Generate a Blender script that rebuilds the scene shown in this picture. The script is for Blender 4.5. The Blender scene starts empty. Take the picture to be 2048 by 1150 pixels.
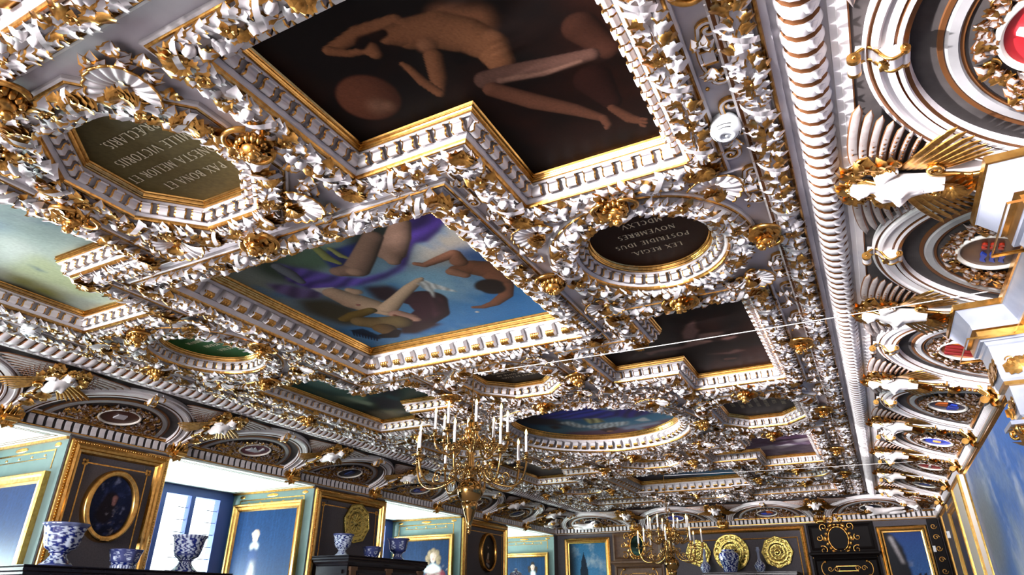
import bpy, math, random
import numpy as np
from mathutils import Vector, Matrix

# ------------------------------------------------------------------ camera, world, lights
S = 2.6            # metres from the camera up to the ceiling
EYE = 1.65
sc = bpy.context.scene
COL = sc.collection
def H(v): return v * S
def Z(v): return EYE + v * S

cam = bpy.data.cameras.new('camera'); cam_o = bpy.data.objects.new('camera', cam); COL.objects.link(cam_o)
cam.sensor_fit = 'HORIZONTAL'; cam.sensor_width = 36.0; cam.lens = 1297.4 / 2048 * 36.0
cam.clip_start = 0.05; cam.clip_end = 200
def cam_matrix(yaw, pitch, roll, loc):
    cy, sy, cp, sp, cr, sr = math.cos(yaw), math.sin(yaw), math.cos(pitch), math.sin(pitch), math.cos(roll), math.sin(roll)
    f = Vector((sy*cp, cy*cp, sp)); r = Vector((cy, -sy, 0)); u = r.cross(f)
    r2 = cr*r + sr*u; u2 = -sr*r + cr*u
    m = Matrix((r2, u2, -f)).transposed().to_4x4(); m.translation = loc
    return m
cam_o.matrix_world = cam_matrix(-0.48227, 0.45329, 0.00159, Vector((0, 0, EYE)))
sc.camera = cam_o

sc.view_settings.view_transform = 'Standard'
sc.view_settings.look = 'None'
sc.view_settings.exposure = 0.15
sc.view_settings.gamma = 1.0
sc.view_settings.use_curve_mapping = False
sc.cycles.max_bounces = 6
sc.cycles.diffuse_bounces = 1
sc.cycles.glossy_bounces = 2
sc.cycles.transparent_max_bounces = 6
sc.cycles.sample_clamp_indirect = 6.0

world = bpy.data.worlds.new('sky'); sc.world = world; world.use_nodes = True
wn = world.node_tree.nodes; wl = world.node_tree.links
bg = wn['Background']; bg.inputs[0].default_value = (0.80, 0.90, 1.0, 1); bg.inputs[1].default_value = 3.0

def area(name, loc, direction, sx, sy, energy, color):
    l = bpy.data.lights.new(name, 'AREA'); l.shape = 'RECTANGLE'; l.size = sx; l.size_y = sy
    l.energy = energy; l.color = color
    o = bpy.data.objects.new(name, l); COL.objects.link(o)
    o.location = loc; o.rotation_euler = Vector(direction).to_track_quat('-Z', 'Y').to_euler()
    return o
# daylight outside the three windows of the left wall and of the wall behind the camera
NICHES = [(0.67, 1.86), (2.415, 3.6), (4.41, 5.6), (6.51, 7.75)]
WINX, NTOP, ZC = -4.28, 0.757, 0.757
for a, b in NICHES:
    area('window_daylight', (H(WINX) - 1.9, H((a + b) / 2), Z(-0.10)), (1, 0, 0.42), H(0.9), H(0.8), 900, (0.82, 1.0, 0.95))
BACKY = -3.2
for xx in (-3.6, -2.75, -1.9):
    area('window_daylight', (H(xx), H(BACKY) - 0.35, Z(0.35)), (0.12, 1, 0.12), H(0.7), H(0.75), 1300, (1.0, 0.955, 0.97))
# sun glitter thrown up from the castle lake, through the far window on the left
sun = bpy.data.lights.new('lake_glitter', 'SUN'); sun.energy = 14.0; sun.angle = math.radians(1.5); sun.color = (1.0, 0.95, 1.0)
sun_o = bpy.data.objects.new('lake_glitter', sun); COL.objects.link(sun_o)
sun_o.rotation_euler = Vector((4.4, -0.1, 0.75)).to_track_quat('-Z', 'Y').to_euler()
sun_o.location = (H(-6), H(5), 0)
# added low sun through the back windows, raking the far ceiling brighter
low = bpy.data.lights.new('ceiling_fill_sun', 'SUN'); low.energy = 8.0; low.angle = math.radians(9); low.color = (1.0, 0.97, 1.0)
low_o = bpy.data.objects.new('ceiling_fill_sun', low); COL.objects.link(low_o); low_o.location = (H(-3), H(-6), 0)
low_o.rotation_euler = Vector((0.22, 1.0, 0.125)).to_track_quat('-Z', 'Y').to_euler()

# ------------------------------------------------------------------ helpers
def tag(o, label=None, cat=None, group=None, kind=None):
    if label: o['label'] = label
    if cat: o['category'] = cat
    if group: o['group'] = group
    if kind: o['kind'] = kind
    return o
def thing(name, loc, label, cat, group=None, rot=None):
    o = bpy.data.objects.new(name, None); COL.objects.link(o)
    o.empty_display_size = 0.1
    o.location = loc
    if rot is not None: o.rotation_euler = rot
    return tag(o, label, cat, group)
def at_mesh(name, me, parent=None, loc=(0, 0, 0), rot=None):
    o = bpy.data.objects.new(name, me); COL.objects.link(o)
    o.location = loc
    if rot is not None: o.rotation_euler = rot
    if parent: o.parent = parent
    return o
def dup(root, loc, rot=None, label=None, group=None, scale=None):
    r = root.copy(); COL.objects.link(r); r.location = loc
    if rot is not None: r.rotation_euler = rot
    if scale is not None: r.scale = scale
    if label: r['label'] = label
    if group: r['group'] = group
    for ch in list(root.children):
        c = ch.copy(); COL.objects.link(c); c.parent = r
        for g in list(ch.children):
            d = g.copy(); COL.objects.link(d); d.parent = c
    return r

class MB:
    """collects vertex / face blocks and writes them as one mesh"""
    def __init__(s): s.V = []; s.F = []; s.n = 0
    def add(s, V, F, mat=0, smooth=False):
        V = np.asarray(V, float).reshape(-1, 3)
        if isinstance(F, np.ndarray): s.F.append((F + s.n, mat, smooth))
        else:
            by = {}
            for f in F: by.setdefault(len(f), []).append(f)
            for k, fs in by.items(): s.F.append((np.asarray(fs, int) + s.n, mat, smooth))
        s.V.append(V); s.n += len(V)
        return s
    def merge(s, o, M=None, off=(0, 0, 0)):
        """copies another builder's content in, transformed"""
        for V in [np.concatenate(o.V)] if o.V else []:
            if M is not None: V = V @ np.asarray(M, float).T
            for F, m, sm in o.F: s.F.append((F + s.n, m, sm))
            s.V.append(V + np.asarray(off, float)); s.n += len(V)
        return s
    def mesh(s, name, mats, origin=(0, 0, 0)):
        me = bpy.data.meshes.new(name)
        V = (np.concatenate(s.V) if s.V else np.zeros((0, 3))) - np.asarray(origin, float)
        me.vertices.add(len(V)); me.vertices.foreach_set('co', V.ravel().astype(np.float32))
        loops, starts, mi, sm = [], [], [], []
        pos = 0
        for F, m, smo in s.F:
            k = F.shape[1]; loops.append(F.ravel()); starts.append(pos + np.arange(len(F)) * k); pos += F.size
            mi.append(np.broadcast_to(np.asarray(m), (len(F),))); sm.append(np.full(len(F), smo))
        if loops:
            L = np.concatenate(loops); st = np.concatenate(starts)
            me.loops.add(len(L)); me.loops.foreach_set('vertex_index', L.astype(np.int32))
            me.polygons.add(len(st)); me.polygons.foreach_set('loop_start', st.astype(np.int32))
            me.polygons.foreach_set('material_index', np.concatenate(mi).astype(np.int32))
            me.polygons.foreach_set('use_smooth', np.concatenate(sm).astype(bool))
        for m in (mats if isinstance(mats, (list, tuple)) else [mats]): me.materials.append(m)
        me.update(calc_edges=True); me.validate()
        return me
    def build(s, name, mats, parent=None, origin=(0, 0, 0), loc=None):
        return at_mesh(name, s.mesh(name, mats, origin), parent, loc if loc is not None else ((0, 0, 0) if parent else origin))

BOXF = np.array([[0, 1, 3, 2], [4, 6, 7, 5], [0, 4, 5, 1], [2, 3, 7, 6], [0, 2, 6, 4], [1, 5, 7, 3]])
def box(mb, x0, x1, y0, y1, z0, z1, mat=0):
    mb.add([(x, y, z) for x in (x0, x1) for y in (y0, y1) for z in (z0, z1)], BOXF, mat)
def gridF(n, m, closed_n=False, closed_m=False):
    """faces of an n x m vertex grid"""
    i = np.arange(n if closed_n else n - 1)[:, None]; j = np.arange(m if closed_m else m - 1)[None, :]
    a = i * m + j; b = ((i + 1) % n) * m + j; c = ((i + 1) % n) * m + (j + 1) % m; d = i * m + (j + 1) % m
    return np.stack([a, b, c, d], -1).reshape(-1, 4)
def lathe(mb, prof, n=24, mat=0, c=(0, 0, 0), smooth=True, cap=True, rfun=None):
    a = np.linspace(0, 2 * np.pi, n, endpoint=False)
    P = np.asarray(prof, float); k = len(P)
    R = P[:, 0][:, None] * np.ones(n)
    if rfun is not None: R = R * rfun(a)[None, :]
    V = np.stack([c[0] + R * np.cos(a), c[1] + R * np.sin(a), c[2] + P[:, 1][:, None] * np.ones(n)], -1)
    F = gridF(k, n, closed_m=True)[:, ::-1] if P[-1, 1] < P[0, 1] else gridF(k, n, closed_m=True)
    mb.add(V, F[:, ::-1], mat, smooth)
    return mb
def tube(mb, pts, r, n=8, mat=0, smooth=True, flat=None):
    """tube along a polyline; r scalar or one per point"""
    P = np.asarray(pts, float); k = len(P); r = np.broadcast_to(np.asarray(r, float), (k,))
    T = np.gradient(P, axis=0); T /= np.linalg.norm(T, axis=1, keepdims=True) + 1e-12
    up = np.array([0, 0, 1.0]) if abs(T[0][2]) < 0.9 else np.array([1.0, 0, 0])
    N = np.zeros_like(P); b = np.cross(T[0], up); b /= np.linalg.norm(b); N[0] = b
    for i in range(1, k):
        v = N[i-1] - T[i] * (N[i-1] @ T[i]); N[i] = v / (np.linalg.norm(v) + 1e-12)
    B = np.cross(T, N); a = np.linspace(0, 2 * np.pi, n, endpoint=False)
    V = P[:, None, :] + r[:, None, None] * (np.cos(a)[None, :, None] * N[:, None, :] + np.sin(a)[None, :, None] * B[:, None, :] * (flat or 1))
    mb.add(V, gridF(k, n, closed_m=True), mat, smooth)
    for idx in (0, k - 1):
        mb.add(V[idx], [list(range(n))[::(1 if idx else -1)]], mat, smooth)
    return mb
def ellipsoid(mb, c, r, n=12, m=8, mat=0, R=None, fun=None):
    t = np.linspace(0, np.pi, m); a = np.linspace(0, 2 * np.pi, n, endpoint=False)
    U = np.stack([np.sin(t)[:, None] * np.cos(a), np.sin(t)[:, None] * np.sin(a), np.cos(t)[:, None] * np.ones(n)], -1)
    if fun is not None: U = U * fun(t[:, None], a[None, :])[..., None]
    V = U * np.asarray(r, float)
    if R is not None: V = V @ np.asarray(R).T
    mb.add(V + np.asarray(c, float), gridF(m, n, closed_m=True), mat, True)
    return mb
def prism(mb, poly, frame, z0, z1, mat=0, side=None):
    """poly (u,v) extruded along w; frame = (origin, U, V, W)"""
    o, U, V, W = [np.asarray(q, float) for q in frame]
    p = np.asarray(poly, float); n = len(p)
    A = o + p[:, :1] * U + p[:, 1:] * V
    mb.add(np.concatenate([A + W * z0, A + W * z1]), [list(range(n, 2 * n))], mat)
    q = np.arange(n); r = (q + 1) % n
    mb.add(np.concatenate([A + W * z0, A + W * z1]), np.stack([q, r, r + n, q + n], -1), mat if side is None else side)

def rot2(a):
    c, s = math.cos(a), math.sin(a); return np.array([[c, -s], [s, c]])
def offset_poly(P, d):
    """mitred offset of a closed counter-clockwise outline; d > 0 moves inward"""
    P = np.asarray(P, float); A = np.roll(P, 1, 0); B = np.roll(P, -1, 0)
    e1 = P - A; e1 /= np.linalg.norm(e1, axis=1, keepdims=True); e2 = B - P; e2 /= np.linalg.norm(e2, axis=1, keepdims=True)
    n1 = np.stack([-e1[:, 1], e1[:, 0]], 1); n2 = np.stack([-e2[:, 1], e2[:, 0]], 1)
    k = 1 + (n1 * n2).sum(1, keepdims=True)
    return P + d * (n1 + n2) / k
def sweep(mb, outline, prof, z0=0.0, mats=0, smooth=False, flip=False):
    """closed sweep: prof = [(inward offset, z), ...]; mats one index or one per strip"""
    n = len(outline); k = len(prof)
    V = np.zeros((k, n, 3))
    for i, (d, z) in enumerate(prof):
        V[i, :, :2] = offset_poly(outline, d); V[i, :, 2] = z0 + z
    base = np.arange(n); nx = (base + 1) % n
    ms = [mats] * (k - 1) if isinstance(mats, int) else mats
    for m in sorted(set(ms)):
        F = np.concatenate([np.stack([i*n + base, i*n + nx, (i+1)*n + nx, (i+1)*n + base], -1) for i in range(k - 1) if ms[i] == m])
        mb.add(V, F[:, ::-1] if flip else F, m, smooth)
def strip(mb, pts, prof, axis_u, axis_w, mats=0, smooth=False):
    """open straight sweep along pts (k,3): prof (u,w) points"""
    P = np.asarray(pts, float); U = np.asarray(axis_u, float); W = np.asarray(axis_w, float)
    pr = np.asarray(prof, float); k = len(pr); n = len(P)
    V = P[None] + pr[:, 0][:, None, None] * U + pr[:, 1][:, None, None] * W
    ms = [mats] * (k - 1) if isinstance(mats, int) else mats
    base = np.arange(n - 1)
    for m in sorted(set(ms)):
        F = np.concatenate([np.stack([i*n + base, i*n + base + 1, (i+1)*n + base + 1, (i+1)*n + base], -1) for i in range(k - 1) if ms[i] == m])
        mb.add(V, F, m, smooth)
def ellipse(cx, cy, rx, ry, n=72):
    a = np.linspace(0, 2 * np.pi, n, endpoint=False); return np.stack([cx + rx * np.cos(a), cy + ry * np.sin(a)], 1)
def walk(P, closed=True, step=0.1, start=0.5):
    """points with tangents every step along an outline (whole number of steps per side if polygonal)"""
    P = np.asarray(P, float); Q = np.concatenate([P, P[:1]]) if closed else P
    d = np.diff(Q, axis=0); L = np.linalg.norm(d, axis=1)
    out = []
    if len(P) > 20:
        cum = np.concatenate([[0], np.cumsum(L)]); n = max(1, round(cum[-1] / step))
        for i in range(n):
            s = (i + start) / n * cum[-1]; j = min(np.searchsorted(cum, s, side='right') - 1, len(L) - 1)
            out.append((*(Q[j] + d[j] * (s - cum[j]) / L[j]), *(d[j] / L[j])))
    else:
        for j in range(len(L)):
            n = max(1, round(L[j] / step))
            for i in range(n): out.append((*(Q[j] + d[j] * (i + start) / n), *(d[j] / L[j])))
    return np.array(out)
def scatter(mb, tmpl, pos, X, Y, N, scale):
    """many copies of template blocks: tmpl = [(V, F, mat)], frames X, Y, N per copy"""
    pos, X, Y, N = [np.asarray(a, float).reshape(-1, 3) for a in (pos, X, Y, N)]
    sc_ = np.broadcast_to(np.asarray(scale, float), (len(pos),))[:, None, None]
    for V, F, m in tmpl:
        W = (V[None, :, 0:1] * X[:, None] + V[None, :, 1:2] * Y[:, None] + V[None, :, 2:3] * N[:, None]) * sc_ + pos[:, None]
        k = len(V); FF = (F[None] + (np.arange(len(pos)) * k)[:, None, None]).reshape(-1, F.shape[1])
        mb.add(W, FF, m, True)

# ------------------------------------------------------------------ materials
def mat(name, color, rough=0.6, metal=0.0, noise=None, bump=0.0, emit=None, spec=None, coat=0.0):
    """noise = (scale, second colour, amount): blotchy wear; bump in metres-ish"""
    m = bpy.data.materials.new(name); m.use_nodes = True; nt = m.node_tree; b = nt.nodes['Principled BSDF']
    b.inputs['Base Color'].default_value = (*color, 1); b.inputs['Roughness'].default_value = rough; b.inputs['Metallic'].default_value = metal
    if spec is not None: b.inputs['Specular IOR Level'].default_value = spec
    if coat: b.inputs['Coat Weight'].default_value = coat
    if noise or bump:
        tc = nt.nodes.new('ShaderNodeTexCoord'); nz = nt.nodes.new('ShaderNodeTexNoise')
        nz.inputs['Scale'].default_value = noise[0] if noise else 40; nz.inputs['Detail'].default_value = 5
        nt.links.new(tc.outputs['Object'], nz.inputs['Vector'])
        if noise:
            mx = nt.nodes.new('ShaderNodeMix'); mx.data_type = 'RGBA'; rp = nt.nodes.new('ShaderNodeMapRange')
            rp.inputs[1].default_value = 0.42; rp.inputs[2].default_value = 0.68; rp.inputs[4].default_value = noise[2]
            nt.links.new(nz.outputs[0], rp.inputs[0]); nt.links.new(rp.outputs[0], mx.inputs[0])
            mx.inputs[6].default_value = (*color, 1); mx.inputs[7].default_value = (*noise[1], 1)
            nt.links.new(mx.outputs[2], b.inputs['Base Color'])
        if bump:
            bp = nt.nodes.new('ShaderNodeBump'); bp.inputs['Strength'].default_value = bump; bp.inputs['Distance'].default_value = 0.02
            nt.links.new(nz.outputs[0], bp.inputs['Height']); nt.links.new(bp.outputs[0], b.inputs['Normal'])
    if emit:
        b.inputs['Emission Color'].default_value = (*emit[0], 1); b.inputs['Emission Strength'].default_value = emit[1]
    return m
def paint_mat(name, rough=0.45, coat=0.0):
    m = bpy.data.materials.new(name); m.use_nodes = True; nt = m.node_tree; b = nt.nodes['Principled BSDF']
    a = nt.nodes.new('ShaderNodeVertexColor'); a.layer_name = 'paint'
    nt.links.new(a.outputs['Color'], b.inputs['Base Color']); b.inputs['Roughness'].default_value = rough
    b.inputs['Specular IOR Level'].default_value = 0.12
    return m
PLASTER = mat('white_plaster', (0.84, 0.79, 0.79), 0.5, noise=(7, (0.72, 0.67, 0.70), 0.5))
FEATH = mat('stone_feather', (0.40, 0.345, 0.325), 0.6, noise=(14, (0.28, 0.22, 0.20), 0.7))
FIELD = mat('lilac_plaster', (0.68, 0.635, 0.675), 0.55, noise=(5, (0.57, 0.52, 0.56), 0.6))
GOLD = mat('gilding', (0.68, 0.36, 0.09), 0.28, 1.0, noise=(30, (0.30, 0.13, 0.03), 0.8))
GOLDF = mat('bright_gilding', (0.80, 0.46, 0.13), 0.26, 1.0, noise=(24, (0.48, 0.24, 0.05), 0.7))
GROOVE = mat('brown_gilt_line', (0.20, 0.075, 0.022), 0.42, 0.5)
DARKBAND = mat('dark_grey_band', (0.058, 0.050, 0.048), 0.75, noise=(12, (0.085, 0.075, 0.072), 0.5), spec=0.2)
COVEBG = mat('shaded_cove_ground', (0.065, 0.055, 0.053), 0.85, noise=(9, (0.035, 0.03, 0.03), 0.6), spec=0.1)  # deep shade of the cove is put into this dark colour
GREYB = mat('light_grey_band', (0.36, 0.35, 0.35), 0.6, noise=(9, (0.28, 0.27, 0.27), 0.5))
BRASS = mat('brass', (0.38, 0.22, 0.07), 0.13, 1.0)
DISHBRASS = mat('repousse_brass', (0.52, 0.40, 0.11), 0.14, 1.0, bump=0.35)
CANDLE = mat('candle_white', (0.85, 0.82, 0.80), 0.4)
FLAME = mat('flame_bulb', (1, 0.8, 0.4), 0.4, emit=((1.0, 0.62, 0.16), 7.0))
WHITEPL = mat('white_plastic', (0.85, 0.88, 0.90), 0.35)
BLACK = mat('black_metal', (0.02, 0.02, 0.022), 0.5)
DARKWOOD = mat('ebonised_wood', (0.008, 0.006, 0.010), 0.25, noise=(6, (0.016, 0.010, 0.010), 0.5), spec=0.3)
BROWNWOOD = mat('carved_oak', (0.13, 0.065, 0.030), 0.45, noise=(14, (0.06, 0.03, 0.015), 0.7))
BLACKWOOD = mat('black_oak', (0.006, 0.004, 0.004), 0.6, spec=0.15)
WALLGREY = mat('grey_panel_paint', (0.095, 0.085, 0.096), 0.65, noise=(50, (0.07, 0.063, 0.072), 0.7), spec=0.25)
NICHEG = mat('niche_green_paint', (0.13, 0.195, 0.185), 0.6, noise=(8, (0.10, 0.155, 0.155), 0.5))
NICHEW = mat('niche_pale_paint', (0.78, 0.88, 0.83), 0.6, noise=(4, (0.62, 0.76, 0.70), 0.4))
BLUEFRAME = mat('blue_window_paint', (0.025, 0.05, 0.20), 0.5)
CREAM = mat('cream_paint', (0.80, 0.74, 0.66), 0.5)
FLOORM = mat('pale_bounce_floor', (0.62, 0.58, 0.60), 0.5, noise=(3, (0.50, 0.46, 0.48), 0.6))  # unseen floor, made pale to bounce light up at the ceiling
MARBLE = mat('grey_blue_marble', (0.36, 0.385, 0.47), 0.35, noise=(4, (0.24, 0.26, 0.35), 0.7))
SKIN = mat('statue_white', (0.80, 0.76, 0.75), 0.4)
PAINT = paint_mat('oil_paint', 0.5)
VARNISH = paint_mat('varnished_oil_paint', 0.35)
GLAZED = paint_mat('glazed_faience', 0.15); GLAZED.node_tree.nodes['Principled BSDF'].inputs['Specular IOR Level'].default_value = 0.5
MIRROR = mat('dark_mirror', (0.05, 0.10, 0.09), 0.05, 0.9)
LETTER = mat('pale_gold_lettering', (0.80, 0.70, 0.48), 0.5)
def glass():
    m = bpy.data.materials.new('window_glass'); m.use_nodes = True; nt = m.node_tree; nt.nodes.clear()
    o = nt.nodes.new('ShaderNodeOutputMaterial'); t = nt.nodes.new('ShaderNodeBsdfTransparent'); g = nt.nodes.new('ShaderNodeBsdfGlossy')
    mx = nt.nodes.new('ShaderNodeMixShader'); mx.inputs[0].default_value = 0.06; g.inputs['Roughness'].default_value = 0.02
    nt.links.new(t.outputs[0], mx.inputs[1]); nt.links.new(g.outputs[0], mx.inputs[2]); nt.links.new(mx.outputs[0], o.inputs[0])
    return m
GLASS = glass()
RNG = np.random.default_rng(7)
# ------------------------------------------------------------------ ornament templates (X along, Y across, N out of the surface)
def leaf_tmpl(body, rim, n=8, wide=0.42, lobes=3.5, lift=0.30):
    t = np.linspace(0, 1, n); w = wide * np.sin(np.pi * np.clip(t * 0.96 + 0.02, 0, 1)) ** 0.7 * (1 + 0.28 * np.sin(2 * np.pi * lobes * t - 0.6)); w[0] = 0.07; w[-1] = 0.0
    y = np.array([-1, -0.62, 0, 0.62, 1.0]); V = np.zeros((n, 5, 3))
    V[..., 0] = t[:, None] + 0.06 * np.abs(y)[None] * w[:, None]; V[..., 1] = w[:, None] * y[None]
    V[..., 2] = lift * np.sin(np.pi * t ** 0.8)[:, None] - 0.16 * (t ** 3)[:, None] + 0.10 * np.abs(y)[None] * np.sin(np.pi * t)[:, None] + 0.02
    F = gridF(n, 5); col = np.tile(np.arange(4), n - 1)
    out = [(V.reshape(-1, 3), F[(col == 1) | (col == 2)], body)]
    out.append((V.reshape(-1, 3), F[(col == 0) | (col == 3)], rim))
    return out
def ball_tmpl(m, r=0.5, n=10, k=6, ribs=0):
    b = MB(); ellipsoid(b, (0, 0, r * 0.6), (r, r, r), n, k, 0, fun=(lambda t, a: 1 + 0.06 * np.cos(ribs * a) * np.ones_like(t)) if ribs else None)
    return [(np.concatenate(b.V), b.F[0][0], m)]
def ribbon_tmpl(m):
    a = np.linspace(-1.25, 1.25, 9); V = []
    for x in (-0.14, 0.14): V.append(np.stack([x + 0.45 * a / 1.25, 0.62 * np.sin(a), 0.44 * np.cos(a) - 0.02], 1))
    return [(np.concatenate(V), np.stack([np.arange(8), np.arange(1, 9), np.arange(10, 18), np.arange(9, 17)], 1), m)]
# material slots of every plaster ornament: 0 white, 1 gilt
ORN = [PLASTER, GOLD, GROOVE, FIELD]
LEAF_W = leaf_tmpl(0, 1); LEAF_P = leaf_tmpl(0, 0); LEAF_G = leaf_tmpl(1, 1)
FRUIT = ball_tmpl(0, 0.5, 12, 7, 6); BERRY = ball_tmpl(1, 0.5, 6, 4); RIBBON = ribbon_tmpl(0)

def frames(T, yaw, tilt, out=(0, 0, -1.0)):
    """leaf frames: tangent T (n,2) in the ceiling plane turned by yaw, lifted off the surface by tilt"""
    T = np.asarray(T, float); a = np.arctan2(T[:, 1], T[:, 0]) + yaw
    D = np.stack([np.cos(a), np.sin(a), np.zeros_like(a)], 1); N = np.broadcast_to(np.asarray(out, float), D.shape)
    X = D * np.cos(tilt)[:, None] + N * np.sin(tilt)[:, None]
    Nn = N * np.cos(tilt)[:, None] - D * np.sin(tilt)[:, None]
    return X, np.cross(Nn, X), Nn
def garland(mb, path, z, size=0.17, closed=True, seed=0, step=0.075):
    """fruit-and-leaf garland hanging under the ceiling along a path"""
    r = np.random.default_rng(seed)
    W = walk(path, closed, step); n = len(W); i = np.arange(n); k = i % 8
    P = np.column_stack([W[:, :2], np.full(n, z)]); T = W[:, 2:4]; Nrm = np.stack([-T[:, 1], T[:, 0]], 1)
    flip = np.where((i // 16) % 2 == 0, 0.0, 0.0)
    for side in (-1, 1):
        for lay in (0, 1):
            yaw = side * r.uniform(0.55, 1.15, n) + flip; tilt = r.uniform(0.0, 0.30, n)
            off = Nrm * (side * size * (0.08 + 0.10 * lay))[..., None] if False else Nrm * (side * size * (0.06 + 0.12 * lay))
            p = P + np.column_stack([off, -r.uniform(0.006, 0.022, n)]); p[:, :2] += T * r.uniform(-0.03, 0.03, n)[:, None]
            sc_ = size * r.uniform(0.48, 0.68, n)
            X, Y, N = frames(T, yaw, tilt)
            g = r.random(n)
            gold = (g < 0.22) | (np.abs(k - 4) <= 0) & (g < 0.55); pure = (~gold) & (g > 0.62)
            for sel, tm in ((gold, LEAF_G), (pure, LEAF_P), (~gold & ~pure, LEAF_W)):
                sel = sel & (k != 7) if lay else sel & (k != 0)
                if sel.any(): scatter(mb, tm, p[sel], X[sel], Y[sel], N[sel], sc_[sel])
    one = np.zeros(n)
    X, Y, N = frames(T, one, one)
    s = k == 0
    scatter(mb, FRUIT, (P + [0, 0, -0.020])[s], X[s], Y[s], N[s], size * 0.46)
    for a in np.linspace(0, 2 * np.pi, 5, endpoint=False):
        s = k == 4; m = int(s.sum())
        X2, Y2, N2 = frames(T[s], np.full(m, a), np.full(m, 0.35)); scatter(mb, LEAF_G, P[s] + [0, 0, -0.03], X2, Y2, N2, size * 0.36)
    scatter(mb, BERRY, (P + [0, 0, -0.045])[k == 4], X[k == 4], Y[k == 4], N[k == 4], size * 0.16)
    for sg in (1, -1):
        s = k == 7
        scatter(mb, RIBBON, (P + [0, 0, -0.022])[s], X[s] * sg, Y[s] * sg, N[s], size * 0.92)
def burst(mb, x, y, z, ang, size, n=7, spread=2.4, tmpl=None, tilt=0.35):
    a = np.linspace(-spread / 2, spread / 2, n)
    T = np.tile([math.cos(ang), math.sin(ang)], (n, 1))
    X, Y, N = frames(T, a, np.full(n, tilt) + 0.1 * np.cos(a))
    scatter(mb, tmpl or LEAF_G, np.tile([x, y, z], (n, 1)), X, Y, N, size * (0.75 + 0.25 * np.cos(a)))

# dentil templates: x along the edge, y inward, z up; unit = metres
def bracket(s, d, w, kind, t0=0.18, t1=0.60):
    L = math.hypot(s, d); e = np.array([s, d]) / L; nr = np.array([e[1], -e[0]])
    sc_ = L / 0.2
    pr = [(t0, 0.0), (t0, .040), (t0 + .1, .058), (t0 + .2, .044), (t0 + .3, .030), (t1 - .06, .036), (t1 - .06, .052), (t1, .052), (t1, 0.0)]
    if kind == 'leaf': pr = [(t0, 0.0), (t0, .045), (t0 + .14, .060), (t0 + .22, .050), (t0 + .24, .060), (t1 - .06, .060), (t1, .060), (t1, 0.0)]
    P = np.array([e * L * t + nr * h * sc_ for t, h in pr]); k = len(P); out = []
    V = np.concatenate([np.column_stack([np.full(k, -w / 2), P]), np.column_stack([np.full(k, w / 2), P])])
    q = np.arange(k - 1); F = np.stack([q, q + k, q + k + 1, q + 1], 1)
    if kind == 'leaf':
        out.append((V, F[:3], 1)); out.append((V, F[3:], 0))
        out.append((V, np.array([list(range(k))]), 0)); out.append((V, np.array([list(range(k, 2 * k))[::-1]]), 0))
        b = ball_tmpl(1, 0.5, 8, 5)[0]; c = e * L * (t0 + .11) + nr * .05 * sc_
        for dx in (-.3, 0, .3): out.append((b[0] * [w * .5, .035 * sc_, .05 * sc_] + [dx * w, c[0], c[1]], b[1], 1))
    else:
        out.append((V, F, 0))
        for sg, o in ((-1, 0), (1, k)):                       # gilt edge strips down both sides
            E = np.concatenate([np.column_stack([np.full(k, sg * w / 2), P]), np.column_stack([np.full(k, sg * (w / 2 + .012 * sc_)), P - nr * .004])])
            out.append((E, F[::sg], 1))
        out.append((V, np.array([list(range(k))]), 3)); out.append((V, np.array([list(range(k, 2 * k))[::-1]]), 3))
    return out

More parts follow.
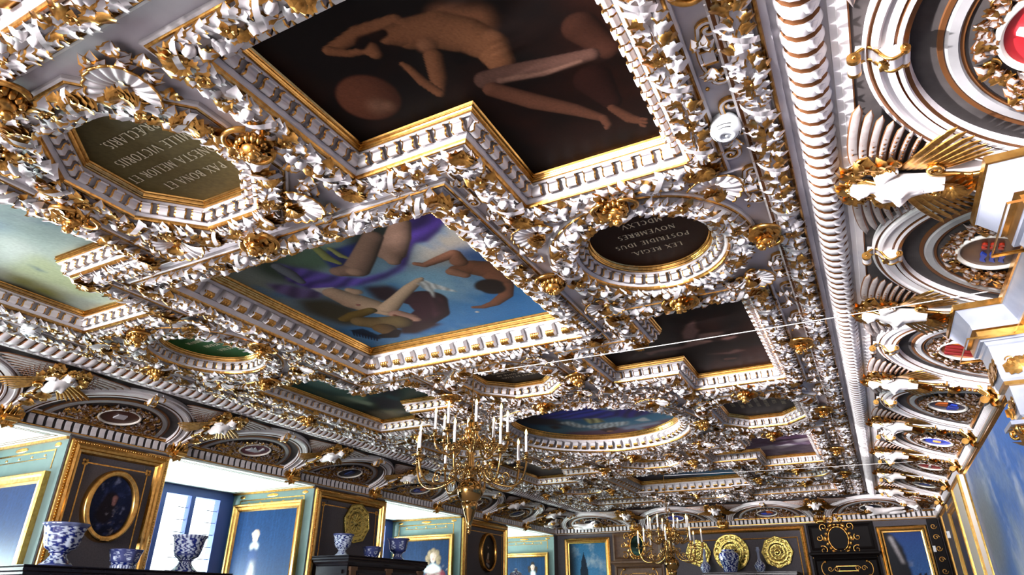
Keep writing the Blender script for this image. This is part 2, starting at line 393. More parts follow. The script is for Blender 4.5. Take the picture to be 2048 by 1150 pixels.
# ------------------------------------------------------------------ painted pictures (colour per vertex of a fine canvas)
def inside(px, py, poly):
    P = np.asarray(poly, float); r = np.zeros(px.shape, bool); j = len(P) - 1
    for i in range(len(P)):
        (xi, yi), (xj, yj) = P[i], P[j]
        c = (yi > py) != (yj > py)
        if abs(yj - yi) > 1e-12: r ^= c & (px < (xj - xi) * (py - yi) / (yj - yi) + xi)
        j = i
    return r
class Paint:
    def __init__(s, X, Y, base):
        s.X, s.Y = X, Y; s.C = np.broadcast_to(np.asarray(base, float), X.shape + (3,)).copy(); s.cell = abs(X[0, 1] - X[0, 0]) if X.shape[1] > 1 else 1
    def blur(s, M, k):
        for _ in range(2):
            for ax in (0, 1):
                if k < 1: continue
                c = np.cumsum(np.pad(M, [(k + 1, k) if a == ax else (0, 0) for a in (0, 1)], mode='edge'), axis=ax)
                M = (np.take(c, range(2*k+1, c.shape[ax]), ax) - np.take(c, range(0, c.shape[ax] - 2*k - 1), ax)) / (2 * k + 1)
        return M
    def mix(s, M, col): s.C += (np.asarray(col, float) - s.C) * M[..., None]
    def poly(s, col, soft, pts, folds=0.0, fdir=(1, 0), fscale=20, seed=1):
        M = s.blur(inside(s.X, s.Y, pts).astype(float), int(round(soft / s.cell)))
        c = np.broadcast_to(np.asarray(col, float), s.C.shape).copy()
        if folds:
            q = s.X * fdir[0] + s.Y * fdir[1]; nz = s.noise(fscale * 0.25, seed, 2)
            c *= (1 + folds * np.sin(q * fscale * 2 * np.pi + 1.6 * nz))[..., None] * (1 + 0.5 * folds * nz[..., None])
        s.mix(np.clip(M, 0, 1), c)
    def limb(s, col, pts, amb=0.35, light=(-0.5, -0.3, 0.8), edge=0.14):
        L = np.asarray(light, float); L /= np.linalg.norm(L)
        best = np.full(s.X.shape, 9.0); sx = np.zeros(s.X.shape); sy = np.zeros(s.X.shape)
        P = [tuple(p) for p in pts]
        if len(P) == 1: P = P * 2
        for (x0, y0, r0), (x1, y1, r1) in zip(P, P[1:]):
            dx, dy = x1 - x0, y1 - y0; q = dx*dx + dy*dy
            t = np.clip(((s.X - x0) * dx + (s.Y - y0) * dy) / q, 0, 1) if q > 0 else np.zeros(s.X.shape)
            r = r0 + (r1 - r0) * t; ox = (s.X - x0 - t * dx) / r; oy = (s.Y - y0 - t * dy) / r; u = np.hypot(ox, oy)
            m = u < best; best[m] = u[m]; sx[m] = ox[m]; sy[m] = oy[m]
        u = np.clip(best, 0, 1); nz = np.sqrt(1 - u * u)
        lam = np.clip(sx * L[0] + sy * L[1] + nz * L[2], 0, 1)
        M = np.clip((1.0 - best) / edge, 0, 1); M = M * M * (3 - 2 * M)
        s.mix(M, np.asarray(col, float) * (amb + (1 - amb) * lam)[..., None])
    def noise(s, scale, seed=0, oct_=4):
        r = np.random.default_rng(seed); out = np.zeros(s.X.shape)
        for o in range(oct_):
            for _ in range(3):
                a = r.uniform(0, 6.28); f = scale * 2 ** o * r.uniform(0.7, 1.3)
                w = r.uniform(0, 6.28, 3)
                out += np.sin(2*np.pi*f*(s.X*math.cos(a) + s.Y*math.sin(a)) + w[0] + 1.3*np.sin(2*np.pi*f*0.5*(s.Y*math.cos(a)-s.X*math.sin(a)) + w[1])) / (3 * 1.7 ** o)
        return out
    def clouds(s, col, scale, lo=0.0, hi=1.0, seed=0, amount=1.0, area=None):
        M = np.clip((s.noise(scale, seed) - lo) / (hi - lo), 0, 1) * amount
        if area is not None: M = M * s.blur(inside(s.X, s.Y, area[0]).astype(float), int(round(area[1] / s.cell)))
        s.mix(M, col)
    def grad(s, c0, c1, p0, p1, power=1.0, amount=1.0):
        d = np.array(p1, float) - p0; t = np.clip(((s.X - p0[0]) * d[0] + (s.Y - p0[1]) * d[1]) / (d @ d), 0, 1) ** power
        s.mix(np.full(s.X.shape, amount), np.asarray(c0, float) + (np.asarray(c1, float) - np.asarray(c0, float)) * t[..., None])
    def grain(s, amt, seed=3):
        r = np.random.default_rng(seed); s.C *= (1 + amt * r.standard_normal(s.X.shape))[..., None]
def run_paint(p, cmds):
    for c in cmds: getattr(p, c[0])(*c[1], **(c[2] if len(c) > 2 else {}))
def canvas(name, painter, x0, x1, y0, y1, cell, place, mats, parent, clip=None, loc=(0, 0, 0), base=(0.02, 0.012, 0.01), tone=(1.0, 1.0)):
    """painted canvas: painter(Paint) in picture coordinates, place(X, Y) -> 3-D points, clip(X, Y) -> kept cells"""
    nx = max(2, int(round((x1 - x0) / cell)) + 1); ny = max(2, int(round((y1 - y0) / cell)) + 1)
    X, Y = np.meshgrid(np.linspace(x0, x1, nx), np.linspace(y0, y1, ny))
    p = Paint(X, Y, base); painter(p); C = np.clip(p.C, 0, 1) ** tone[1] * tone[0]
    F = gridF(ny, nx)
    if clip is not None:
        cx = (X[:-1, :-1] + X[1:, 1:]) / 2; cy = (Y[:-1, :-1] + Y[1:, 1:]) / 2
        F = F[clip(cx, cy).ravel()]
    V = place(X.ravel(), Y.ravel())
    used = np.unique(F); idx = np.full(len(V), -1); idx[used] = np.arange(len(used))
    mb = MB(); mb.add(V[used], idx[F], 0, False); me = mb.mesh(name, mats, (0, 0, 0))
    at = me.color_attributes.new('paint', 'FLOAT_COLOR', 'POINT')
    at.data.foreach_set('color', np.column_stack([C.reshape(-1, 3)[used], np.ones(len(used))]).ravel().astype(np.float32))
    return at_mesh(name, me, parent, loc)

# serif capitals from strokes: v thick upright, h thin bar, d thick diagonal, e thin diagonal, a arc(cx, cy, rx, ry, from, to)
GLY = {
 'A': (.8, ['e .08 0 .40 1', 'd .40 1 .72 0', 'h .2 .36 .6 .36'], [.08, .72]), 'B': (.66, ['v .15 0 .15 1', 'a .15 .76 .38 .24 -90 90', 'a .15 .27 .44 .27 -90 90'], []),
 'C': (.78, ['a .42 .5 .34 .5 45 315'], []), 'D': (.80, ['v .15 0 .15 1', 'a .15 .5 .54 .5 -90 90'], []), 'E': (.62, ['v .15 0 .15 1', 'h .15 .98 .56 .98', 'h .15 .52 .46 .52', 'h .15 .02 .58 .02'], [.15]),
 'F': (.58, ['v .15 0 .15 1', 'h .15 .98 .54 .98', 'h .15 .52 .44 .52'], [.15]), 'G': (.82, ['a .42 .5 .34 .5 45 320', 'v .70 .06 .70 .42'], []), 'H': (.82, ['v .15 0 .15 1', 'v .67 0 .67 1', 'h .15 .52 .67 .52'], [.15, .67]),
 'I': (.34, ['v .17 0 .17 1'], [.17]), 'K': (.72, ['v .15 0 .15 1', 'e .15 .45 .60 1', 'd .30 .58 .66 0'], [.15]), 'L': (.62, ['v .15 0 .15 1', 'h .15 .02 .58 .02'], [.15]), 'M': (.94, ['e .12 0 .20 1', 'd .20 1 .47 .1', 'e .47 .1 .74 1', 'v .80 0 .76 1'], [.12, .80]),
 'N': (.82, ['e .14 0 .14 1', 'd .14 1 .68 0', 'e .68 0 .68 1'], [.14]), 'O': (.84, ['a .42 .5 .35 .5 0 360'], []), 'P': (.62, ['v .15 0 .15 1', 'a .15 .74 .42 .26 -90 90'], [.15]), 'R': (.70, ['v .15 0 .15 1', 'a .15 .74 .40 .26 -90 90', 'd .34 .48 .64 0'], [.15]),
 'S': (.58, ['a .30 .75 .20 .25 40 270', 'a .28 .26 .22 .26 -140 90'], []), 'T': (.68, ['v .34 0 .34 1', 'h .04 .98 .64 .98'], [.34]), 'U': (.80, ['v .15 .3 .15 1', 'a .41 .3 .26 .3 180 360', 'e .67 .3 .67 1'], []),
 'V': (.78, ['d .08 1 .40 0', 'e .40 0 .72 1'], []), 'X': (.76, ['d .10 1 .66 0', 'e .10 0 .66 1'], [.10, .66]), '.': (.26, ['v .10 0 .10 .12'], []), ' ': (.42, [], []), 'Æ': (1.05, ['e .06 0 .48 1', 'v .52 0 .52 1', 'h .24 .36 .52 .36', 'h .48 .98 .96 .98', 'h .52 .52 .86 .52', 'h .52 .02 .98 .02'], [.06]), 'Y': (.74, ['v .37 0 .37 .5', 'd .08 1 .37 .48', 'e .37 .48 .66 1'], [.37]),
}
def text_quads(txt, size):
    """quads (k,4,2) of a text line that starts at x = 0 with the baseline at y = 0; returns quads, width"""
    Q = []; x = 0.0
    def stroke(x0, y0, x1, y1, w):
        d = np.array([x1 - x0, y1 - y0]); L = np.hypot(*d) + 1e-9; n = np.array([-d[1], d[0]]) / L * w / 2
        Q.append([(x0 - n[0], y0 - n[1]), (x1 - n[0], y1 - n[1]), (x1 + n[0], y1 + n[1]), (x0 + n[0], y0 + n[1])])
    for ch in txt:
        w, st, ser = GLY.get(ch, GLY[' '])
        for q in st:
            k, *v = q.split(); v = [float(a) for a in v]
            if k in 'vd': stroke(x + v[0], v[1], x + v[2], v[3], .15)
            elif k in 'he': stroke(x + v[0], v[1], x + v[2], v[3], .07)
            else:
                cx, cy, rx, ry, a0, a1 = v; A = np.radians(np.linspace(a0, a1, max(5, int(abs(a1 - a0) / 18) + 1)))
                for p, r in zip(A, A[1:]):
                    m = (p + r) / 2; th = .06 + .09 * abs(math.cos(m))
                    stroke(x + cx + (rx - .05) * math.cos(p), cy + (ry - .04) * math.sin(p), x + cx + (rx - .05) * math.cos(r), cy + (ry - .04) * math.sin(r), th)
        for sx in ser:
            stroke(x + sx - .13, .025, x + sx + .13, .025, .05)
        x += w + .06
    return np.array(Q) * size if Q else np.zeros((0, 4, 2)), x * size
def inscription(parent, lines, place, size, lead, material):
    """centred lines; place(u, v) maps line coordinates (metres) to 3-D"""
    mb = MB(); n = len(lines)
    for i, t in enumerate(lines):
        q, w = text_quads(t, size); 
        if not len(q): continue
        q[..., 0] -= w / 2; q[..., 1] += ((n - 1) / 2 - i) * lead - size / 2
        V = place(q[..., 0].ravel(), q[..., 1].ravel()); mb.add(V, np.arange(len(V)).reshape(-1, 4))
    return mb.build('inscription', material, parent)

# ------------------------------------------------------------------ coffers of the ceiling
CZ = Z(1.0)                                       # height of the ceiling face
HOLES = []                                        # outlines cut out of the ceiling face
def rect(x0, x1, y0, y1): return [(x0, y0), (x1, y0), (x1, y1), (x0, y1)]
def octagon(cx, cy, rx, ry, fx, fy): return [(cx - fx, cy - ry), (cx + fx, cy - ry), (cx + rx, cy - fy), (cx + rx, cy + fy), (cx + fx, cy + ry), (cx - fx, cy + ry), (cx - rx, cy + fy), (cx - rx, cy - fy)]
XC = -1.455
def mirror(P): return [(2 * XC - x, y) for x, y in P][::-1]
def tee(xo, xm, xi, yc, hw, hs):
    P = [(xm, yc - hw), (xo, yc - hw), (xo, yc + hw), (xm, yc + hw), (xm, yc + hs), (xi, yc + hs), (xi, yc - hs), (xm, yc - hs)]
    return P
def coffer(name, outline, s, d, label, cat, painter=None, base=(0.02, 0.012, 0.01), kind='plain', pitch=0.13, cell=0.006, bounds=None, group=None, seed=0, dress=None, tone=(1.0, 1.0)):
    """a sunk ceiling panel: outer bead and garland, splayed sides with brackets, gilt frame, painted canvas"""
    O = np.array([(H(x), H(y)) for x, y in outline]); c = O.mean(0); org = np.array([c[0], c[1], CZ])
    HOLES.append(O); s, d = H(s), H(d)
    L = O - c
    root = thing(name, org, label, cat, group)
    k = 0.6 if d < H(0.05) else 1.0
    mb = MB()                                     # moulded surround: outer band, bead, bed of the garland, inner bead
    arc = [(-0.165 + 0.067 * (1 - math.cos(a)), -0.028 * math.sin(a) - 0.012) for a in np.linspace(0, math.pi, 7)]
    sweep(mb, L, [(-0.225, 0.002), (-0.222, -0.022), (-0.206, -0.026)], 0, 0)
    sweep(mb, L, [(-0.206, -0.024), (-0.199, -0.035), (-0.190, -0.035), (-0.183, -0.022)], 0, 1)
    sweep(mb, L, [(-0.183, -0.022), (-0.176, -0.026), (-0.168, -0.024), (-0.165, -0.012)] + arc + [(-0.030, -0.030), (-0.014, -0.034)], 0, 0, False)
    sweep(mb, L, [(-0.014, -0.034), (-0.006, -0.030), (0.0, -0.020), (0.004, -0.006)], 0, 1)
    e = lambda t, w=0.0: (s * t + w * d / math.hypot(s, d), d * t - w * s / math.hypot(s, d))
    sweep(mb, L, [(0.004, -0.006), e(.04, .012), e(.16, .012), e(.17, -.004), e(.60, -.006), e(.60, .014), e(.68, .016), e(.70, .0)], 0, 0)
    mb.build('plaster_moulding', ORN, root)
    mb = MB()
    sweep(mb, L, [e(.70, .010), e(.74, .018), e(.78, .016), e(.80, .006), e(.86, .004), e(.88, .012), e(.92, .010), e(.94, .0), e(1.0, 0), e(1.06, -.03)], 0, 0)
    mb.build('gilt_frame', [GOLDF], root)
    mb = MB(); P = offset_poly(L, s * .4); W = walk(P, True, pitch); n = len(W)
    T = np.column_stack([W[:, 2:], np.zeros(n)]); Nn = np.column_stack([-W[:, 3], W[:, 2], np.zeros(n)])
    tm = bracket(s, d, pitch * .50, kind)
    scatter(mb, [(V - [0, s * .4, 0], F, m) for V, F, m in tm], np.column_stack([W[:, :2], np.zeros(n)]), T, Nn, np.tile([0, 0, 1.0], (n, 1)), 1.0)
    mb.build('bracket_row', ORN, root)
    mb = MB(); G = offset_poly(L, -0.097)
    garland(mb, G, -0.020, 0.170, True, seed)
    if len(L) <= 20:
        A = np.roll(G, 1, 0); B = np.roll(G, -1, 0)
        for p, a, b in zip(G, A, B):
            u = (p - a) / np.linalg.norm(p - a); v = (b - p) / np.linalg.norm(b - p)
            cr = u[0] * v[1] - u[1] * v[0]
            if abs(cr) > 0.3:
                bis = (u - v) * (1 if cr > 0 else -1); ang = math.atan2(bis[1], bis[0])
                burst(mb, p[0] - .05 * math.cos(ang), p[1] - .05 * math.sin(ang), -0.035, ang, 0.145, 7, 2.4, None, .2); burst(mb, p[0], p[1], -0.045, ang + math.pi, 0.09, 5, 2.4, None, .2)
    mb.build('fruit_garland', ORN, root)
    # canvas
    I = offset_poly(O, s); I2 = offset_poly(O, s - 0.02)
    x0, y0 = I2.min(0) / S; x1, y1 = I2.max(0) / S
    zc = d + 0.004
    if painter is None: painter = lambda p: None
    canvas('painted_canvas', painter, x0, x1, y0, y1, cell, lambda X, Y: np.column_stack([X * S - c[0], Y * S - c[1], np.full(len(X), zc)]), PAINT, root,
           clip=lambda X, Y: inside(X * S, Y * S, I2), base=base, tone=tone)
    if dress: dress(root, lambda u, v: np.column_stack([-u, v, np.full(len(u), zc - 0.006)]))
    return root
# ------------------------------------------------------------------ what the ceiling pictures show (plan coordinates on each canvas, unprojected from image pixels)
PIC_NIGHT = [
 ('clouds',((.085,.028,.016),1.5,-.2,1.2,3,.8)),
 ('limb',((.16,.07,.045),[(-.322,.917,.043),(-.291,.998,.03)]),{'amb': .1}),
 ('limb',((.1,.04,.03),[(-.353,1.068,.049),(-.34,1.154,.026)]),{'amb': .2}),
 ('limb',((.4,.17,.1),[(-.841,.881,.08)]),{'amb': .45}),
 ('limb',((.55,.31,.2),[(-.837,.913,.044),(-.817,.923,.032)]),{'amb': .3,'edge': .9}),
 ('limb',((.62,.3,.155),[(-.65,.73,.021),(-.737,.72,.023),(-.819,.726,.015)]),{'amb': .12}),
 ('limb',((.62,.3,.155),[(-.823,.727,.015),(-.79,.753,.011),(-.755,.762,.011)]),{'amb': .15}),
 ('limb',((.5,.24,.13),[(-.499,.807,.063),(-.556,.768,.055)]),{'amb': .05,'edge': .8}),
 ('limb',((.62,.3,.155),[(-.687,.753,.025),(-.641,.77,.045),(-.584,.789,.053),(-.541,.828,.052),(-.511,.873,.046),(-.512,.922,.036)]),{'amb': .14}),
 ('limb',((.66,.33,.18),[(-.63,.811,.03)]),{'amb': .25,'edge': .6}),
 ('limb',((.05,.02,.012),[(-.741,.744,.025),(-.691,.742,.014)]),{'edge': .5}),
 ('limb',((.62,.3,.155),[(-.741,.765,.023),(-.74,.779,.017)]),{'amb': .15}),
 ('limb',((.03,.012,.01),[(-.753,.747,.016),(-.734,.74,.013)]),{'edge': .5}),
 ('limb',((.62,.3,.155),[(-.634,.843,.023),(-.658,.898,.022),(-.684,.943,.014)]),{'amb': .18}),
 ('limb',((.62,.3,.155),[(-.684,.943,.014),(-.697,.897,.014),(-.702,.844,.011),(-.706,.829,.007)]),{'amb': .18}),
 ('limb',((.015,.007,.006),[(-.585,.874,.026)]),{'edge': .6}),
 ('limb',((.34,.19,.145),[(-.567,.958,.031),(-.517,.961,.027),(-.422,.984,.028),(-.329,.996,.02)]),{'amb': .15}),
 ('limb',((.46,.27,.2),[(-.539,.973,.013),(-.444,.999,.011),(-.357,1.003,.008)]),{'amb': .3,'edge': .7}),
 ('limb',((.42,.2,.125),[(-.569,.99,.025),(-.501,1.07,.028),(-.428,1.14,.022),(-.378,1.199,.013)]),{'amb': .12}),
 ('limb',((.42,.2,.125),[(-.378,1.199,.013),(-.376,1.227,.011),(-.383,1.238,.007)]),{'amb': .2}),
 ('limb',((.38,.18,.11),[(-.347,1.174,.012),(-.32,1.231,.017),(-.297,1.256,.011)]),{'amb': .2}),
 ('limb',((.38,.18,.11),[(-.295,1.245,.006),(-.287,1.252,.005)]),{'amb': .2}),
 ('limb',((.38,.18,.11),[(-.299,1.256,.006),(-.29,1.265,.005)]),{'amb': .2}),
 ('limb',((.38,.18,.11),[(-.304,1.265,.006),(-.297,1.275,.005)]),{'amb': .2}),
 ('grain',(.06,)),
]
PIC_DOVES = [
 ('grad',((.3,.34,.3),(.05,.3,.62),(-1.642,1.43),(-1.279,2.312),.9)),
 ('poly',((.5,.45,.38),.049,[(-1.192,1.568),(-.977,1.463),(-.979,1.591),(-.971,1.75),(-1.062,1.731),(-1.217,1.752),(-1.326,1.695)])),
 ('poly',((.34,.55,.68),.047,[(-1.434,1.716),(-1.195,1.719),(-1.201,1.901),(-1.324,1.975),(-1.4,1.798)])),
 ('poly',((.04,.16,.42),.0334,[(-1.115,1.649),(-1.004,1.666),(-1.0,1.91),(-1.031,1.925),(-1.088,1.717)])),
 ('clouds',((.45,.58,.66),1.6,.1,1.3,5,.45)),
 ('clouds',((.02,.22,.5),2.3,.3,1.3,8,.5)),
 ('poly',((.035,.045,.035),.0232,[(-1.337,1.393),(-1.25,1.355),(-.987,1.393),(-1.011,1.468),(-1.115,1.496),(-1.223,1.553),(-1.362,1.547),(-1.524,1.577)])),
 ('poly',((.1,.14,.1),.0258,[(-1.747,1.375),(-1.512,1.376),(-1.543,1.509),(-1.755,1.614),(-1.814,1.519),(-1.817,1.44)])),
 ('poly',((.13,.2,.13),.022,[(-1.723,1.43),(-1.48,1.406),(-1.432,1.47),(-1.468,1.548),(-1.59,1.543)])),
 ('poly',((.1,.055,.26),.0077,[(-1.173,1.465),(-1.094,1.402),(-.989,1.413),(-1.007,1.47),(-1.063,1.517),(-1.137,1.558),(-1.184,1.547),(-1.228,1.59),(-1.303,1.663),(-1.341,1.665),(-1.238,1.545)]),{'folds': .35,'fdir': (.6,1),'fscale': 9}),
 ('poly',((.03,.04,.2),.0067,[(-1.526,1.448),(-1.416,1.452),(-1.343,1.451),(-1.296,1.463),(-1.453,1.585),(-1.57,1.584)]),{'folds': .3,'fdir': (1,.5),'fscale': 10}),
 ('poly',((.15,.1,.36),.0088,[(-1.723,1.43),(-1.637,1.534),(-1.588,1.605),(-1.512,1.675),(-1.4,1.672),(-1.306,1.647),(-1.267,1.624),(-1.337,1.689),(-1.434,1.716),(-1.549,1.721),(-1.66,1.696),(-1.752,1.665),(-1.779,1.569)]),{'folds': .35,'fdir': (.3,1),'fscale': 14}),
 ('poly',((.2,.16,.3),.0096,[(-1.869,1.538),(-1.8,1.59),(-1.728,1.695),(-1.783,1.737),(-1.872,1.69),(-1.891,1.61)]),{'folds': .3,'fdir': (.5,1),'fscale': 12}),
 ('limb',((.3,.33,.36),[(-1.726,1.458,.027),(-1.728,1.517,.031),(-1.739,1.589,.019)]),{'amb': .3}),
 ('limb',((.36,.36,.12),[(-1.506,1.419,.018),(-1.52,1.493,.022),(-1.509,1.541,.011)]),{'amb': .3}),
 ('limb',((.42,.4,.16),[(-1.465,1.44,.01),(-1.466,1.5,.014),(-1.451,1.536,.005)]),{'amb': .3}),
 ('limb',((.5,.33,.25),[(-1.149,1.419,.037),(-1.207,1.484,.049),(-1.297,1.561,.062),(-1.327,1.621,.028)]),{'amb': .2}),
 ('limb',((.42,.27,.2),[(-1.282,1.446,.039),(-1.41,1.55,.05),(-1.49,1.61,.056),(-1.553,1.592,.04)]),{'amb': .18}),
 ('limb',((.55,.36,.26),[(-1.504,1.618,.04)]),{'amb': .35,'edge': .5}),
 ('poly',((.72,.7,.62),.0039,[(-1.747,1.651),(-1.658,1.684),(-1.699,1.701),(-1.74,1.709)])),
 ('poly',((.13,.12,.08),.0209,[(-1.872,1.708),(-1.759,1.749),(-1.716,1.882),(-1.808,2.038),(-1.887,1.997),(-1.926,1.812)])),
 ('poly',((.055,.022,.035),.0137,[(-1.558,1.732),(-1.458,1.768),(-1.448,1.84),(-1.532,1.921),(-1.59,1.855)])),
 ('limb',((.1,.035,.055),[(-1.455,1.907,.062),(-1.41,1.948,.094),(-1.452,2.058,.077),(-1.588,2.13,.071)]),{'amb': .35}),
 ('poly',((.1,.04,.06),.0081,[(-1.372,1.915),(-1.348,1.962),(-1.396,2.072),(-1.492,2.118)]),{'folds': .3,'fdir': (1,.4),'fscale': 14}),
 ('poly',((.07,.03,.03),.0095,[(-1.664,2.112),(-1.551,2.128),(-1.484,2.184),(-1.656,2.227),(-1.724,2.192)])),
 ('limb',((.78,.58,.42),[(-1.697,1.728,.052),(-1.673,1.83,.076),(-1.644,1.901,.071),(-1.62,1.971,.044)]),{'amb': .3}),
 ('limb',((.7,.5,.36),[(-1.611,1.756,.034),(-1.624,1.732,.026)]),{'amb': .3,'edge': .5}),
 ('limb',((.55,.28,.24),[(-1.685,1.857,.011)]),{'amb': .6}),
 ('limb',((.78,.58,.42),[(-1.599,1.943,.048),(-1.503,1.882,.034),(-1.402,1.822,.029),(-1.331,1.785,.019)]),{'amb': .25}),
 ('limb',((.78,.58,.42),[(-1.34,1.789,.017),(-1.316,1.777,.011)]),{'amb': .25}),
 ('poly',((.62,.62,.6),.0029,[(-1.355,1.805),(-1.313,1.795),(-1.303,1.824),(-1.277,1.878),(-1.254,1.944),(-1.299,1.9),(-1.322,1.872),(-1.373,1.949),(-1.354,1.889),(-1.36,1.852)]),{'folds': .25,'fdir': (1,.3),'fscale': 30}),
 ('limb',((.66,.42,.33),[(-1.599,2.012,.045),(-1.582,2.061,.05),(-1.561,2.092,.025)]),{'amb': .3}),
 ('limb',((.3,.1,.05),[(-1.617,2.012,.013),(-1.586,2.09,.012)]),{'amb': .5,'edge': .8}),
 ('limb',((.36,.26,.09),[(-1.672,1.925,.028),(-1.768,1.934,.038),(-1.836,1.949,.03)]),{'amb': .25}),
 ('limb',((.4,.3,.15),[(-1.784,2.008,.058),(-1.718,2.063,.078),(-1.648,2.078,.07)]),{'amb': .2}),
 ('limb',((.32,.22,.1),[(-1.747,2.113,.06),(-1.752,2.155,.049)]),{'amb': .2}),
 ('limb',((.018,.01,.012),[(-1.81,2.182,.03),(-1.763,2.195,.038),(-1.715,2.163,.024)]),{'edge': .4}),
 ('poly',((.02,.05,.09),.0049,[(-1.899,2.056),(-1.833,2.068),(-1.817,2.191),(-1.85,2.209),(-1.885,2.132)])),
 ('limb',((.015,.04,.08),[(-1.888,2.066,.009),(-1.922,2.117,.004)]),{'edge': .5}),
 ('limb',((.015,.04,.08),[(-1.883,2.08,.009),(-1.916,2.13,.004)]),{'edge': .5}),
 ('limb',((.015,.04,.08),[(-1.878,2.094,.009),(-1.909,2.142,.004)]),{'edge': .5}),
 ('limb',((.015,.04,.08),[(-1.872,2.109,.009),(-1.903,2.155,.004)]),{'edge': .5}),
 ('limb',((.015,.04,.08),[(-1.866,2.123,.009),(-1.897,2.168,.004)]),{'edge': .5}),
 ('limb',((.015,.04,.08),[(-1.861,2.137,.009),(-1.891,2.181,.004)]),{'edge': .5}),
 ('limb',((.015,.04,.08),[(-1.855,2.152,.009),(-1.884,2.193,.004)]),{'edge': .5}),
 ('limb',((.015,.04,.08),[(-1.849,2.167,.009),(-1.878,2.206,.004)]),{'edge': .5}),
 ('limb',((.015,.04,.08),[(-1.844,2.181,.009),(-1.872,2.219,.004)]),{'edge': .5}),
 ('limb',((.36,.17,.1),[(-1.157,1.783,.041),(-1.098,1.791,.059),(-1.043,1.842,.071),(-1.056,1.944,.05)]),{'amb': .2}),
 ('limb',((.5,.27,.18),[(-1.181,1.786,.031),(-1.156,1.829,.024)]),{'amb': .3}),
 ('limb',((.44,.23,.15),[(-1.12,1.729,.037),(-1.104,1.67,.029),(-1.178,1.682,.024),(-1.244,1.694,.018),(-1.267,1.67,.014)]),{'amb': .25}),
 ('limb',((.36,.17,.1),[(-1.058,1.975,.033),(-1.103,2.054,.033),(-1.179,2.101,.027),(-1.239,2.111,.018),(-1.275,2.096,.013)]),{'amb': .25}),
 ('limb',((.028,.012,.01),[(-1.119,1.952,.07),(-1.118,1.977,.059)]),{'amb': .6,'edge': .3}),
 ('limb',((.7,.72,.7),[(-1.287,2.144,.013)]),{'amb': .5,'edge': .6}),
 ('grain',(.05,)),
]
PIC_PALE = [
 ('grad',((.36,.5,.53),(.62,.72,.62),(-1.92,.849),(-2.374,1.036),1.0)),
 ('poly',((.22,.33,.4),.0206,[(-2.14,.755),(-2.065,.859),(-2.014,.953),(-2.094,.866),(-2.161,.766)])),
 ('poly',((.8,.86,.8),.0373,[(-2.28,.827),(-2.276,.926),(-2.341,.984),(-2.499,.971),(-2.49,.934)])),
 ('poly',((.26,.4,.55),.0276,[(-2.24,.714),(-2.174,.791),(-2.218,.824),(-2.387,.783)])),
 ('poly',((.62,.68,.42),.026,[(-2.539,.964),(-2.314,.958),(-2.337,1.084),(-2.368,1.252),(-2.497,1.269),(-2.585,1.156),(-2.576,1.034)])),
 ('poly',((.3,.3,.08),.0262,[(-2.558,.969),(-2.535,1.04),(-2.54,1.18),(-2.609,1.246),(-2.647,1.192),(-2.631,1.005)])),
 ('poly',((.03,.022,.014),.0205,[(-2.621,.894),(-2.631,1.005),(-2.618,1.09),(-2.641,1.266),(-2.719,1.299),(-2.867,1.01)])),
 ('poly',((.26,.34,.34),.0051,[(-2.419,.977),(-2.427,1.066),(-2.414,1.088),(-2.444,1.035)])),
 ('clouds',((.8,.86,.82),1.4,.2,1.4,4,.5)),
 ('grain',(.05,)),
]
PIC_DUSK = [
 ('clouds',((.06,.018,.012),2.0,-.2,1.2,3,.8)),
 ('poly',((.1,.035,.028),.0192,[(-.491,2.982),(-.238,3.001),(-.27,3.289),(-.602,3.221),(-.496,3.073)])),
 ('poly',((.3,.17,.15),.0041,[(-.522,2.593),(-.48,2.55),(-.496,2.644),(-.49,2.676),(-.531,2.765),(-.575,2.752),(-.561,2.669)])),
 ('poly',((.32,.19,.16),.0043,[(-.501,2.72),(-.401,2.741),(-.397,2.753),(-.428,2.777),(-.503,2.79),(-.514,2.763)])),
 ('poly',((.32,.19,.16),.006,[(-.784,2.842),(-.679,2.828),(-.597,2.837),(-.556,2.783),(-.47,2.818),(-.468,2.843),(-.545,2.853),(-.619,2.87),(-.724,2.861),(-.767,2.885)])),
 ('poly',((.28,.16,.14),.0055,[(-.416,2.814),(-.363,2.811),(-.361,2.833),(-.397,2.851),(-.426,2.83)])),
 ('poly',((.32,.18,.15),.0049,[(-.536,2.993),(-.428,3.014),(-.395,2.986),(-.351,3.02),(-.427,3.043),(-.47,3.016)])),
 ('poly',((.015,.006,.006),.0098,[(-.494,3.027),(-.382,3.061),(-.427,3.158),(-.479,3.131)])),
 ('limb',((.22,.1,.07),[(-.453,3.107,.02),(-.419,3.113,.015)]),{'amb': .3}),
 ('grain',(.07,)),
]
PIC_GREEN = [
 ('grad',((.02,.12,.11),(.05,.05,.03),(-2.572,2.36),(-2.576,3.106),1.0)),
 ('poly',((.14,.2,.14),.0199,[(-2.585,2.373),(-2.581,2.564),(-2.575,2.726),(-2.389,2.821),(-2.568,2.899),(-2.645,2.761),(-2.605,2.508)])),
 ('poly',((.26,.3,.22),.0111,[(-2.561,2.709),(-2.509,2.783),(-2.455,2.933),(-2.514,2.978),(-2.552,2.833)])),
 ('poly',((.02,.02,.03),.0175,[(-2.402,2.745),(-2.131,2.753),(-2.385,3.097),(-2.502,3.063),(-2.429,2.872)])),
 ('poly',((.3,.26,.17),.0249,[(-2.589,3.071),(-2.399,3.116),(-2.502,3.256),(-2.657,3.294),(-2.639,3.185)])),
 ('poly',((.22,.2,.17),.01,[(-2.473,3.159),(-2.398,3.143),(-2.404,3.194),(-2.46,3.199)])),
 ('clouds',((.03,.1,.1),3,.2,1.3,4,.6)),
 ('grain',(.06,)),
]
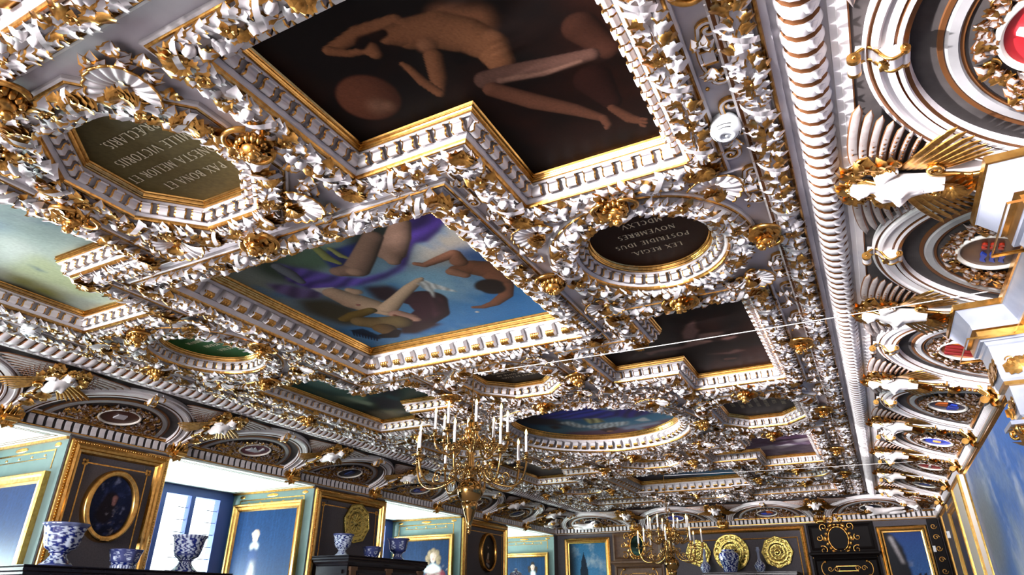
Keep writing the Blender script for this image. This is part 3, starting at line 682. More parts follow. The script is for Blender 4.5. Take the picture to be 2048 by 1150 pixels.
PIC_ROUND = [
 ('grad',((.02,.015,.03),(.03,.3,.52),(-1.706,3.6),(-1.089,4.445),.8)),
 ('poly',((.1,.26,.36),.0466,[(-1.929,4.012),(-1.671,4.199),(-1.041,4.266),(-1.02,4.876),(-1.624,4.753),(-1.984,4.32)])),
 ('poly',((.015,.01,.02),.0193,[(-1.793,3.428),(-1.662,3.58),(-1.722,3.915),(-1.715,4.096),(-1.919,3.965),(-1.939,3.707)])),
 ('poly',((.05,.06,.36),.0174,[(-1.812,3.82),(-1.506,3.66),(-1.341,3.662),(-1.226,3.762),(-1.133,3.939),(-1.247,4.017),(-1.418,4.047),(-1.603,3.976)]),{'folds': .4,'fdir': (.2,1),'fscale': 12}),
 ('poly',((.035,.03,.26),.0156,[(-1.226,3.762),(-1.122,3.901),(-1.091,4.051),(-1.29,4.113),(-1.343,3.967)]),{'folds': .4,'fdir': (1,.6),'fscale': 12}),
 ('poly',((.3,.36,.46),.0079,[(-1.368,3.732),(-1.25,3.708),(-1.247,3.837),(-1.306,3.895),(-1.367,3.819)])),
 ('poly',((.58,.62,.62),.0113,[(-1.738,4.007),(-1.66,3.996),(-1.589,4.214),(-1.671,4.199)]),{'folds': .3,'fdir': (1,.4),'fscale': 25}),
 ('poly',((.5,.55,.58),.0116,[(-1.608,4.167),(-1.457,4.152),(-1.302,4.181),(-1.341,4.263),(-1.514,4.307),(-1.607,4.258)]),{'folds': .3,'fdir': (1,.4),'fscale': 25}),
 ('poly',((.42,.38,.2),.0066,[(-1.556,3.976),(-1.453,4.015),(-1.449,4.13),(-1.555,4.126)]),{'folds': .5,'fdir': (1,.2),'fscale': 16}),
 ('poly',((.03,.02,.02),.0093,[(-1.837,4.059),(-1.776,4.064),(-1.778,4.154),(-1.846,4.163)])),
 ('poly',((.2,.12,.2),.0192,[(-1.522,4.33),(-1.159,4.28),(-1.029,4.223),(-1.079,4.45),(-1.328,4.485),(-1.545,4.606),(-1.697,4.589),(-1.833,4.281)])),
 ('poly',((.3,.4,.55),.0118,[(-1.399,4.328),(-1.125,4.282),(-1.128,4.332),(-1.4,4.403)])),
 ('poly',((.26,.36,.52),.0115,[(-1.31,4.279),(-1.237,4.588),(-1.281,4.611),(-1.348,4.322)])),
 ('poly',((.06,.02,.02),.0072,[(-1.564,4.308),(-1.43,4.28),(-1.43,4.349),(-1.535,4.435)])),
 ('limb',((.5,.28,.2),[(-1.507,4.392,.029)]),{'amb': .5}),
 ('poly',((.6,.66,.7),.0089,[(-1.26,4.178),(-1.179,4.122),(-1.166,4.226),(-1.225,4.231)])),
 ('poly',((.02,.26,.5),.0361,[(-1.896,4.425),(-1.586,4.646),(-1.181,4.561),(-1.381,4.814),(-1.85,4.636)])),
 ('grain',(.05,)),
]
PIC_LILAC = [
 ('grad',((.15,.09,.16),(.32,.24,.36),(-.471,4.974),(-.435,5.813),1.0)),
 ('poly',((.1,.05,.1),.0107,[(-.627,5.079),(-.482,4.969),(-.382,4.902),(-.26,5.023),(-.32,5.174),(-.467,5.226)])),
 ('poly',((.62,.56,.62),.0083,[(-.532,5.259),(-.415,5.188),(-.377,5.272),(-.496,5.358)])),
 ('poly',((.62,.56,.62),.0078,[(-.374,5.084),(-.268,5.049),(-.271,5.138),(-.356,5.187)])),
 ('poly',((.55,.48,.55),.0083,[(-.651,5.231),(-.535,5.191),(-.531,5.34),(-.631,5.344)])),
 ('poly',((.06,.03,.06),.0117,[(-.551,5.492),(-.398,5.464),(-.357,5.541),(-.488,5.597)])),
 ('clouds',((.5,.42,.52),4,.2,1.3,4,.4)),
 ('grain',(.05,)),
]
PIC_BLUE = [
 ('grad',((.1,.02,.02),(.03,.2,.36),(-2.073,6.581),(-.971,6.513),.8)),
 ('poly',((.02,.015,.03),.039,[(-2.002,6.288),(-1.544,6.419),(-.997,6.403),(-1.019,6.791),(-1.766,6.625)])),
 ('poly',((.2,.2,.28),.0406,[(-1.766,6.625),(-1.402,6.492),(-1.179,6.555),(-1.657,6.851)])),
 ('poly',((.02,.26,.48),.0382,[(-1.402,6.492),(-1.016,6.346),(-.99,6.806),(-1.237,6.841)])),
 ('poly',((.1,.03,.02),.0252,[(-2.021,6.665),(-1.817,6.804),(-2.023,6.902)])),
 ('grain',(.05,)),
]
PIC_GREY = [
 ('grad',((.12,.1,.09),(.02,.01,.01),(-2.562,5.085),(-2.41,5.713),1.0)),
 ('poly',((.2,.17,.15),.0318,[(-2.445,4.979),(-2.319,5.209),(-2.517,5.465)])),
 ('clouds',((.16,.12,.1),4,.1,1.2,4,.6)),
 ('grain',(.05,)),
]
# ------------------------------------------------------------------ structure: floor, ceiling, walls
XR, XL, YE = 0.594, -3.504, 7.85          # right wall, left cornice wall, end wall (camera heights)
XW = -3.47
def structure(name, mb, mats): return tag(mb.build(name, mats), kind='structure')
mb = MB(); box(mb, H(-4.6), H(0.9), H(BACKY) - 1.0, H(8.2), -0.1, 0.0); structure('floor', mb, [FLOORM])
mb = MB(); box(mb, H(-4.9), H(1.0), H(BACKY) - 0.2, H(8.3), Z(1.25), Z(1.28)); structure('light_seal_slab', mb, [FIELD])  # unseen slab added overhead to stop light leaking in
mb = MB(); box(mb, H(XR), H(XR) + 0.3, H(BACKY), H(YE) + 0.3, 0, Z(1.26)); structure('wall_right', mb, [WALLGREY])
mb = MB(); box(mb, H(XL) - 0.6, H(XR), H(YE), H(YE) + 0.3, 0, Z(1.26)); structure('wall_end', mb, [WALLGREY])
# left wall: piers between deep window niches, lintel above
mb = MB(); PIERS = [(BACKY, .67), (1.86, 2.415), (3.6, 4.41), (5.6, 6.51), (7.75, 7.85)]
for a, b in PIERS: box(mb, H(WINX) - .2, H(XW), H(a), H(b), 0, Z(ZC))
box(mb, H(WINX) - .2, H(XL) , H(BACKY), H(YE), Z(ZC) + .02, Z(1.26))
structure('wall_left', mb, [WALLGREY])
for i, (a, b) in enumerate(NICHES):
    mb = MB()                                              # painted lining of the niche: soffit and both cheeks
    box(mb, H(WINX), H(XW) - .01, H(a) + .012, H(b) - .012, Z(ZC) - .012, Z(ZC) + .019, 1)
    box(mb, H(WINX), H(XW) - .01, H(a), H(a) + .012, 0, Z(ZC) - .012, 0); box(mb, H(WINX), H(XW) - .01, H(b) - .012, H(b), 0, Z(ZC) - .012, 0)
    for o in (.10, .16):                                   # painted line panel on the soffit
        for q in ((o, .008), (b * S - a * S - o - .02, .008)): box(mb, H(WINX) + .2, H(XW) - .01 - o, H(a) + q[0], H(a) + q[0] + .012, Z(ZC) - .016, Z(ZC) - .011, 2)
        box(mb, H(XW) - .03 - o, H(XW) - .02 - o, H(a) + o, H(b) - o, Z(ZC) - .016, Z(ZC) - .011, 2)
    y = H(b) - .012                                        # gilt border painting on the far cheek, cornice bead
    box(mb, H(WINX), H(XW) - .01, y - .035, y, Z(ZC) - .05, Z(ZC) - .016, 3)
    def bar(x0, x1, z0, z1): box(mb, x0, x1, y - .006, y, z0, z1, 3)
    X0, X1 = H(WINX) + .10, H(XW) - .10
    bar(X0 + .1, X1 - .12, Z(.690), Z(.690) + .02); bar(X1 - .14, X1 - .12, Z(.60), Z(.69)); bar(X0 + .1, X0 + .12, Z(.60), Z(.69)); bar(X0 + .3, X1 - .3, Z(.655), Z(.655) + .010)
    for xx in (X1 - .12, (X0 + X1) / 2 , X0 + .15): ellipsoid(mb, (xx, y, Z(.718)), (.16 if xx == (X0 + X1) / 2 else .08, .010, .030), 16, 6, 3)
    for k in range(5): ellipsoid(mb, (X0 + .35 + k * (X1 - X0 - .7) / 4, y, Z(.672)), (.035, .008, .016), 8, 5, 3)
    structure('trim_%d' % (i + 1), mb, [NICHEG, NICHEW, GROOVE, GOLD])
    mb = MB(); y0, y1, zb, zt = H(a) + .30, H(b) - .32, Z(-.05), Z(.69); x = H(WINX)
    box(mb, x - .15, x, H(a), y0, 0, Z(ZC)); box(mb, x - .15, x, y1, H(b), 0, Z(ZC)); box(mb, x - .15, x, y0, y1, 0, zb); box(mb, x - .15, x, y0, y1, zt, Z(ZC))
    w = (y1 - y0) / 4
    for k in (1, 2, 3): box(mb, x - .10, x + .02, y0 + k * w - .045, y0 + k * w + .045, zb, zt)
    fr = structure('window_%d' % (i + 1), mb, [BLUEFRAME])
    mb = MB(); box(mb, x - .062, x - .058, y0, y1, zb, zt); mb.build('glass_pane', [GLASS], fr)
    mb = MB()
    for k in range(4):
        for q in range(1, 9): zz = zb + (zt - zb) * q / 9; box(mb, x - .055, x - .045, y0 + (k + .62) * w, y0 + (k + 1) * w, zz, zz + .010)
    mb.build('glazing_bar', [BLACK], fr)
# wall behind the camera with four tall windows
mb = MB(); yb = H(BACKY)
wx = [(-4.4, -3.4), (-3.3, -2.3), (-2.2, -1.2), (-1.1, -.1)]
box(mb, H(-4.6), H(wx[0][0]), yb - .3, yb, 0, Z(1.26)); box(mb, H(-4.6), H(.9), yb - .3, yb, Z(.82), Z(1.26)); box(mb, H(-4.6), H(.9), yb - .3, yb, 0, Z(-.25))
for (a, b), nx in zip(wx, wx[1:] + [(.9, 0)]): box(mb, H(b), H(nx[0]), yb - .3, yb, Z(-.25), Z(.82))
structure('wall_back', mb, [WALLGREY])
for i, (a, b) in enumerate(wx):
    mb = MB(); box(mb, H(a), H(b), yb - .2, yb - .12, Z(.35), Z(.37)); box(mb, H((a + b) / 2) - .03, H((a + b) / 2) + .03, yb - .2, yb - .12, Z(-.05), Z(.75))
    fr = structure('window_%d' % (i + 5), mb, [BLUEFRAME]); mb = MB(); box(mb, H(a), H(b), yb - .165, yb - .16, Z(-.25), Z(.82)); mb.build('glass_pane', [GLASS], fr)

# ------------------------------------------------------------------ ceiling pictures and tablets
def dress_text(lines, size, lead):
    return lambda root, place: inscription(root, lines, place, size, lead, LETTER)
INV = lambda cmds: (lambda p: run_paint(p, cmds))
def tablet(c0, c1, seed=1):
    def f(p):
        p.grad(c0, c1, (p.X.min(), p.Y.min()), (p.X.max(), p.Y.max())); p.grain(.08, seed)
    return f
OCTB = octagon(XC, .80, .236, .24, .10, .10)
coffer('ceiling_painting', tee(-.22, -.672, -1.005, .81, .56, .233), .045, .06, 'dark T-shaped ceiling painting of a reclining nude beside a pale moon', 'ceiling painting', INV(PIC_NIGHT), cell=.0035, tone=(.62, 1.25), seed=1)
coffer('ceiling_painting', mirror(tee(-.22, -.672, -1.005, .81, .56, .233)), .045, .06, 'pale green and white T-shaped ceiling painting at the left edge of the photo', 'ceiling painting', INV(PIC_PALE), tone=(.75, 1.2), cell=.006, base=(.4, .5, .5), seed=2)
coffer('ceiling_painting', rect(-2.018, -.89, 1.245, 2.344), .07, .10, 'large square ceiling painting of blue sky, violet drapery, doves and nude figures', 'ceiling painting', INV(PIC_DOVES), kind='leaf', pitch=.19, cell=.0035, tone=(.85, 1.35), base=(.1, .3, .5), seed=3)
coffer('ceiling_painting', rect(-2.018, -.89, -.75, .35), .07, .10, 'large square ceiling painting cut off by the upper left corner of the photo', 'ceiling painting', tablet((.2, .2, .25), (.1, .15, .25)), kind='leaf', pitch=.19, cell=.03, seed=4)
coffer('inscription_tablet', OCTB, .05, .055, 'octagonal olive tablet on the ceiling lettered PAX BONA ET HONESTA', 'inscription tablet', tablet((.05, .042, .016), (.24, .18, .07)), pitch=.12, cell=.006, seed=5,
       dress=dress_text(['PAX BONA ET', 'HONESTA MELIOR ET', 'MILLE VICTORIIS', 'PRÆCLARIS.'], .075, .165))
OV = lambda cx, cy: ellipse(cx, cy, .235, .255)
coffer('inscription_tablet', OV(-.445, 1.79), .05, .055, 'round dark brown tablet on the ceiling lettered LEX REGIA POSTRIDIE IDUS', 'inscription tablet', tablet((.012, .004, .002), (.035, .013, .006)), pitch=.115, cell=.006, seed=6,
       dress=dress_text(['LEX REGIA.', 'POSTRIDIE IDUS', 'NOVEMBRES', 'MDCLXV.'], .068, .155))
coffer('inscription_tablet', OV(2 * XC + .445, 1.79), .05, .055, 'round green tablet on the ceiling with four lines of faint gold capitals', 'inscription tablet', tablet((.02, .07, .012), (.012, .10, .03)), pitch=.115, cell=.006, seed=7,
       dress=dress_text(['HAFNIA', 'STE PEDMI', 'NVDIVS ANNVM', 'XLN'], .065, .16))
D_ = tee(-.22, -.672, -1.005, 2.774, .536, .23)
coffer('ceiling_painting', D_, .045, .06, 'dark T-shaped ceiling painting with pale fragments, behind the thin white tie rod', 'ceiling painting', INV(PIC_DUSK), tone=(.6, 1.2), cell=.005, seed=8)
coffer('ceiling_painting', mirror(D_), .045, .06, 'dark green T-shaped ceiling painting above the left row of shield lunettes', 'ceiling painting', INV(PIC_GREEN), tone=(.7, 1.2), cell=.006, seed=9)
coffer('inscription_tablet', octagon(XC, 2.774, .236, .24, .10, .10), .05, .055, 'octagonal black tablet with dim lettered lines behind the large chandelier chain', 'inscription tablet', tablet((.03, .02, .008), (.012, .010, .005)), pitch=.115, cell=.008, seed=10,
       dress=dress_text(['ARMAT ET LEGES', 'ANIMVM SVPER AD', 'NOBILITAS OMNIBVS', 'VIRTVTI PATRIAE', 'ANNO SALVTIS'], .05, .105))
coffer('ceiling_painting', ellipse(XC, 3.92, .60, .625, 96), .07, .10, 'round ceiling painting of violet-blue draperies against a turquoise sky', 'ceiling painting', INV(PIC_ROUND), tone=(.8, 1.2), kind='leaf', pitch=.17, cell=.006, seed=11)
H_ = octagon(-.445, 3.92, .24, .36, .115, .20)
coffer('inscription_tablet', H_, .05, .055, 'long octagonal grey tablet with seven columns of small script near the right cove', 'inscription tablet', tablet((.10, .085, .08), (.02, .018, .018)), pitch=.115, cell=.008, seed=12,
       dress=lambda root, pl: inscription(root, ['AVREA PAX VENIT', 'POST BELLA', 'CONCORDIA RERVM', 'OMNIBVS VNVM', 'SALVTIS ANNVS', 'REGIS ET ARMA', 'VIRTVS'], lambda u, v: pl(-v, u), .055, .118, LETTER))
coffer('inscription_tablet', mirror(H_), .05, .055, 'long octagonal green tablet seen behind the candles of the large chandelier', 'inscription tablet', tablet((.02, .06, .012), (.012, .045, .02)), pitch=.115, cell=.01, seed=13,
       dress=lambda root, pl: inscription(root, ['AVREA PAX', 'POST BELLA', 'CONCORDIA', 'OMNIBVS', 'ANNVS'], lambda u, v: pl(-v, u), .055, .14, LETTER))
J_ = tee(-.22, -.672, -1.005, 5.07, .57, .23)
coffer('ceiling_painting', J_, .045, .06, 'lilac and white T-shaped ceiling painting in the bright far right bay', 'ceiling painting', INV(PIC_LILAC), tone=(.8, 1.1), cell=.008, base=(.3, .2, .3), seed=14)
coffer('ceiling_painting', mirror(J_), .045, .06, 'dim grey T-shaped ceiling painting on the far left, right of the large chandelier', 'ceiling painting', INV(PIC_GREY), tone=(.7, 1.2), cell=.009, seed=15)
coffer('inscription_tablet', octagon(XC, 5.07, .236, .24, .10, .10), .05, .055, 'small octagonal dark tablet between the round and the far blue painting', 'inscription tablet', tablet((.03, .02, .01), (.02, .015, .008)), pitch=.115, cell=.012, seed=16)
coffer('ceiling_painting', rect(-2.018, -.89, 5.50, 6.60), .07, .10, 'square dark blue ceiling painting behind the chain of the small chandelier', 'ceiling painting', INV(PIC_BLUE), tone=(.8, 1.2), kind='leaf', pitch=.19, cell=.008, seed=17)
coffer('inscription_tablet', OV(-.445, 6.10), .05, .055, 'round dark tablet in the brightly lit far right bay of the ceiling', 'inscription tablet', tablet((.03, .02, .01), (.04, .03, .02)), pitch=.115, cell=.012, seed=18)
coffer('inscription_tablet', OV(2 * XC + .445, 6.10), .05, .055, 'round dark tablet in the far left bay of the ceiling', 'inscription tablet', tablet((.03, .02, .01), (.04, .03, .02)), pitch=.115, cell=.012, seed=19)
L_ = rect(-1.005, -.22, 6.60, 7.20)
coffer('ceiling_painting', L_, .045, .06, 'dark oblong ceiling painting in the far right corner by the end wall', 'ceiling painting', tablet((.06, .03, .02), (.03, .012, .01)), cell=.012, seed=20)
coffer('ceiling_painting', mirror(L_), .045, .06, 'dark oblong ceiling painting in the far left corner by the end wall', 'ceiling painting', tablet((.05, .02, .015), (.03, .012, .01)), cell=.012, seed=21)
coffer('inscription_tablet', OV(XC, 6.98), .05, .055, 'small round tablet in the middle of the ceiling next to the end wall', 'inscription tablet', tablet((.03, .02, .01), (.04, .03, .02)), pitch=.115, cell=.012, seed=22)

# ceiling face with the openings cut out
cu = bpy.data.curves.new('face', 'CURVE'); cu.dimensions = '2D'; cu.fill_mode = 'BOTH'
for P in [np.array(rect(H(-3.02), H(.11), H(BACKY), H(7.55)))] + HOLES:
    sp = cu.splines.new('POLY'); sp.points.add(len(P) - 1); sp.points.foreach_set('co', np.column_stack([P, np.zeros(len(P)), np.ones(len(P))]).ravel()); sp.use_cyclic_u = True
tmp = bpy.data.objects.new('face', cu); COL.objects.link(tmp); dg = bpy.context.evaluated_depsgraph_get()
me = bpy.data.meshes.new_from_object(tmp.evaluated_get(dg)); bpy.data.objects.remove(tmp); me.name = 'ceiling'; me.materials.clear(); me.materials.append(FIELD)
zs = np.zeros(len(me.vertices) * 3); me.vertices.foreach_get('co', zs); zs[2::3] = CZ + .004; me.vertices.foreach_set('co', zs)
tag(at_mesh('ceiling', me), kind='structure')

# border: garland strip between fillets on three sides, lobed roll and outer fillets
bd = MB(); XB0, XB1, YB = -2.875, -.035, 7.405
def border_outline(dx): return [(H(XB0) - dx, H(BACKY) - .1), (H(XB1) + dx, H(BACKY) - .1), (H(XB1) + dx, H(YB) + dx), (H(XB0) - dx, H(YB) + dx)]
arc = [(-0.02 - .07 * math.cos(a), -.045 * math.sin(a) - .012) for a in np.linspace(0, math.pi, 7)]
P = np.array(border_outline(0))
sweep(bd, P, [(.120, 0), (.118, -.03), (.104, -.034)], CZ, 0); sweep(bd, P, [(.104, -.034), (.098, -.028), (.088, -.028), (.084, -.03)], CZ, 2)
sweep(bd, P, [(.084, -.03), (.07, -.02)] + [(.0 + .07 * math.cos(a), -.045 * math.sin(a) - .012) for a in np.linspace(0, math.pi, 7)] + [(-.085, -.03)], CZ, 0)
sweep(bd, P, [(-.085, -.03), (-.092, -.042), (-.104, -.042), (-.110, -.03)], CZ, 1)
sweep(bd, P, [(-.110, -.03), (-.145, -.036), (-.149, -.022), (-.235, -.022), (-.240, .02)], CZ, 3)
sweep(bd, P, [(-.340, .02), (-.345, -.058), (-.395, -.064), (-.398, -.076), (-.430, -.080), (-.433, -.090), (-.478, -.094)], CZ, 0)
sweep(bd, P, [(-.4305, -.0805), (-.4335, -.0905)], CZ, 2)
sweep(bd, P, [(-.478, -.094), (-.486, -.094), (-.488, .05)], CZ, 2)
structure('trim_5', bd, ORN)
GAR = thing('border_garland', (H(-1.45), H(3), CZ), 'fruit and leaf garland running round the edge of the whole ceiling', 'garland')
for nm, a, b in (('garland_length', (XB1, -.6), (XB1, YB)), ('garland_length', (XB1, YB), (XB0, YB)), ('garland_length', (XB0, YB), (XB0, -.6))):
    mb = MB(); a, b = np.array(a) * S, np.array(b) * S
    n = int(np.hypot(*(b - a)) / .5); garland(mb, a + (b - a) * np.linspace(0, 1, n)[:, None], CZ - .022, .165, False, 30 + n)
    mb.build(nm, ORN, GAR, origin=GAR.location)
# lobed roll: gadroons wound round a half column, gilt in the furrows
def lobed_roll(path_a, path_b, out_dir, name, pitch=.118):
    a, b = np.array(path_a, float), np.array(path_b, float); L = np.linalg.norm(b - a); t = (b - a) / L; o = np.array(out_dir, float); dn = np.array([0, 0, -1.0])
    n = int(round(L / pitch)); m = 8; k = 9
    s = np.linspace(0, 1, m); th = np.linspace(math.radians(-8), math.radians(188), k)
    prof = np.sin(np.pi * s) ** 0.55
    V = []; 
    S_, TH = np.meshgrid(s, th, indexing='ij'); R = .076 + .024 * prof[:, None] * (1 + .0 * TH)
    along = (S_ - .5) * pitch + .035 * np.sin(TH)
    loc = np.stack([along, -R * np.cos(TH) * 1.12, R * np.sin(TH)], -1).reshape(-1, 3)
    F = gridF(m, k); row = np.repeat(np.arange(m - 1), k - 1); lip = (row == 0) | (row == m - 2)
    mb = MB(); pos = a + t * ((np.arange(n) + .5) * pitch)[:, None]
    T = np.tile(t, (n, 1)); O = np.tile(o, (n, 1)); N = np.tile(dn, (n, 1))
    scatter(mb, [(loc, F[~lip], 0), (loc, F[lip], 2)], pos, T, O, N, 1.0)
    # little leaf carved on each lobe
    scatter(mb, leaf_tmpl(0, 3, 6, .5, 2.5, .25), pos + o * .0 + [0, 0, -.094], O, -T, N, .070)
    return tag(mb.build(name, ORN), kind='structure')
def strip_roll(*a): return lobed_roll(*a)
dR = .12
strip_roll((H(.0745), H(-.6), CZ - .02), (H(.0745), H(7.515), CZ - .02), (1, 0, 0), 'trim_6')
strip_roll((H(-2.9845), H(7.515), CZ - .02), (H(-2.9845), H(-.6), CZ - .02), (-1, 0, 0), 'trim_7')
strip_roll((H(.0745), H(7.515), CZ - .02), (H(-2.9845), H(7.515), CZ - .02), (0, 1, 0), 'trim_8')
# ------------------------------------------------------------------ plaster ornaments on the ceiling field
def near(x, y):
    """names what an ornament sits beside, for its label"""
    L = [(-.445, .81, 'the dark moon painting'), (2*XC+.445, .81, 'the pale green painting'), (XC, .80, 'the octagonal PAX BONA tablet'), (-.445, 1.79, 'the round LEX REGIA tablet'),
         (2*XC+.445, 1.79, 'the round green tablet'), (XC, 1.79, 'the square painting of doves'), (-.445, 2.774, 'the dark tie-rod painting'), (2*XC+.445, 2.774, 'the dark green painting'),
         (XC, 2.774, 'the octagonal black tablet'), (XC, 3.92, 'the round blue painting'), (-.445, 3.92, 'the long grey tablet'), (2*XC+.445, 3.92, 'the long green tablet'), (-.445, 5.07, 'the lilac painting'),
         (2*XC+.445, 5.07, 'the dim grey painting'), (XC, 5.07, 'the small octagonal tablet'), (XC, 6.05, 'the far square blue painting'), (-.445, 6.1, 'the bright far round tablet'), (2*XC+.445, 6.1, 'the far left round tablet'),
         (-.6, 6.9, 'the oblong far right painting'), (-2.3, 6.9, 'the oblong far left painting'), (XC, 6.98, 'the round tablet by the end wall')]
    D = sorted(L, key=lambda q: (q[0]-x)**2 + (q[1]-y)**2)[0]
    dx, dy = x - D[0], y - D[1]
    s = ('far' if dy > .12 else 'near' if dy < -.12 else '') ; t = ('right' if dx > .12 else 'left' if dx < -.12 else '')
    side = ' '.join(q for q in (s, t) if q) or 'middle'
    return D[2], side
USED = {}
def unique(lbl):
    USED[lbl] = USED.get(lbl, 0) + 1
    return lbl if USED[lbl] == 1 else lbl + ', next along'
ORNG = (0, 0, 0)
# shell
def shell_proto():
    root = thing('scallop_shell', (0, 0, 0), 'shell', 'shell ornament', 'plaster shells on the ceiling')
    A = np.radians(np.linspace(-105, 105, 78)); nr = 9; R0 = .20; ribs = 10.5
    V = np.zeros((len(A), nr, 3)); sc_ = np.abs(np.cos(ribs * A * .86))
    for j, t in enumerate(np.linspace(.10, 1, nr)):
        r = R0 * t * (1 + .07 * sc_ * t ** 3) * (1 - .12 * np.abs(np.sin(A)))
        V[:, j, 0] = r * np.sin(A); V[:, j, 1] = r * np.cos(A); V[:, j, 2] = -(.022 + .05 * math.sin(math.pi * t * .62) + .016 * t * sc_)
    mb = MB(); mb.add(V.reshape(-1, 3), gridF(len(A), nr), 0, True); mb.build('shell_fan', ORN, root)
    mb = MB(); tube(mb, V[:, -1] + [0, 0, -.002], .0075, 6, 0); mb.build('gilt_rim', [GOLD], root)
    mb = MB(); burst(mb, 0, -.02, -.07, math.pi / 2, .115, 7, 2.0, LEAF_G, .3); ellipsoid(mb, (0, -.03, -.06), (.03, .03, .03), 10, 6, 1)
    for sg in (-1, 1): tube(mb, [(sg * (.05 + .10 * t) + sg * .022 * math.cos(5 * t * 3), -.055 + .022 * math.sin(5 * t * 3), -.045) for t in np.linspace(0, .6, 24)], .011, 6, 1)
    mb.build('gilt_leaf_tuft', ORN, root)
    return root
SH0 = shell_proto(); sh_used = [False]
def put(proto, used, x, y, ang, word, group, scale=1.0, z=0.0):
    d, side = near(x, y)
    loc = (H(x), H(y), CZ + z); lbl = unique('%s, %s side of %s' % (word, side, d))
    if not used[0]:
        used[0] = True; proto.location = loc; proto.rotation_euler = (0, 0, ang); proto.scale = (scale,) * 3; proto['label'] = lbl; return proto
    return dup(proto, loc, (0, 0, ang), lbl, group, (scale,) * 3)
def shells_round(cx, cy, ox, oy, sc_):
    for sx in (-1, 1):
        for sy in (-1, 1): put(SH0, sh_used, cx + sx * ox, cy + sy * oy, math.atan2(sy, sx) - math.pi / 2, 'white scallop shell', 'plaster shells on the ceiling', sc_)
for cx, cy, ox, oy, s_ in [(XC, .80, .235, .245, 1.05), (-.445, 1.79, .255, .285, 1.0), (2*XC+.445, 1.79, .255, .285, 1.0), (XC, 2.774, .26, .27, .8), (-.445, 3.92, .215, .365, .7), (2*XC+.445, 3.92, .215, .365, .7),
                           (XC, 3.92, .545, .565, 1.25), (XC, 5.07, .26, .27, .8), (-.445, 6.10, .25, .28, .9), (2*XC+.445, 6.10, .25, .28, .9), (XC, 6.98, .26, .22, .7)]:
    shells_round(cx, cy, ox, oy, s_)
# gilt lion mask in an acanthus burst
def mask_proto():
    root = thing('gilt_lion_mask', (0, 0, 0), 'mask', 'gilt mask', 'gilded lion masks between the ceiling panels')
    mb = MB()
    for k, n, s, z, t in ((0, 11, .17, -.05, .15), (1, 9, .12, -.075, .5)):
        burst(mb, 0, 0, z, k * .3, s, n, 2 * math.pi * (n - 1) / n, LEAF_G, t)
    for sg in (-1, 1): tube(mb, [(sg * (.11 + .05 * math.sin(6 * t)), -.02 + .16 * t - .04 * math.cos(6 * t), -.07 - .03 * math.sin(3 * t)) for t in np.linspace(0, 1, 20)], np.linspace(.022, .010, 20), 7, 1)
    mb.build('acanthus_leaves', ORN, root)
    mb = MB(); ellipsoid(mb, (0, 0, -.115), (.058, .068, .062), 16, 10, 0, fun=lambda t, a: 1 + .05 * np.cos(6 * a) * np.sin(t))
    ellipsoid(mb, (0, -.035, -.175), (.036, .034, .032), 12, 7); ellipsoid(mb, (0, -.02, -.20), (.016, .013, .012), 8, 5); ellipsoid(mb, (0, -.062, -.165), (.03, .014, .014), 10, 5)
    for sg in (-1, 1):
        ellipsoid(mb, (sg * .028, .018, -.175), (.013, .011, .012), 8, 5); ellipsoid(mb, (sg * .062, .05, -.12), (.022, .02, .02), 8, 5); ellipsoid(mb, (sg * .03, .035, -.172), (.020, .009, .012), 8, 5)
    for a in np.linspace(0, 2 * math.pi, 14, endpoint=False): ellipsoid(mb, (.075 * math.cos(a), .085 * math.sin(a), -.085), (.024, .024, .04), 8, 5)
    mb.build('lion_head', [GOLD], root)
    return root
MK0 = mask_proto(); mk_used = [False]
MK = [(XC, .445, math.pi), (-1.11, .80, math.pi / 2), (2*XC + 1.11, .80, -math.pi / 2), (XC, 1.14, 0), (-.445, 1.455, math.pi), (-.445, 2.14, 0), (-.105, 1.79, -math.pi / 2), (-.785, 1.79, math.pi / 2),
      (2*XC+.445, 1.455, math.pi), (2*XC+.445, 2.14, 0), (2*XC+.105, 1.79, math.pi / 2), (2*XC+.785, 1.79, -math.pi / 2),
      (-1.10, 2.774, math.pi / 2), (2*XC + 1.10, 2.774, -math.pi / 2), (XC, 3.15, 0), (-.105, 2.774, -math.pi / 2), (2*XC+.105, 2.774, math.pi / 2), (-.105, .81, -math.pi / 2),
      (-.445, 3.43, 0), (-.445, 4.41, 0), (2*XC+.445, 3.43, 0), (2*XC+.445, 4.41, 0), (-.77, 3.92, math.pi / 2), (2*XC+.77, 3.92, -math.pi / 2), (-.105, 3.92, -math.pi / 2), (2*XC+.105, 3.92, math.pi / 2),
      (-1.10, 5.07, math.pi / 2), (2*XC + 1.10, 5.07, -math.pi / 2), (XC, 4.69, 0), (-.105, 5.07, -math.pi / 2), (2*XC+.105, 5.07, math.pi / 2), (-.445, 5.77, 0), (-.445, 6.44, 0), (-.785, 6.1, math.pi / 2), (-.105, 6.1, -math.pi / 2),
      (2*XC+.445, 5.77, 0), (2*XC+.445, 6.44, 0), (2*XC+.785, 6.1, math.pi / 2), (2*XC+.105, 6.1, math.pi / 2), (XC, 6.71, 0)]
for x, y, a in MK: put(MK0, mk_used, x, y, a, 'gilded lion mask', 'gilded lion masks between the ceiling panels', 1.0)
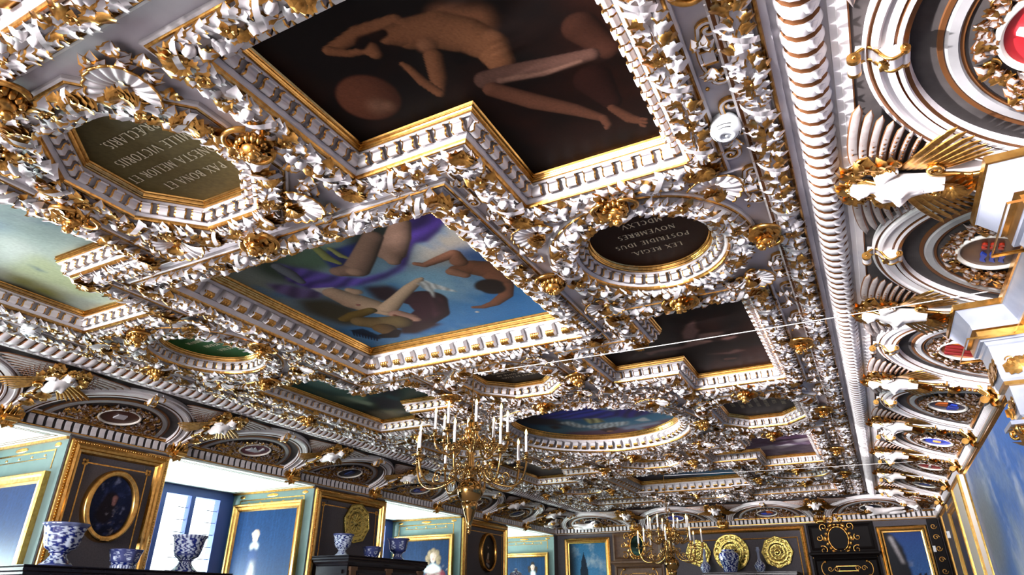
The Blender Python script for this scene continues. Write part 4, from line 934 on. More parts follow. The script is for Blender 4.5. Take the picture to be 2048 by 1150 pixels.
# strapwork: flat scrolls with gilt edges
def band(mb, path, w, h, top=0, side=1):
    P = np.asarray(path, float); T = np.gradient(P, axis=0); T /= np.linalg.norm(T, axis=1, keepdims=True) + 1e-9; N = np.stack([-T[:, 1], T[:, 0]], 1)
    w = np.broadcast_to(np.asarray(w, float), (len(P),))[:, None]; n = len(P)
    A, B = P - N * w / 2, P + N * w / 2; e = .006
    def z(p, v): return np.column_stack([p, np.full(n, v)])
    V = np.concatenate([z(A, 0), z(A - N * .002, -h), z(A + N * e, -h - .004), z(B - N * e, -h - .004), z(B + N * .002, -h), z(B, 0)])
    q = np.arange(n - 1)
    for i, m in enumerate((side, side, top, side, side)): mb.add(V, np.stack([i*n + q, i*n + q + 1, (i+1)*n + q + 1, (i+1)*n + q], 1), m)
def spiral(x, y, r0, a0, turns, sgn=1, n=22):
    t = np.linspace(0, 1, n); a = a0 + sgn * t * turns * 2 * math.pi; r = r0 * (1 - .80 * t)
    return np.column_stack([x + r * np.cos(a), y + r * np.sin(a)])
def scroll_proto(kind):
    root = thing('strapwork_scroll', (0, 0, 0), 'scroll', 'scroll ornament', 'strapwork scrolls on the ceiling field')
    mb = MB(); L = .30
    if kind == 0:      # S scroll with stepped bars
        a = spiral(-.05, .26, .065, math.radians(-10), 1.15, 1); b = spiral(.05, -.26, .065, math.radians(170), 1.15, 1)
        band(mb, np.concatenate([a[::-1], [(.012, .20), (.004, .1), (0, 0), (-.004, -.1), (-.012, -.2)], b]), .030, .024)
        for sg in (-1, 1):
            band(mb, [(0, sg * .02), (sg * .05, sg * .02), (sg * .05, sg * .08), (sg * .085, sg * .08), (sg * .085, sg * .13)], .022, .018)
    else:              # pair of C scrolls with a cartouche bar
        a = spiral(.055, .20, .06, math.radians(150), 1.2, -1); b = spiral(.055, -.20, .06, math.radians(210), 1.2, 1)
        band(mb, np.concatenate([a[::-1], [(-.012, .15), (-.03, .08), (-.035, 0), (-.03, -.08), (-.012, -.15)], b]), .030, .024)
        box(mb, -.02, .05, -.05, .05, -.030, 0, 0); box(mb, -.03, .06, -.062, -.05, -.036, 0, 1); box(mb, -.03, .06, .05, .062, -.036, 0, 1)
        band(mb, [(.05, 0), (.085, .03), (.08, .09)], .018, .016); band(mb, [(.05, 0), (.085, -.03), (.08, -.09)], .018, .016)
    mb.build('scroll_band', ORN, root)
    mb = MB()
    for sg in (-1, 1): burst(mb, sg * .01, sg * .10, -.022, sg * math.pi / 2 + .4, .10, 3, 1.6, LEAF_W, .2)
    ellipsoid(mb, (-.05, .26, -.03), (.014, .014, .014), 8, 5, 1)
    mb.build('leaf_sprig', ORN, root)
    return root
SC = [scroll_proto(0), scroll_proto(1)]; sc_used = [[False], [False]]; SCXY = []
def scrolls(x0, y0, x1, y1, n, scale=1.0, ph=0):
    ang = math.atan2(y1 - y0, x1 - x0) - math.pi / 2
    for i in range(n):
        t = (i + .5) / n; x, y = x0 + (x1 - x0) * t, y0 + (y1 - y0) * t; k = (i + ph) % 2
        if any((x - m[0])**2 + (y - m[1])**2 < .012 for m in MK): continue
        put(SC[k], sc_used[k], x, y, ang, 'S-shaped strapwork scroll' if k == 0 else 'C-shaped strapwork scroll', 'strapwork scrolls on the ceiling field', scale); SCXY.append((x, y))
for xs in (-.105, 2*XC + .105): scrolls(xs, .15, xs, 7.3, 28, .9)
for sg in (0, 1):
    mx = (lambda x: x) if not sg else (lambda x: 2*XC - x)
    scrolls(mx(-.78), 1.12, mx(-.78), 1.50, 2, .72); scrolls(mx(-.78), 2.05, mx(-.78), 2.46, 2, .72, 1); scrolls(mx(-.98), 2.445, mx(-.78), 2.445, 1, .6)
    scrolls(mx(-1.0), 1.145, mx(-.84), 1.145, 1, .6, 1); scrolls(mx(-.78), 5.36, mx(-.78), 5.76, 2, .72); scrolls(mx(-.85), 3.10, mx(-.85), 3.4, 1, .9); scrolls(mx(-.85), 4.45, mx(-.85), 4.75, 1, .9)
scrolls(-1.95, 2.455, -1.15, 2.455, 3, .6); scrolls(-1.95, .40, -1.15, .40, 3, .6)
scrolls(-.75, 1.46, -.15, 1.47, 2, .55); scrolls(-.75, 2.13, -.15, 2.13, 2, .55)
# leaf scrollwork filling the remaining field (nobody could count the leaves)
r = np.random.default_rng(11); gx, gy = np.meshgrid(np.arange(-2.80, -.11, .050), np.arange(.0, 7.33, .050)); gx = (gx + r.uniform(-.016, .016, gx.shape)).ravel(); gy = (gy + r.uniform(-.016, .016, gy.shape)).ravel()
ok = np.ones(len(gx), bool)
for O in HOLES: ok &= ~inside(gx * S, gy * S, offset_poly(O, -.265))
for m in MK: ok &= (gx - m[0])**2 + (gy - m[1])**2 > .005
for m in SCXY: ok &= (gx - m[0])**2 / .0011 + (gy - m[1])**2 / .012 > 1
ok &= ((gx < -.16) & (gx > 2*XC + .16)) 
gx, gy = gx[ok], gy[ok]; n = len(gx); mb = MB(); P0 = np.column_stack([gx * S, gy * S, np.full(n, CZ - .012)])
A0 = r.uniform(0, 6.28, n)
for da in (-.8, 0, .8):
    X, Y, N = frames(np.column_stack([np.cos(A0 + da), np.sin(A0 + da)]), np.zeros(n), r.uniform(.1, .5, n)); g = r.random(n) < .16
    scatter(mb, LEAF_G, P0[g], X[g], Y[g], N[g], .085); scatter(mb, LEAF_W, P0[~g], X[~g], Y[~g], N[~g], .10)
tag(mb.build('plaster_foliage', ORN), 'white and gilt leaf scrollwork covering the ceiling between the panels', 'plaster foliage', kind='stuff')
# smoke detectors
def smoke(x, y, lbl):
    root = thing('smoke_detector', (H(x), H(y), CZ), lbl, 'smoke detector', 'smoke detectors on the ceiling')
    mb = MB(); lathe(mb, [(0, -.005), (.078, -.005), (.078, -.035), (.070, -.048), (.070, -.070)], 32); mb.build('base', [WHITEPL], root)
    mb = MB(); lathe(mb, [(.085, -.036), (.090, -.045), (.090, -.085), (.082, -.105), (.055, -.122), (.030, -.128), (.028, -.120), (.012, -.120), (.010, -.126), (0, -.127)], 32); mb.build('cap', [WHITEPL], root)
    mb = MB()
    for rr, zz in ((.086, -.098), (.072, -.1115)):
        for k in range(3):
            a = np.radians(np.linspace(-28, 28, 9) + 120 * k - 90); tube(mb, np.column_stack([rr * np.cos(a), rr * np.sin(a), np.full(9, zz)]), .0028, 5)
    mb.build('vent_slot', [BLACK], root)
smoke(-.112, 1.262, 'white smoke detector on the right border of the ceiling'); smoke(2*XC + .105, 1.235, 'white smoke detector on the left border of the ceiling')

# ------------------------------------------------------------------ cove, cornice and the row of shield lunettes
SL = math.hypot(.430, .127); cA, sA = .430 / SL, .127 / SL
def side_frame(side):
    if side == 'right': return np.array([.580, 0, .84]), np.array([0, -1.0, 0]), np.array([-cA, 0, sA]), np.array([-sA, 0, -cA])
    if side == 'left': return np.array([2*XC - .580, 0, .84]), np.array([0, 1.0, 0]), np.array([cA, 0, sA]), np.array([sA, 0, -cA])
    return np.array([0, YE - .014, .84]), np.array([1.0, 0, 0]), np.array([0, -cA, sA]), np.array([0, -sA, -cA])
def side_point(side, along, v=0.0, w=0.0):
    o, U, V, W = side_frame(side); p = o + V * v + W * w
    if side == 'end': p = p + np.array([along, 0, 0])
    else: p = p + np.array([0, along, 0])
    return Vector((p[0] * S, p[1] * S, EYE + p[2] * S))
def side_rot(side):
    o, U, V, W = side_frame(side); return Matrix((U, V, W)).transposed().to_euler()
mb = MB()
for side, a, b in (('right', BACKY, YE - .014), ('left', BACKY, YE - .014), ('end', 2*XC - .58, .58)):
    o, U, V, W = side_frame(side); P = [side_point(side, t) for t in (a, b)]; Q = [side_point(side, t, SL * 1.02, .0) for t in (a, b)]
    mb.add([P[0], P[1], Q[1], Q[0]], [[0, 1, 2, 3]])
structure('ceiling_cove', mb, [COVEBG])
# cornice below the cove: gilt mouldings, dentil course, lower fillets
def cornice(a, b, out, name, reed=False):
    """a, b wall points at the cornice top; out = direction into the room"""
    a, b = np.array(a, float), np.array(b, float); L = np.linalg.norm(b - a); t = (b - a) / L; o = np.array(out, float); up = np.array([0, 0, 1.0]); mb = MB()
    z0 = Z(.757) - a[2]
    strip(mb, [a, b], [(.09, .03), (.10, .005), (.085, -.002)], o, up, 0); strip(mb, [a, b], [(.085, -.002), (.090, -.012), (.078, -.022), (.078, -.030), (.066, -.036)], o, up, 1)
    strip(mb, [a, b], [(.066, -.036), (.062, -.040), (.036, -.042), (.036, z0 + .052)], o, up, 2)
    strip(mb, [a, b], [(.036, z0 + .052), (.046, z0 + .048), (.046, z0 + .036)], o, up, 1); strip(mb, [a, b], [(.046, z0 + .036), (.052, z0 + .030), (.052, z0 + .012), (.03, z0 + .008)], o, up, 3); strip(mb, [a, b], [(.03, z0 + .008), (.034, z0 - .004), (.0, z0 - .006)], o, up, 1)
    p = .115 if not reed else .062; n = int(L / p)
    zt, zb = -.044, z0 + .054
    if reed:
        arc_ = [(.036 + .036 * math.sin(q), (zt + zb) / 2 + (zt - zb) / 2 * math.cos(q)) for q in np.linspace(0, math.pi, 6)]
    else: arc_ = [(.036, zt), (.070, zt), (.070, zt - .012), (.062, zt - .02), (.056, (zt + zb) / 2), (.064, zb), (.036, zb)]
    k = len(arc_); w = p * .60; pr = np.array(arc_)
    V = np.concatenate([np.column_stack([np.full(k, s_), pr]) for s_ in (-w / 2, w / 2)]); q = np.arange(k - 1)
    tm = [(V, np.stack([q, q + 1, q + 1 + k, q + k], 1), 0), (V, np.array([list(range(k))]), 4), (V, np.array([list(range(k, 2*k))[::-1]]), 4)]
    pos = a + t * ((np.arange(n) + .5) * L / n)[:, None]
    scatter(mb, tm, pos, np.tile(t, (n, 1)), np.tile(o, (n, 1)), np.tile(up, (n, 1)), 1.0)
    return tag(mb.build(name, [PLASTER, GOLD, DARKBAND, GREYB, FIELD]), kind='structure')
zt = Z(.84)
cornice((H(XR), H(YE), zt), (H(XR), H(BACKY), zt), (-1, 0, 0), 'trim_9', True)
cornice((H(XL), H(BACKY), zt), (H(XL), H(YE), zt), (1, 0, 0), 'trim_10'); cornice((H(XL), H(YE), zt), (H(XR), H(YE), zt), (0, -1, 0), 'trim_11')

# lunette: moulded half-oval frame, dark band, relief field with an oval shield
LA, LB = H(.432), H(.415)
def half(r_, n=48):
    a = np.linspace(0, math.pi, n); return np.column_stack([LA * r_ * np.cos(a), LB * r_ * np.sin(a)])
def ring(mb, prof, mats):
    n = 48; A = np.linspace(0, math.pi, n); k = len(prof); V = np.array([np.column_stack([LA * r_ * np.cos(A), LB * r_ * np.sin(A), np.full(n, w)]) for r_, w in prof])
    q = np.arange(n - 1)
    for i in range(k - 1): mb.add(V, np.stack([(i+1)*n + q, (i+1)*n + q + 1, i*n + q + 1, i*n + q], 1), mats[i], False)
def lunette_proto():
    root = thing('shield_lunette', (0, 0, 0), 'lunette', 'lunette', 'lunettes with shields in the cove')
    mb = MB()
    ring(mb, [(1.03, 0), (1.03, .045), (1.012, .052), (1.005, .040), (.995, .040), (.985, .062), (.965, .066), (.955, .052), (.905, .050), (.902, .040), (.895, .040), (.892, .056), (.872, .058), (.868, .046), (.848, .044), (.845, -.0)], [0, 0, 2, 2, 0, 0, 0, 0, 2, 2, 2, 0, 0, 2, 0])
    mb.build('moulded_arch', ORN, root)
    mb = MB(); ring(mb, [(.846, .002), (.742, .002)], [0]); ring(mb, [(.742, .002), (.738, .016), (.718, .016), (.715, .010)], [1, 1, 1]); ring(mb, [(.715, .010), (.700, .022), (.662, .022), (.655, .012)], [2, 2, 2]); ring(mb, [(.655, .012), (.640, .014), (.636, .004)], [1, 1])
    f = half(.640); mb.add(np.column_stack([f, np.full(len(f), .006)]), [list(range(len(f)))], 3)
    box(mb, -LA * .64, LA * .64, -.0, .022, 0, .022, 2)
    mb.build('shield_field', [DARKBAND, GROOVE, GREYB, DARKBAND], root)
    mb = MB(); rr = np.random.default_rng(5)             # acanthus relief left and right of the shield
    c = np.array([0, LB * .33])
    n = 560; x = rr.uniform(-.62, .62, n) * LA; y = rr.uniform(.05, .60, n) * LB
    ok_ = ((x / LA)**2 + (y / LB)**2 < .345) & ((x / .30)**2 + ((y - c[1]) / .235)**2 > 1.05)
    x, y = x[ok_], y[ok_]; n = len(x); ang = np.arctan2(y - c[1], x) + np.pi / 2 * np.sign(x) + rr.uniform(-.7, .7, n)
    X, Y, N = frames(np.column_stack([np.cos(ang), np.sin(ang)]), np.zeros(n), rr.uniform(.0, .25, n), (0, 0, 1.0)); g = rr.random(n) < .45
    P = np.column_stack([x, y, np.full(n, .010)])
    scatter(mb, LEAF_G, P[g], X[g], Y[g], N[g], .075); scatter(mb, [(V, F, 2 if m else 3) for V, F, m in LEAF_W], P[~g], X[~g], Y[~g], N[~g], .075)
    for sg in (-1, 1):
        for (u, v, r_) in ((.40, .16, .055), (.30, .40, .05), (.18, .53, .04)):
            sp = spiral(sg * u * LA, v * LB, r_, 0, 1.5, sg); tube(mb, np.column_stack([sp, np.full(len(sp), .022)]), .011, 6, 1)
    mb.build('acanthus_relief', [PLASTER, GOLD, GROOVE, FEATH], root)
    mb = MB(); a = np.linspace(0, 2 * math.pi, 49)
    tube(mb, np.column_stack([.265 * np.cos(a), c[1] + .205 * np.sin(a), np.full(49, .024)]), .017 + .004 * np.sin(a * 24), 8, 0)
    mb.build('shield_rim', [CREAM], root)
    root['cy'] = float(c[1])
    return root
LUN = lunette_proto(); lun_used = False; LCY = LUN['cy']; del LUN['cy']
EMB = {   # shield ground and charges: (ground, [(colour, outline), ...]) in shield units
 'knight': ((.62, .02, .03), [((.85, .83, .80), [(-.8, -.1), (-.6, .1), (-.2, .15), (.3, .12), (.5, .25), (.72, .35), (.80, .2), (.6, .0), (.55, -.1), (.65, -.5), (.5, -.5), (.4, -.15), (-.3, -.18), (-.5, -.55), (-.65, -.5), (-.55, -.15), (-.7, -.35)]), ((.30, .40, .55), [(-.15, .12), (-.2, .5), (0, .65), (.15, .5), (.35, .45), (.3, .35), (.12, .32), (.15, .1)]), ((.85, .83, .80), [(-.1, .62), (.0, .85), (.15, .8), (.12, .62)]), ((.85, .85, .86), [(.3, .42), (.65, .75), (.70, .70), (.36, .36)])]),
 'lions': ((.10, .04, .015), [((.02, .06, .40), [(-.7 + .0, -.5 + .32 * k), (-.45, -.42 + .32 * k), (-.2, -.48 + .32 * k), (.0, -.30 + .32 * k), (-.15, -.25 + .32 * k), (-.4, -.30 + .32 * k), (-.6, -.28 + .32 * k)]) for k in (0, 1, 2)] + [((.45, .03, .01), [(.35 + .22 * i + .08 * math.cos(q), -.25 + .28 * j + .10 * math.sin(q)) for q in np.linspace(0, 6.28, 9)[:-1]]) for i in (0, 1) for j in (0, 1, 2)]),
 'stripes': ((.42, .10, .01), [((.22, .008, .01), [(x, -.9), (x + .24, -.9), (x + .24, .9), (x, .9)]) for x in (-.62, -.12, .38)]),
 'quarter': ((.03, .02, .06), [((.02, .05, .42), [(-.5, -.6), (.0, -.7), (0, 0), (-.7, 0)]), ((.50, .10, .01), [(0, 0), (.75, 0), (.5, .6), (0, .75)]), ((.02, .05, .42), [(.05, -.1), (.5, -.2), (.4, -.6), (.1, -.6)])]),
 'blue': ((.015, .04, .40), [((.60, .34, .08), [(-.14, -.3), (.14, -.3), (.16, 0), (.1, .3), (-.1, .3), (-.16, 0)])]),
 'red': ((.55, .03, .02), [((.7, .6, .55), [(-.5, -.1), (.5, -.1), (.5, .1), (-.5, .1)])]),
 'square': ((.07, .018, .010), [((.55, .52, .55), [(-.32, -.28), (.36, -.20), (.30, .36), (-.26, .30)])]),
 'swan': ((.14, .010, .016), [((.80, .78, .80), [(-.72, -.35), (-.3, -.42), (.2, -.38), (.5, -.1), (.45, .2), (.56, .48), (.40, .62), (.30, .5), (.36, .15), (.2, .0), (0, .22), (-.3, .45), (-.25, .15), (-.6, .3), (-.45, .0)])]),
 'dark': ((.008, .008, .016), [((.02, .04, .16), [(-.3, -.5), (.2, -.6), (.3, .4), (-.2, .5)])]),
 'brown': ((.12, .025, .01), [((.30, .10, .03), [(-.4, -.2), (.4, -.1), (.1, .4)])]),
}
EMBM = {}
def emb_mat(c):
    k = tuple(round(q, 3) for q in c)
    if k not in EMBM: EMBM[k] = mat('shield_enamel', k, .4)
    return EMBM[k]
ENAME = dict(knight='red shield of a white horse and blue rider', lions='dark gold shield of blue beasts and red hearts', stripes='shield of red and orange upright stripes', quarter='quartered shield of blue and orange', blue='blue shield and gold charge', red='red shield with a pale bar',
             square='brown shield bearing a white square', swan='dark red shield bearing a white swan', dark='nearly black oval shield', brown='brown shield with a lighter charge')
def lunette(side, along, emb, lbl):
    global lun_used
    loc, rot = side_point(side, along), side_rot(side)
    if not lun_used: o = LUN; o.location = loc; o.rotation_euler = rot; o['label'] = lbl; lun_used = True
    else: o = dup(LUN, loc, rot, lbl, 'lunettes with shields in the cove')
    for ch in list(o.children):
        if ch.name.startswith('oval_shield'): 
            bpy.data.objects.remove(ch)
    g, ch = EMB[emb]; ms = [emb_mat(g)]; mb = MB(); a = np.linspace(0, 2 * math.pi, 40, endpoint=False)
    mb.add(np.column_stack([.262 * np.cos(a), LCY + .202 * np.sin(a), np.full(40, .016)]), [list(range(40))], 0)
    for c, pl in ch:
        m = emb_mat(c)
        if m not in ms: ms.append(m)
        pl = np.array(pl) * [.22, .17] + [0, LCY]
        ar = sum(pl[i-1][0] * pl[i][1] - pl[i][0] * pl[i-1][1] for i in range(len(pl)))
        prism(mb, pl if ar > 0 else pl[::-1], ((0, 0, 0), (1, 0, 0), (0, 1, 0), (0, 0, 1)), .012, .034, ms.index(m))
    mb.build('oval_shield', ms, o)
RE = ['stripes', 'knight', 'lions', 'stripes', 'quarter', 'blue', 'red', 'dark', 'brown']
NTH = ['nearest', 'second', 'third', 'fourth', 'fifth', 'sixth', 'seventh', 'eighth', 'ninth']
YR = [1.125 + .87 * k for k in range(-1, 8)]; YL = [1.105 + .905 * k for k in range(-1, 8)]
for k, (y, e) in enumerate(zip(YR, RE)):
    if k: lunette('right', y, e, '%s lunette along the right cove, with %s' % (NTH[k - 1], ENAME[e]))
for k, (y, e) in enumerate(zip(YL, ['brown', 'dark', 'square', 'swan', 'dark', 'quarter', 'brown', 'dark', 'brown'])):
    if k: lunette('left', y, e, '%s lunette along the left cove, with %s' % (NTH[k - 1], ENAME[e]))
for k, x in enumerate((-2.94, -1.95, -.96, .03)):
    lunette('end', x, ['dark', 'blue', 'quarter', 'dark'][k], '%s lunette from the left on the end wall, with %s' % (['first', 'second', 'third', 'fourth'][k], ENAME[['dark', 'blue', 'quarter', 'dark'][k]]))
# S-shaped console at the crown of each lunette
def console_proto(name, grp):
    root = thing(name, (0, 0, 0), 'console', 'scroll bracket', grp); mb = MB()
    t = np.linspace(0, 1, 30)
    C = np.column_stack([.30 * (t - .5), .055 * np.sin(2 * np.pi * t) + .07 + .02 * (1 - t)])   # (along slope, height)
    w = .062
    for sg, m in ((-1, 1), (1, 1)):
        tube(mb, np.column_stack([np.full(30, sg * w), C]), .013, 6, 1)
    top = np.column_stack([np.zeros(30), C]); A = top + [-w, 0, 0]; B = top + [w, 0, 0]; A0 = A * [1, 1, 0]; B0 = B * [1, 1, 0]; n = 30; q = np.arange(n - 1)
    V = np.concatenate([A0, A, B, B0]); 
    for i in range(3): mb.add(V, np.stack([i*n + q, i*n + q + 1, (i+1)*n + q + 1, (i+1)*n + q], 1), 0, True)
    for (yy, zz, rr) in ((-.15, .075, .032), (.15, .115, .045)):
        for sg in (-1, 1): tube(mb, [(sg * (w - .01), yy, zz), (sg * (w + .022), yy, zz)], rr, 14, 1); ellipsoid(mb, (sg * (w + .026), yy, zz), (.012, .014, .014), 8, 5, 1)
        tube(mb, [(-w, yy, zz), (w, yy, zz)], rr * .95, 14, 0)
    for k in range(3): tube(mb, [(-w + .01, -.165 + .012 * k, .030 - .012 * k + .02), (w - .01, -.165 + .012 * k, .030 - .012 * k + .02)], .014, 8, 0)
    mb.build('volute_bracket', ORN, root)
    mb = MB(); burst(mb, 0, .0, .10, -math.pi / 2, .10, 3, 1.2, [(V * [1, 1, -1], F, m) for V, F, m in LEAF_G], -.2); mb.build('gilt_leaf', ORN, root)
    return root
CON = console_proto('scroll_console', 'scroll consoles crowning the lunettes'); CON.scale = (.72,) * 3; cu_ = [False]
def console(side, along, lbl):
    loc, rot = side_point(side, along, SL * .885, .010), side_rot(side)
    if not cu_[0]: cu_[0] = True; CON.location = loc; CON.rotation_euler = rot; CON['label'] = lbl
    else: dup(CON, loc, rot, lbl)
for k in range(1, 9):
    for sd in ('right', 'left'): console(sd, (YR if sd == 'right' else YL)[k], 'white and gilt scroll bracket crowning the %s lunette of the %s cove' % (NTH[k - 1], sd))
for k, x in enumerate((-1.95, -.96)): console('end', x, 'scroll bracket crowning the %s shield lunette on the end wall' % ['left', 'right'][k])
# ------------------------------------------------------------------ winged herms between the lunettes
def loft(mb, rings, n=28, mat=0, sub=3, disp=None):
    """rings (v, wc, ru, rw[, uc]) along v; smooth body of oval cross-sections"""
    R = np.array([list(q) + [0] * (5 - len(q)) for q in rings], float); k = len(R); t = np.arange(k); tt = np.linspace(0, k - 1, (k - 1) * sub + 1)
    C = np.column_stack([np.interp(tt, t, R[:, i]) for i in range(5)])
    for _ in range(2): C[1:-1] = (C[:-2] + 2 * C[1:-1] + C[2:]) / 4
    a = np.linspace(0, 2 * np.pi, n, endpoint=False)
    V = np.stack([C[:, 4:5] + C[:, 2:3] * np.cos(a), C[:, 0:1] * np.ones(n), C[:, 1:2] + C[:, 3:4] * np.sin(a)], -1)
    if disp is not None: V = disp(V, a)
    mb.add(V, gridF(len(C), n, closed_m=True)[:, ::-1], mat, True); mb.add(V[-1], [list(range(n))[::-1]], mat, True); mb.add(V[0], [list(range(n))], mat, True)
def feather_tmpl():
    t = np.linspace(0, 1, 12); w = .052 * (1 - .15 * t) * np.sqrt(np.clip(1 - np.clip((t - .86) / .14, 0, 1) ** 2, 0.0, 1)); y = np.array([-1, -.72, 0, .72, 1.0]); V = np.zeros((12, 5, 3))
    V[..., 0] = t[:, None]; V[..., 1] = w[:, None] * y - .16 * (t ** 2)[:, None]; V[..., 2] = .05 * np.sin(np.pi * t ** .7)[:, None] + .022 * (1 - y ** 2)[None]
    F = gridF(12, 5); c = np.tile(np.arange(4), 11)
    return [(V.reshape(-1, 3), F[(c == 1) | (c == 2)], 0), (V.reshape(-1, 3), F[(c == 0) | (c == 3)], 1)]
FEATHER = feather_tmpl()
FEATHER_L = [(V * [1, -1, 1], F[:, ::-1], m) for V, F, m in FEATHER]
def herm_proto():
    root = thing('winged_herm', (0, 0, 0), 'herm', 'statue', 'winged herms between the lunettes')
    mb = MB()
    def bump(V, a):
        for su in (-1, 1):
            g = np.exp(-(((V[..., 0] - su * .050) / .034)**2 + ((V[..., 1] - .925) / .036)**2)); V[..., 2] += .062 * g * (np.sin(a) > 0.05)
            g = np.exp(-(((V[..., 0] - su * .017) / .010)**2 + ((V[..., 1] - 1.160) / .008)**2)); V[..., 2] -= .010 * g * (np.sin(a) > 0)     # eye sockets
        g = np.exp(-((V[..., 0] / .009)**2 + ((V[..., 1] - 1.146) / .018)**2)); V[..., 2] += .022 * g * (np.sin(a) > 0)                       # nose
        g = np.exp(-((V[..., 0] / .016)**2 + ((V[..., 1] - 1.122) / .005)**2)); V[..., 2] += .007 * g * (np.sin(a) > 0)                       # lips
        g = np.exp(-((V[..., 0] / .012)**2 + ((V[..., 1] - 1.104) / .009)**2)); V[..., 2] += .010 * g * (np.sin(a) > 0)                       # chin
        g = np.exp(-((V[..., 0] / .02)**2 + ((V[..., 1] - .80) / .012)**2)); V[..., 2] -= .008 * g * (np.sin(a) > 0)
        return V
    loft(mb, [(.70, .10, .066, .056), (.76, .11, .068, .058), (.82, .12, .078, .062), (.88, .13, .090, .068), (.94, .135, .100, .070), (1.0, .135, .115, .066), (1.035, .135, .130, .056), (1.056, .135, .100, .045), (1.066, .137, .052, .040), (1.085, .142, .038, .036), (1.098, .150, .040, .042),
              (1.115, .155, .044, .050), (1.14, .155, .049, .054), (1.165, .153, .050, .056), (1.19, .148, .045, .050), (1.208, .143, .030, .034), (1.214, .142, .012, .014)], 32, 0, 4, bump)
    for su in (-1, 1): tube(mb, [(su * .095, 1.03, .135), (su * .135, 1.015, .13), (su * .150, .975, .12), (su * .148, .945, .112)], [.045, .044, .036, .024], 10, 0)   # cut-off upper arms
    mb.build('figure_body', [SKIN], root)
    mb = MB(); rr = np.random.default_rng(3)
    for k in range(46):
        a = rr.uniform(0, 2 * math.pi); t = rr.uniform(0, 1); u = .052 * math.cos(a) * (1 - .4 * t); v = 1.15 + .075 * t; w = .135 + .05 * math.sin(a) * (1 - .5 * t)
        if math.sin(a) > .05 and t < .62: continue
        ellipsoid(mb, (u, v, w), (.020, .018, .018), 7, 5)
    for su in (-1, 1): tube(mb, [(su * .045, 1.16, .13), (su * .062, 1.11, .13), (su * .066, 1.06, .15), (su * .06, 1.01, .175)], [.016, .018, .015, .008], 7)
    burst(mb, 0, 1.205, .13, math.pi / 2, .10, 5, 1.8, [(V * [1, 1, -1], F, 0) for V, F, m in LEAF_G], -.3)
    mb.build('curled_hair', [GOLDF], root)
    for su in (-1, 1):       # upper wing of long barred feathers, small gilt wing below
        mb = MB(); FT = FEATHER if su > 0 else FEATHER_L
        def lay(mb, u, v, w, ang, L, only=None):
            a = ang if su > 0 else math.pi - ang
            X, Y, N = frames(np.array([[math.cos(a), math.sin(a)]]), np.zeros(1), np.array([.06]), (0, 0, 1.0)); scatter(mb, FT if only is None else [(V, F, only) for V, F, m in FT], [(su * u, v, w)], X, Y, N, L)
        for i in range(9):
            L = .66 - .058 * i; v0 = 1.17 - .047 * i; lay(mb, .10, v0, .030, .10 - .02 * i, L)
            for q in np.linspace(.3, .85, 7): ellipsoid(mb, (su * (.10 + L * q), v0 + L * q * (.10 - .02 * i) - .16 * L * q * q, .055 + .05 * L * math.sin(math.pi * q ** .7)), (.012, .008, .006), 6, 4, 1)
        mb.build('wing', [FEATH, GROOVE], root)
        mb = MB()
        for i in range(7): lay(mb, .08, .93 - .032 * i, .06, -.35 - .07 * i, .52 - .035 * i, 0)
        for c, r0, a0 in (((su * .16, 1.10), .075, 0), ((su * .20, .98), .065, 1.5), ((su * .15, 1.18), .05, 2.5)):
            sp = spiral(*c, r0, a0, 1.3, su); tube(mb, np.column_stack([sp, np.linspace(.07, .14, len(sp))]), np.linspace(.020, .010, len(sp)), 8)
            burst(mb, c[0], c[1], .10, a0, .12, 5, 3, [(V * [1, 1, -1], F, 0) for V, F, m in LEAF_G], -.2)
        mb.build('gilt_wing', [GOLD], root)
        mb = MB(); t = np.linspace(0, 1, 34); up = spiral(su * .135, .745, .05, math.pi if su > 0 else 0, 1.1, -su, 16); lo = spiral(su * .11, .46, .034, 0 if su > 0 else math.pi, 1.0, su, 14)
        pth = np.concatenate([up[::-1], [(su * .085, .66), (su * .07, .58), (su * .10, .50)], lo]); tube(mb, np.column_stack([pth, np.full(len(pth), .105)]), .016, 8)
        mb.build('gilt_volute', [GOLDF], root)
    mb = MB()                # tapering pedestal with gilt rib and foot mouldings
    pr = [(.78, .080), (.70, .088), (.40, .070), (.12, .052)]
    for (v0, a0), (v1, a1) in zip(pr, pr[1:]): mb.add([(-a0, v0, .015), (a0, v0, .015), (a0, v0, .095), (-a0, v0, .095), (-a1, v1, .015), (a1, v1, .015), (a1, v1, .075), (-a1, v1, .075)], [[2, 3, 7, 6], [3, 0, 4, 7], [1, 2, 6, 5]], 0)
    box(mb, -.074, .074, .42, .435, .01, .10, 1); box(mb, -.07, .07, .10, .13, .01, .09, 0); box(mb, -.085, .085, .06, .10, .01, .10, 0); box(mb, -.075, .075, .02, .06, .01, .085, 1)
    burst(mb, 0, .68, .10, -math.pi / 2, .16, 7, 2.2, [(V * [1, 1, -1], F, 1) for V, F, m in LEAF_G], -.3); burst(mb, 0, .40, .085, -math.pi / 2, .14, 5, 1.6, [(V * [1, 1, -1], F, 1) for V, F, m in LEAF_G], -.2)
    for k in range(5): ellipsoid(mb, (0, .36 - .05 * k, .095), (.022, .022, .02), 8, 5, 1)
    mb.build('pedestal', ORN, root)
    return root
HERM = herm_proto(); hu = [False]
def herm(side, along, lbl):
    loc, rot = side_point(side, along), side_rot(side)
    if not hu[0]: hu[0] = True; HERM.location = loc; HERM.rotation_euler = rot; HERM['label'] = lbl
    else: dup(HERM, loc, rot, lbl)
def half_way(A): return [(a + b) / 2 for a, b in zip(A, A[1:])]
HR, HL, HE = half_way(YR), half_way(YL), [-2.45, -1.455, -.46]
for k, y in enumerate(HR): herm('right', y, 'white half-nude winged herm with gilt hair, %s of the right cove row' % NTH[k])
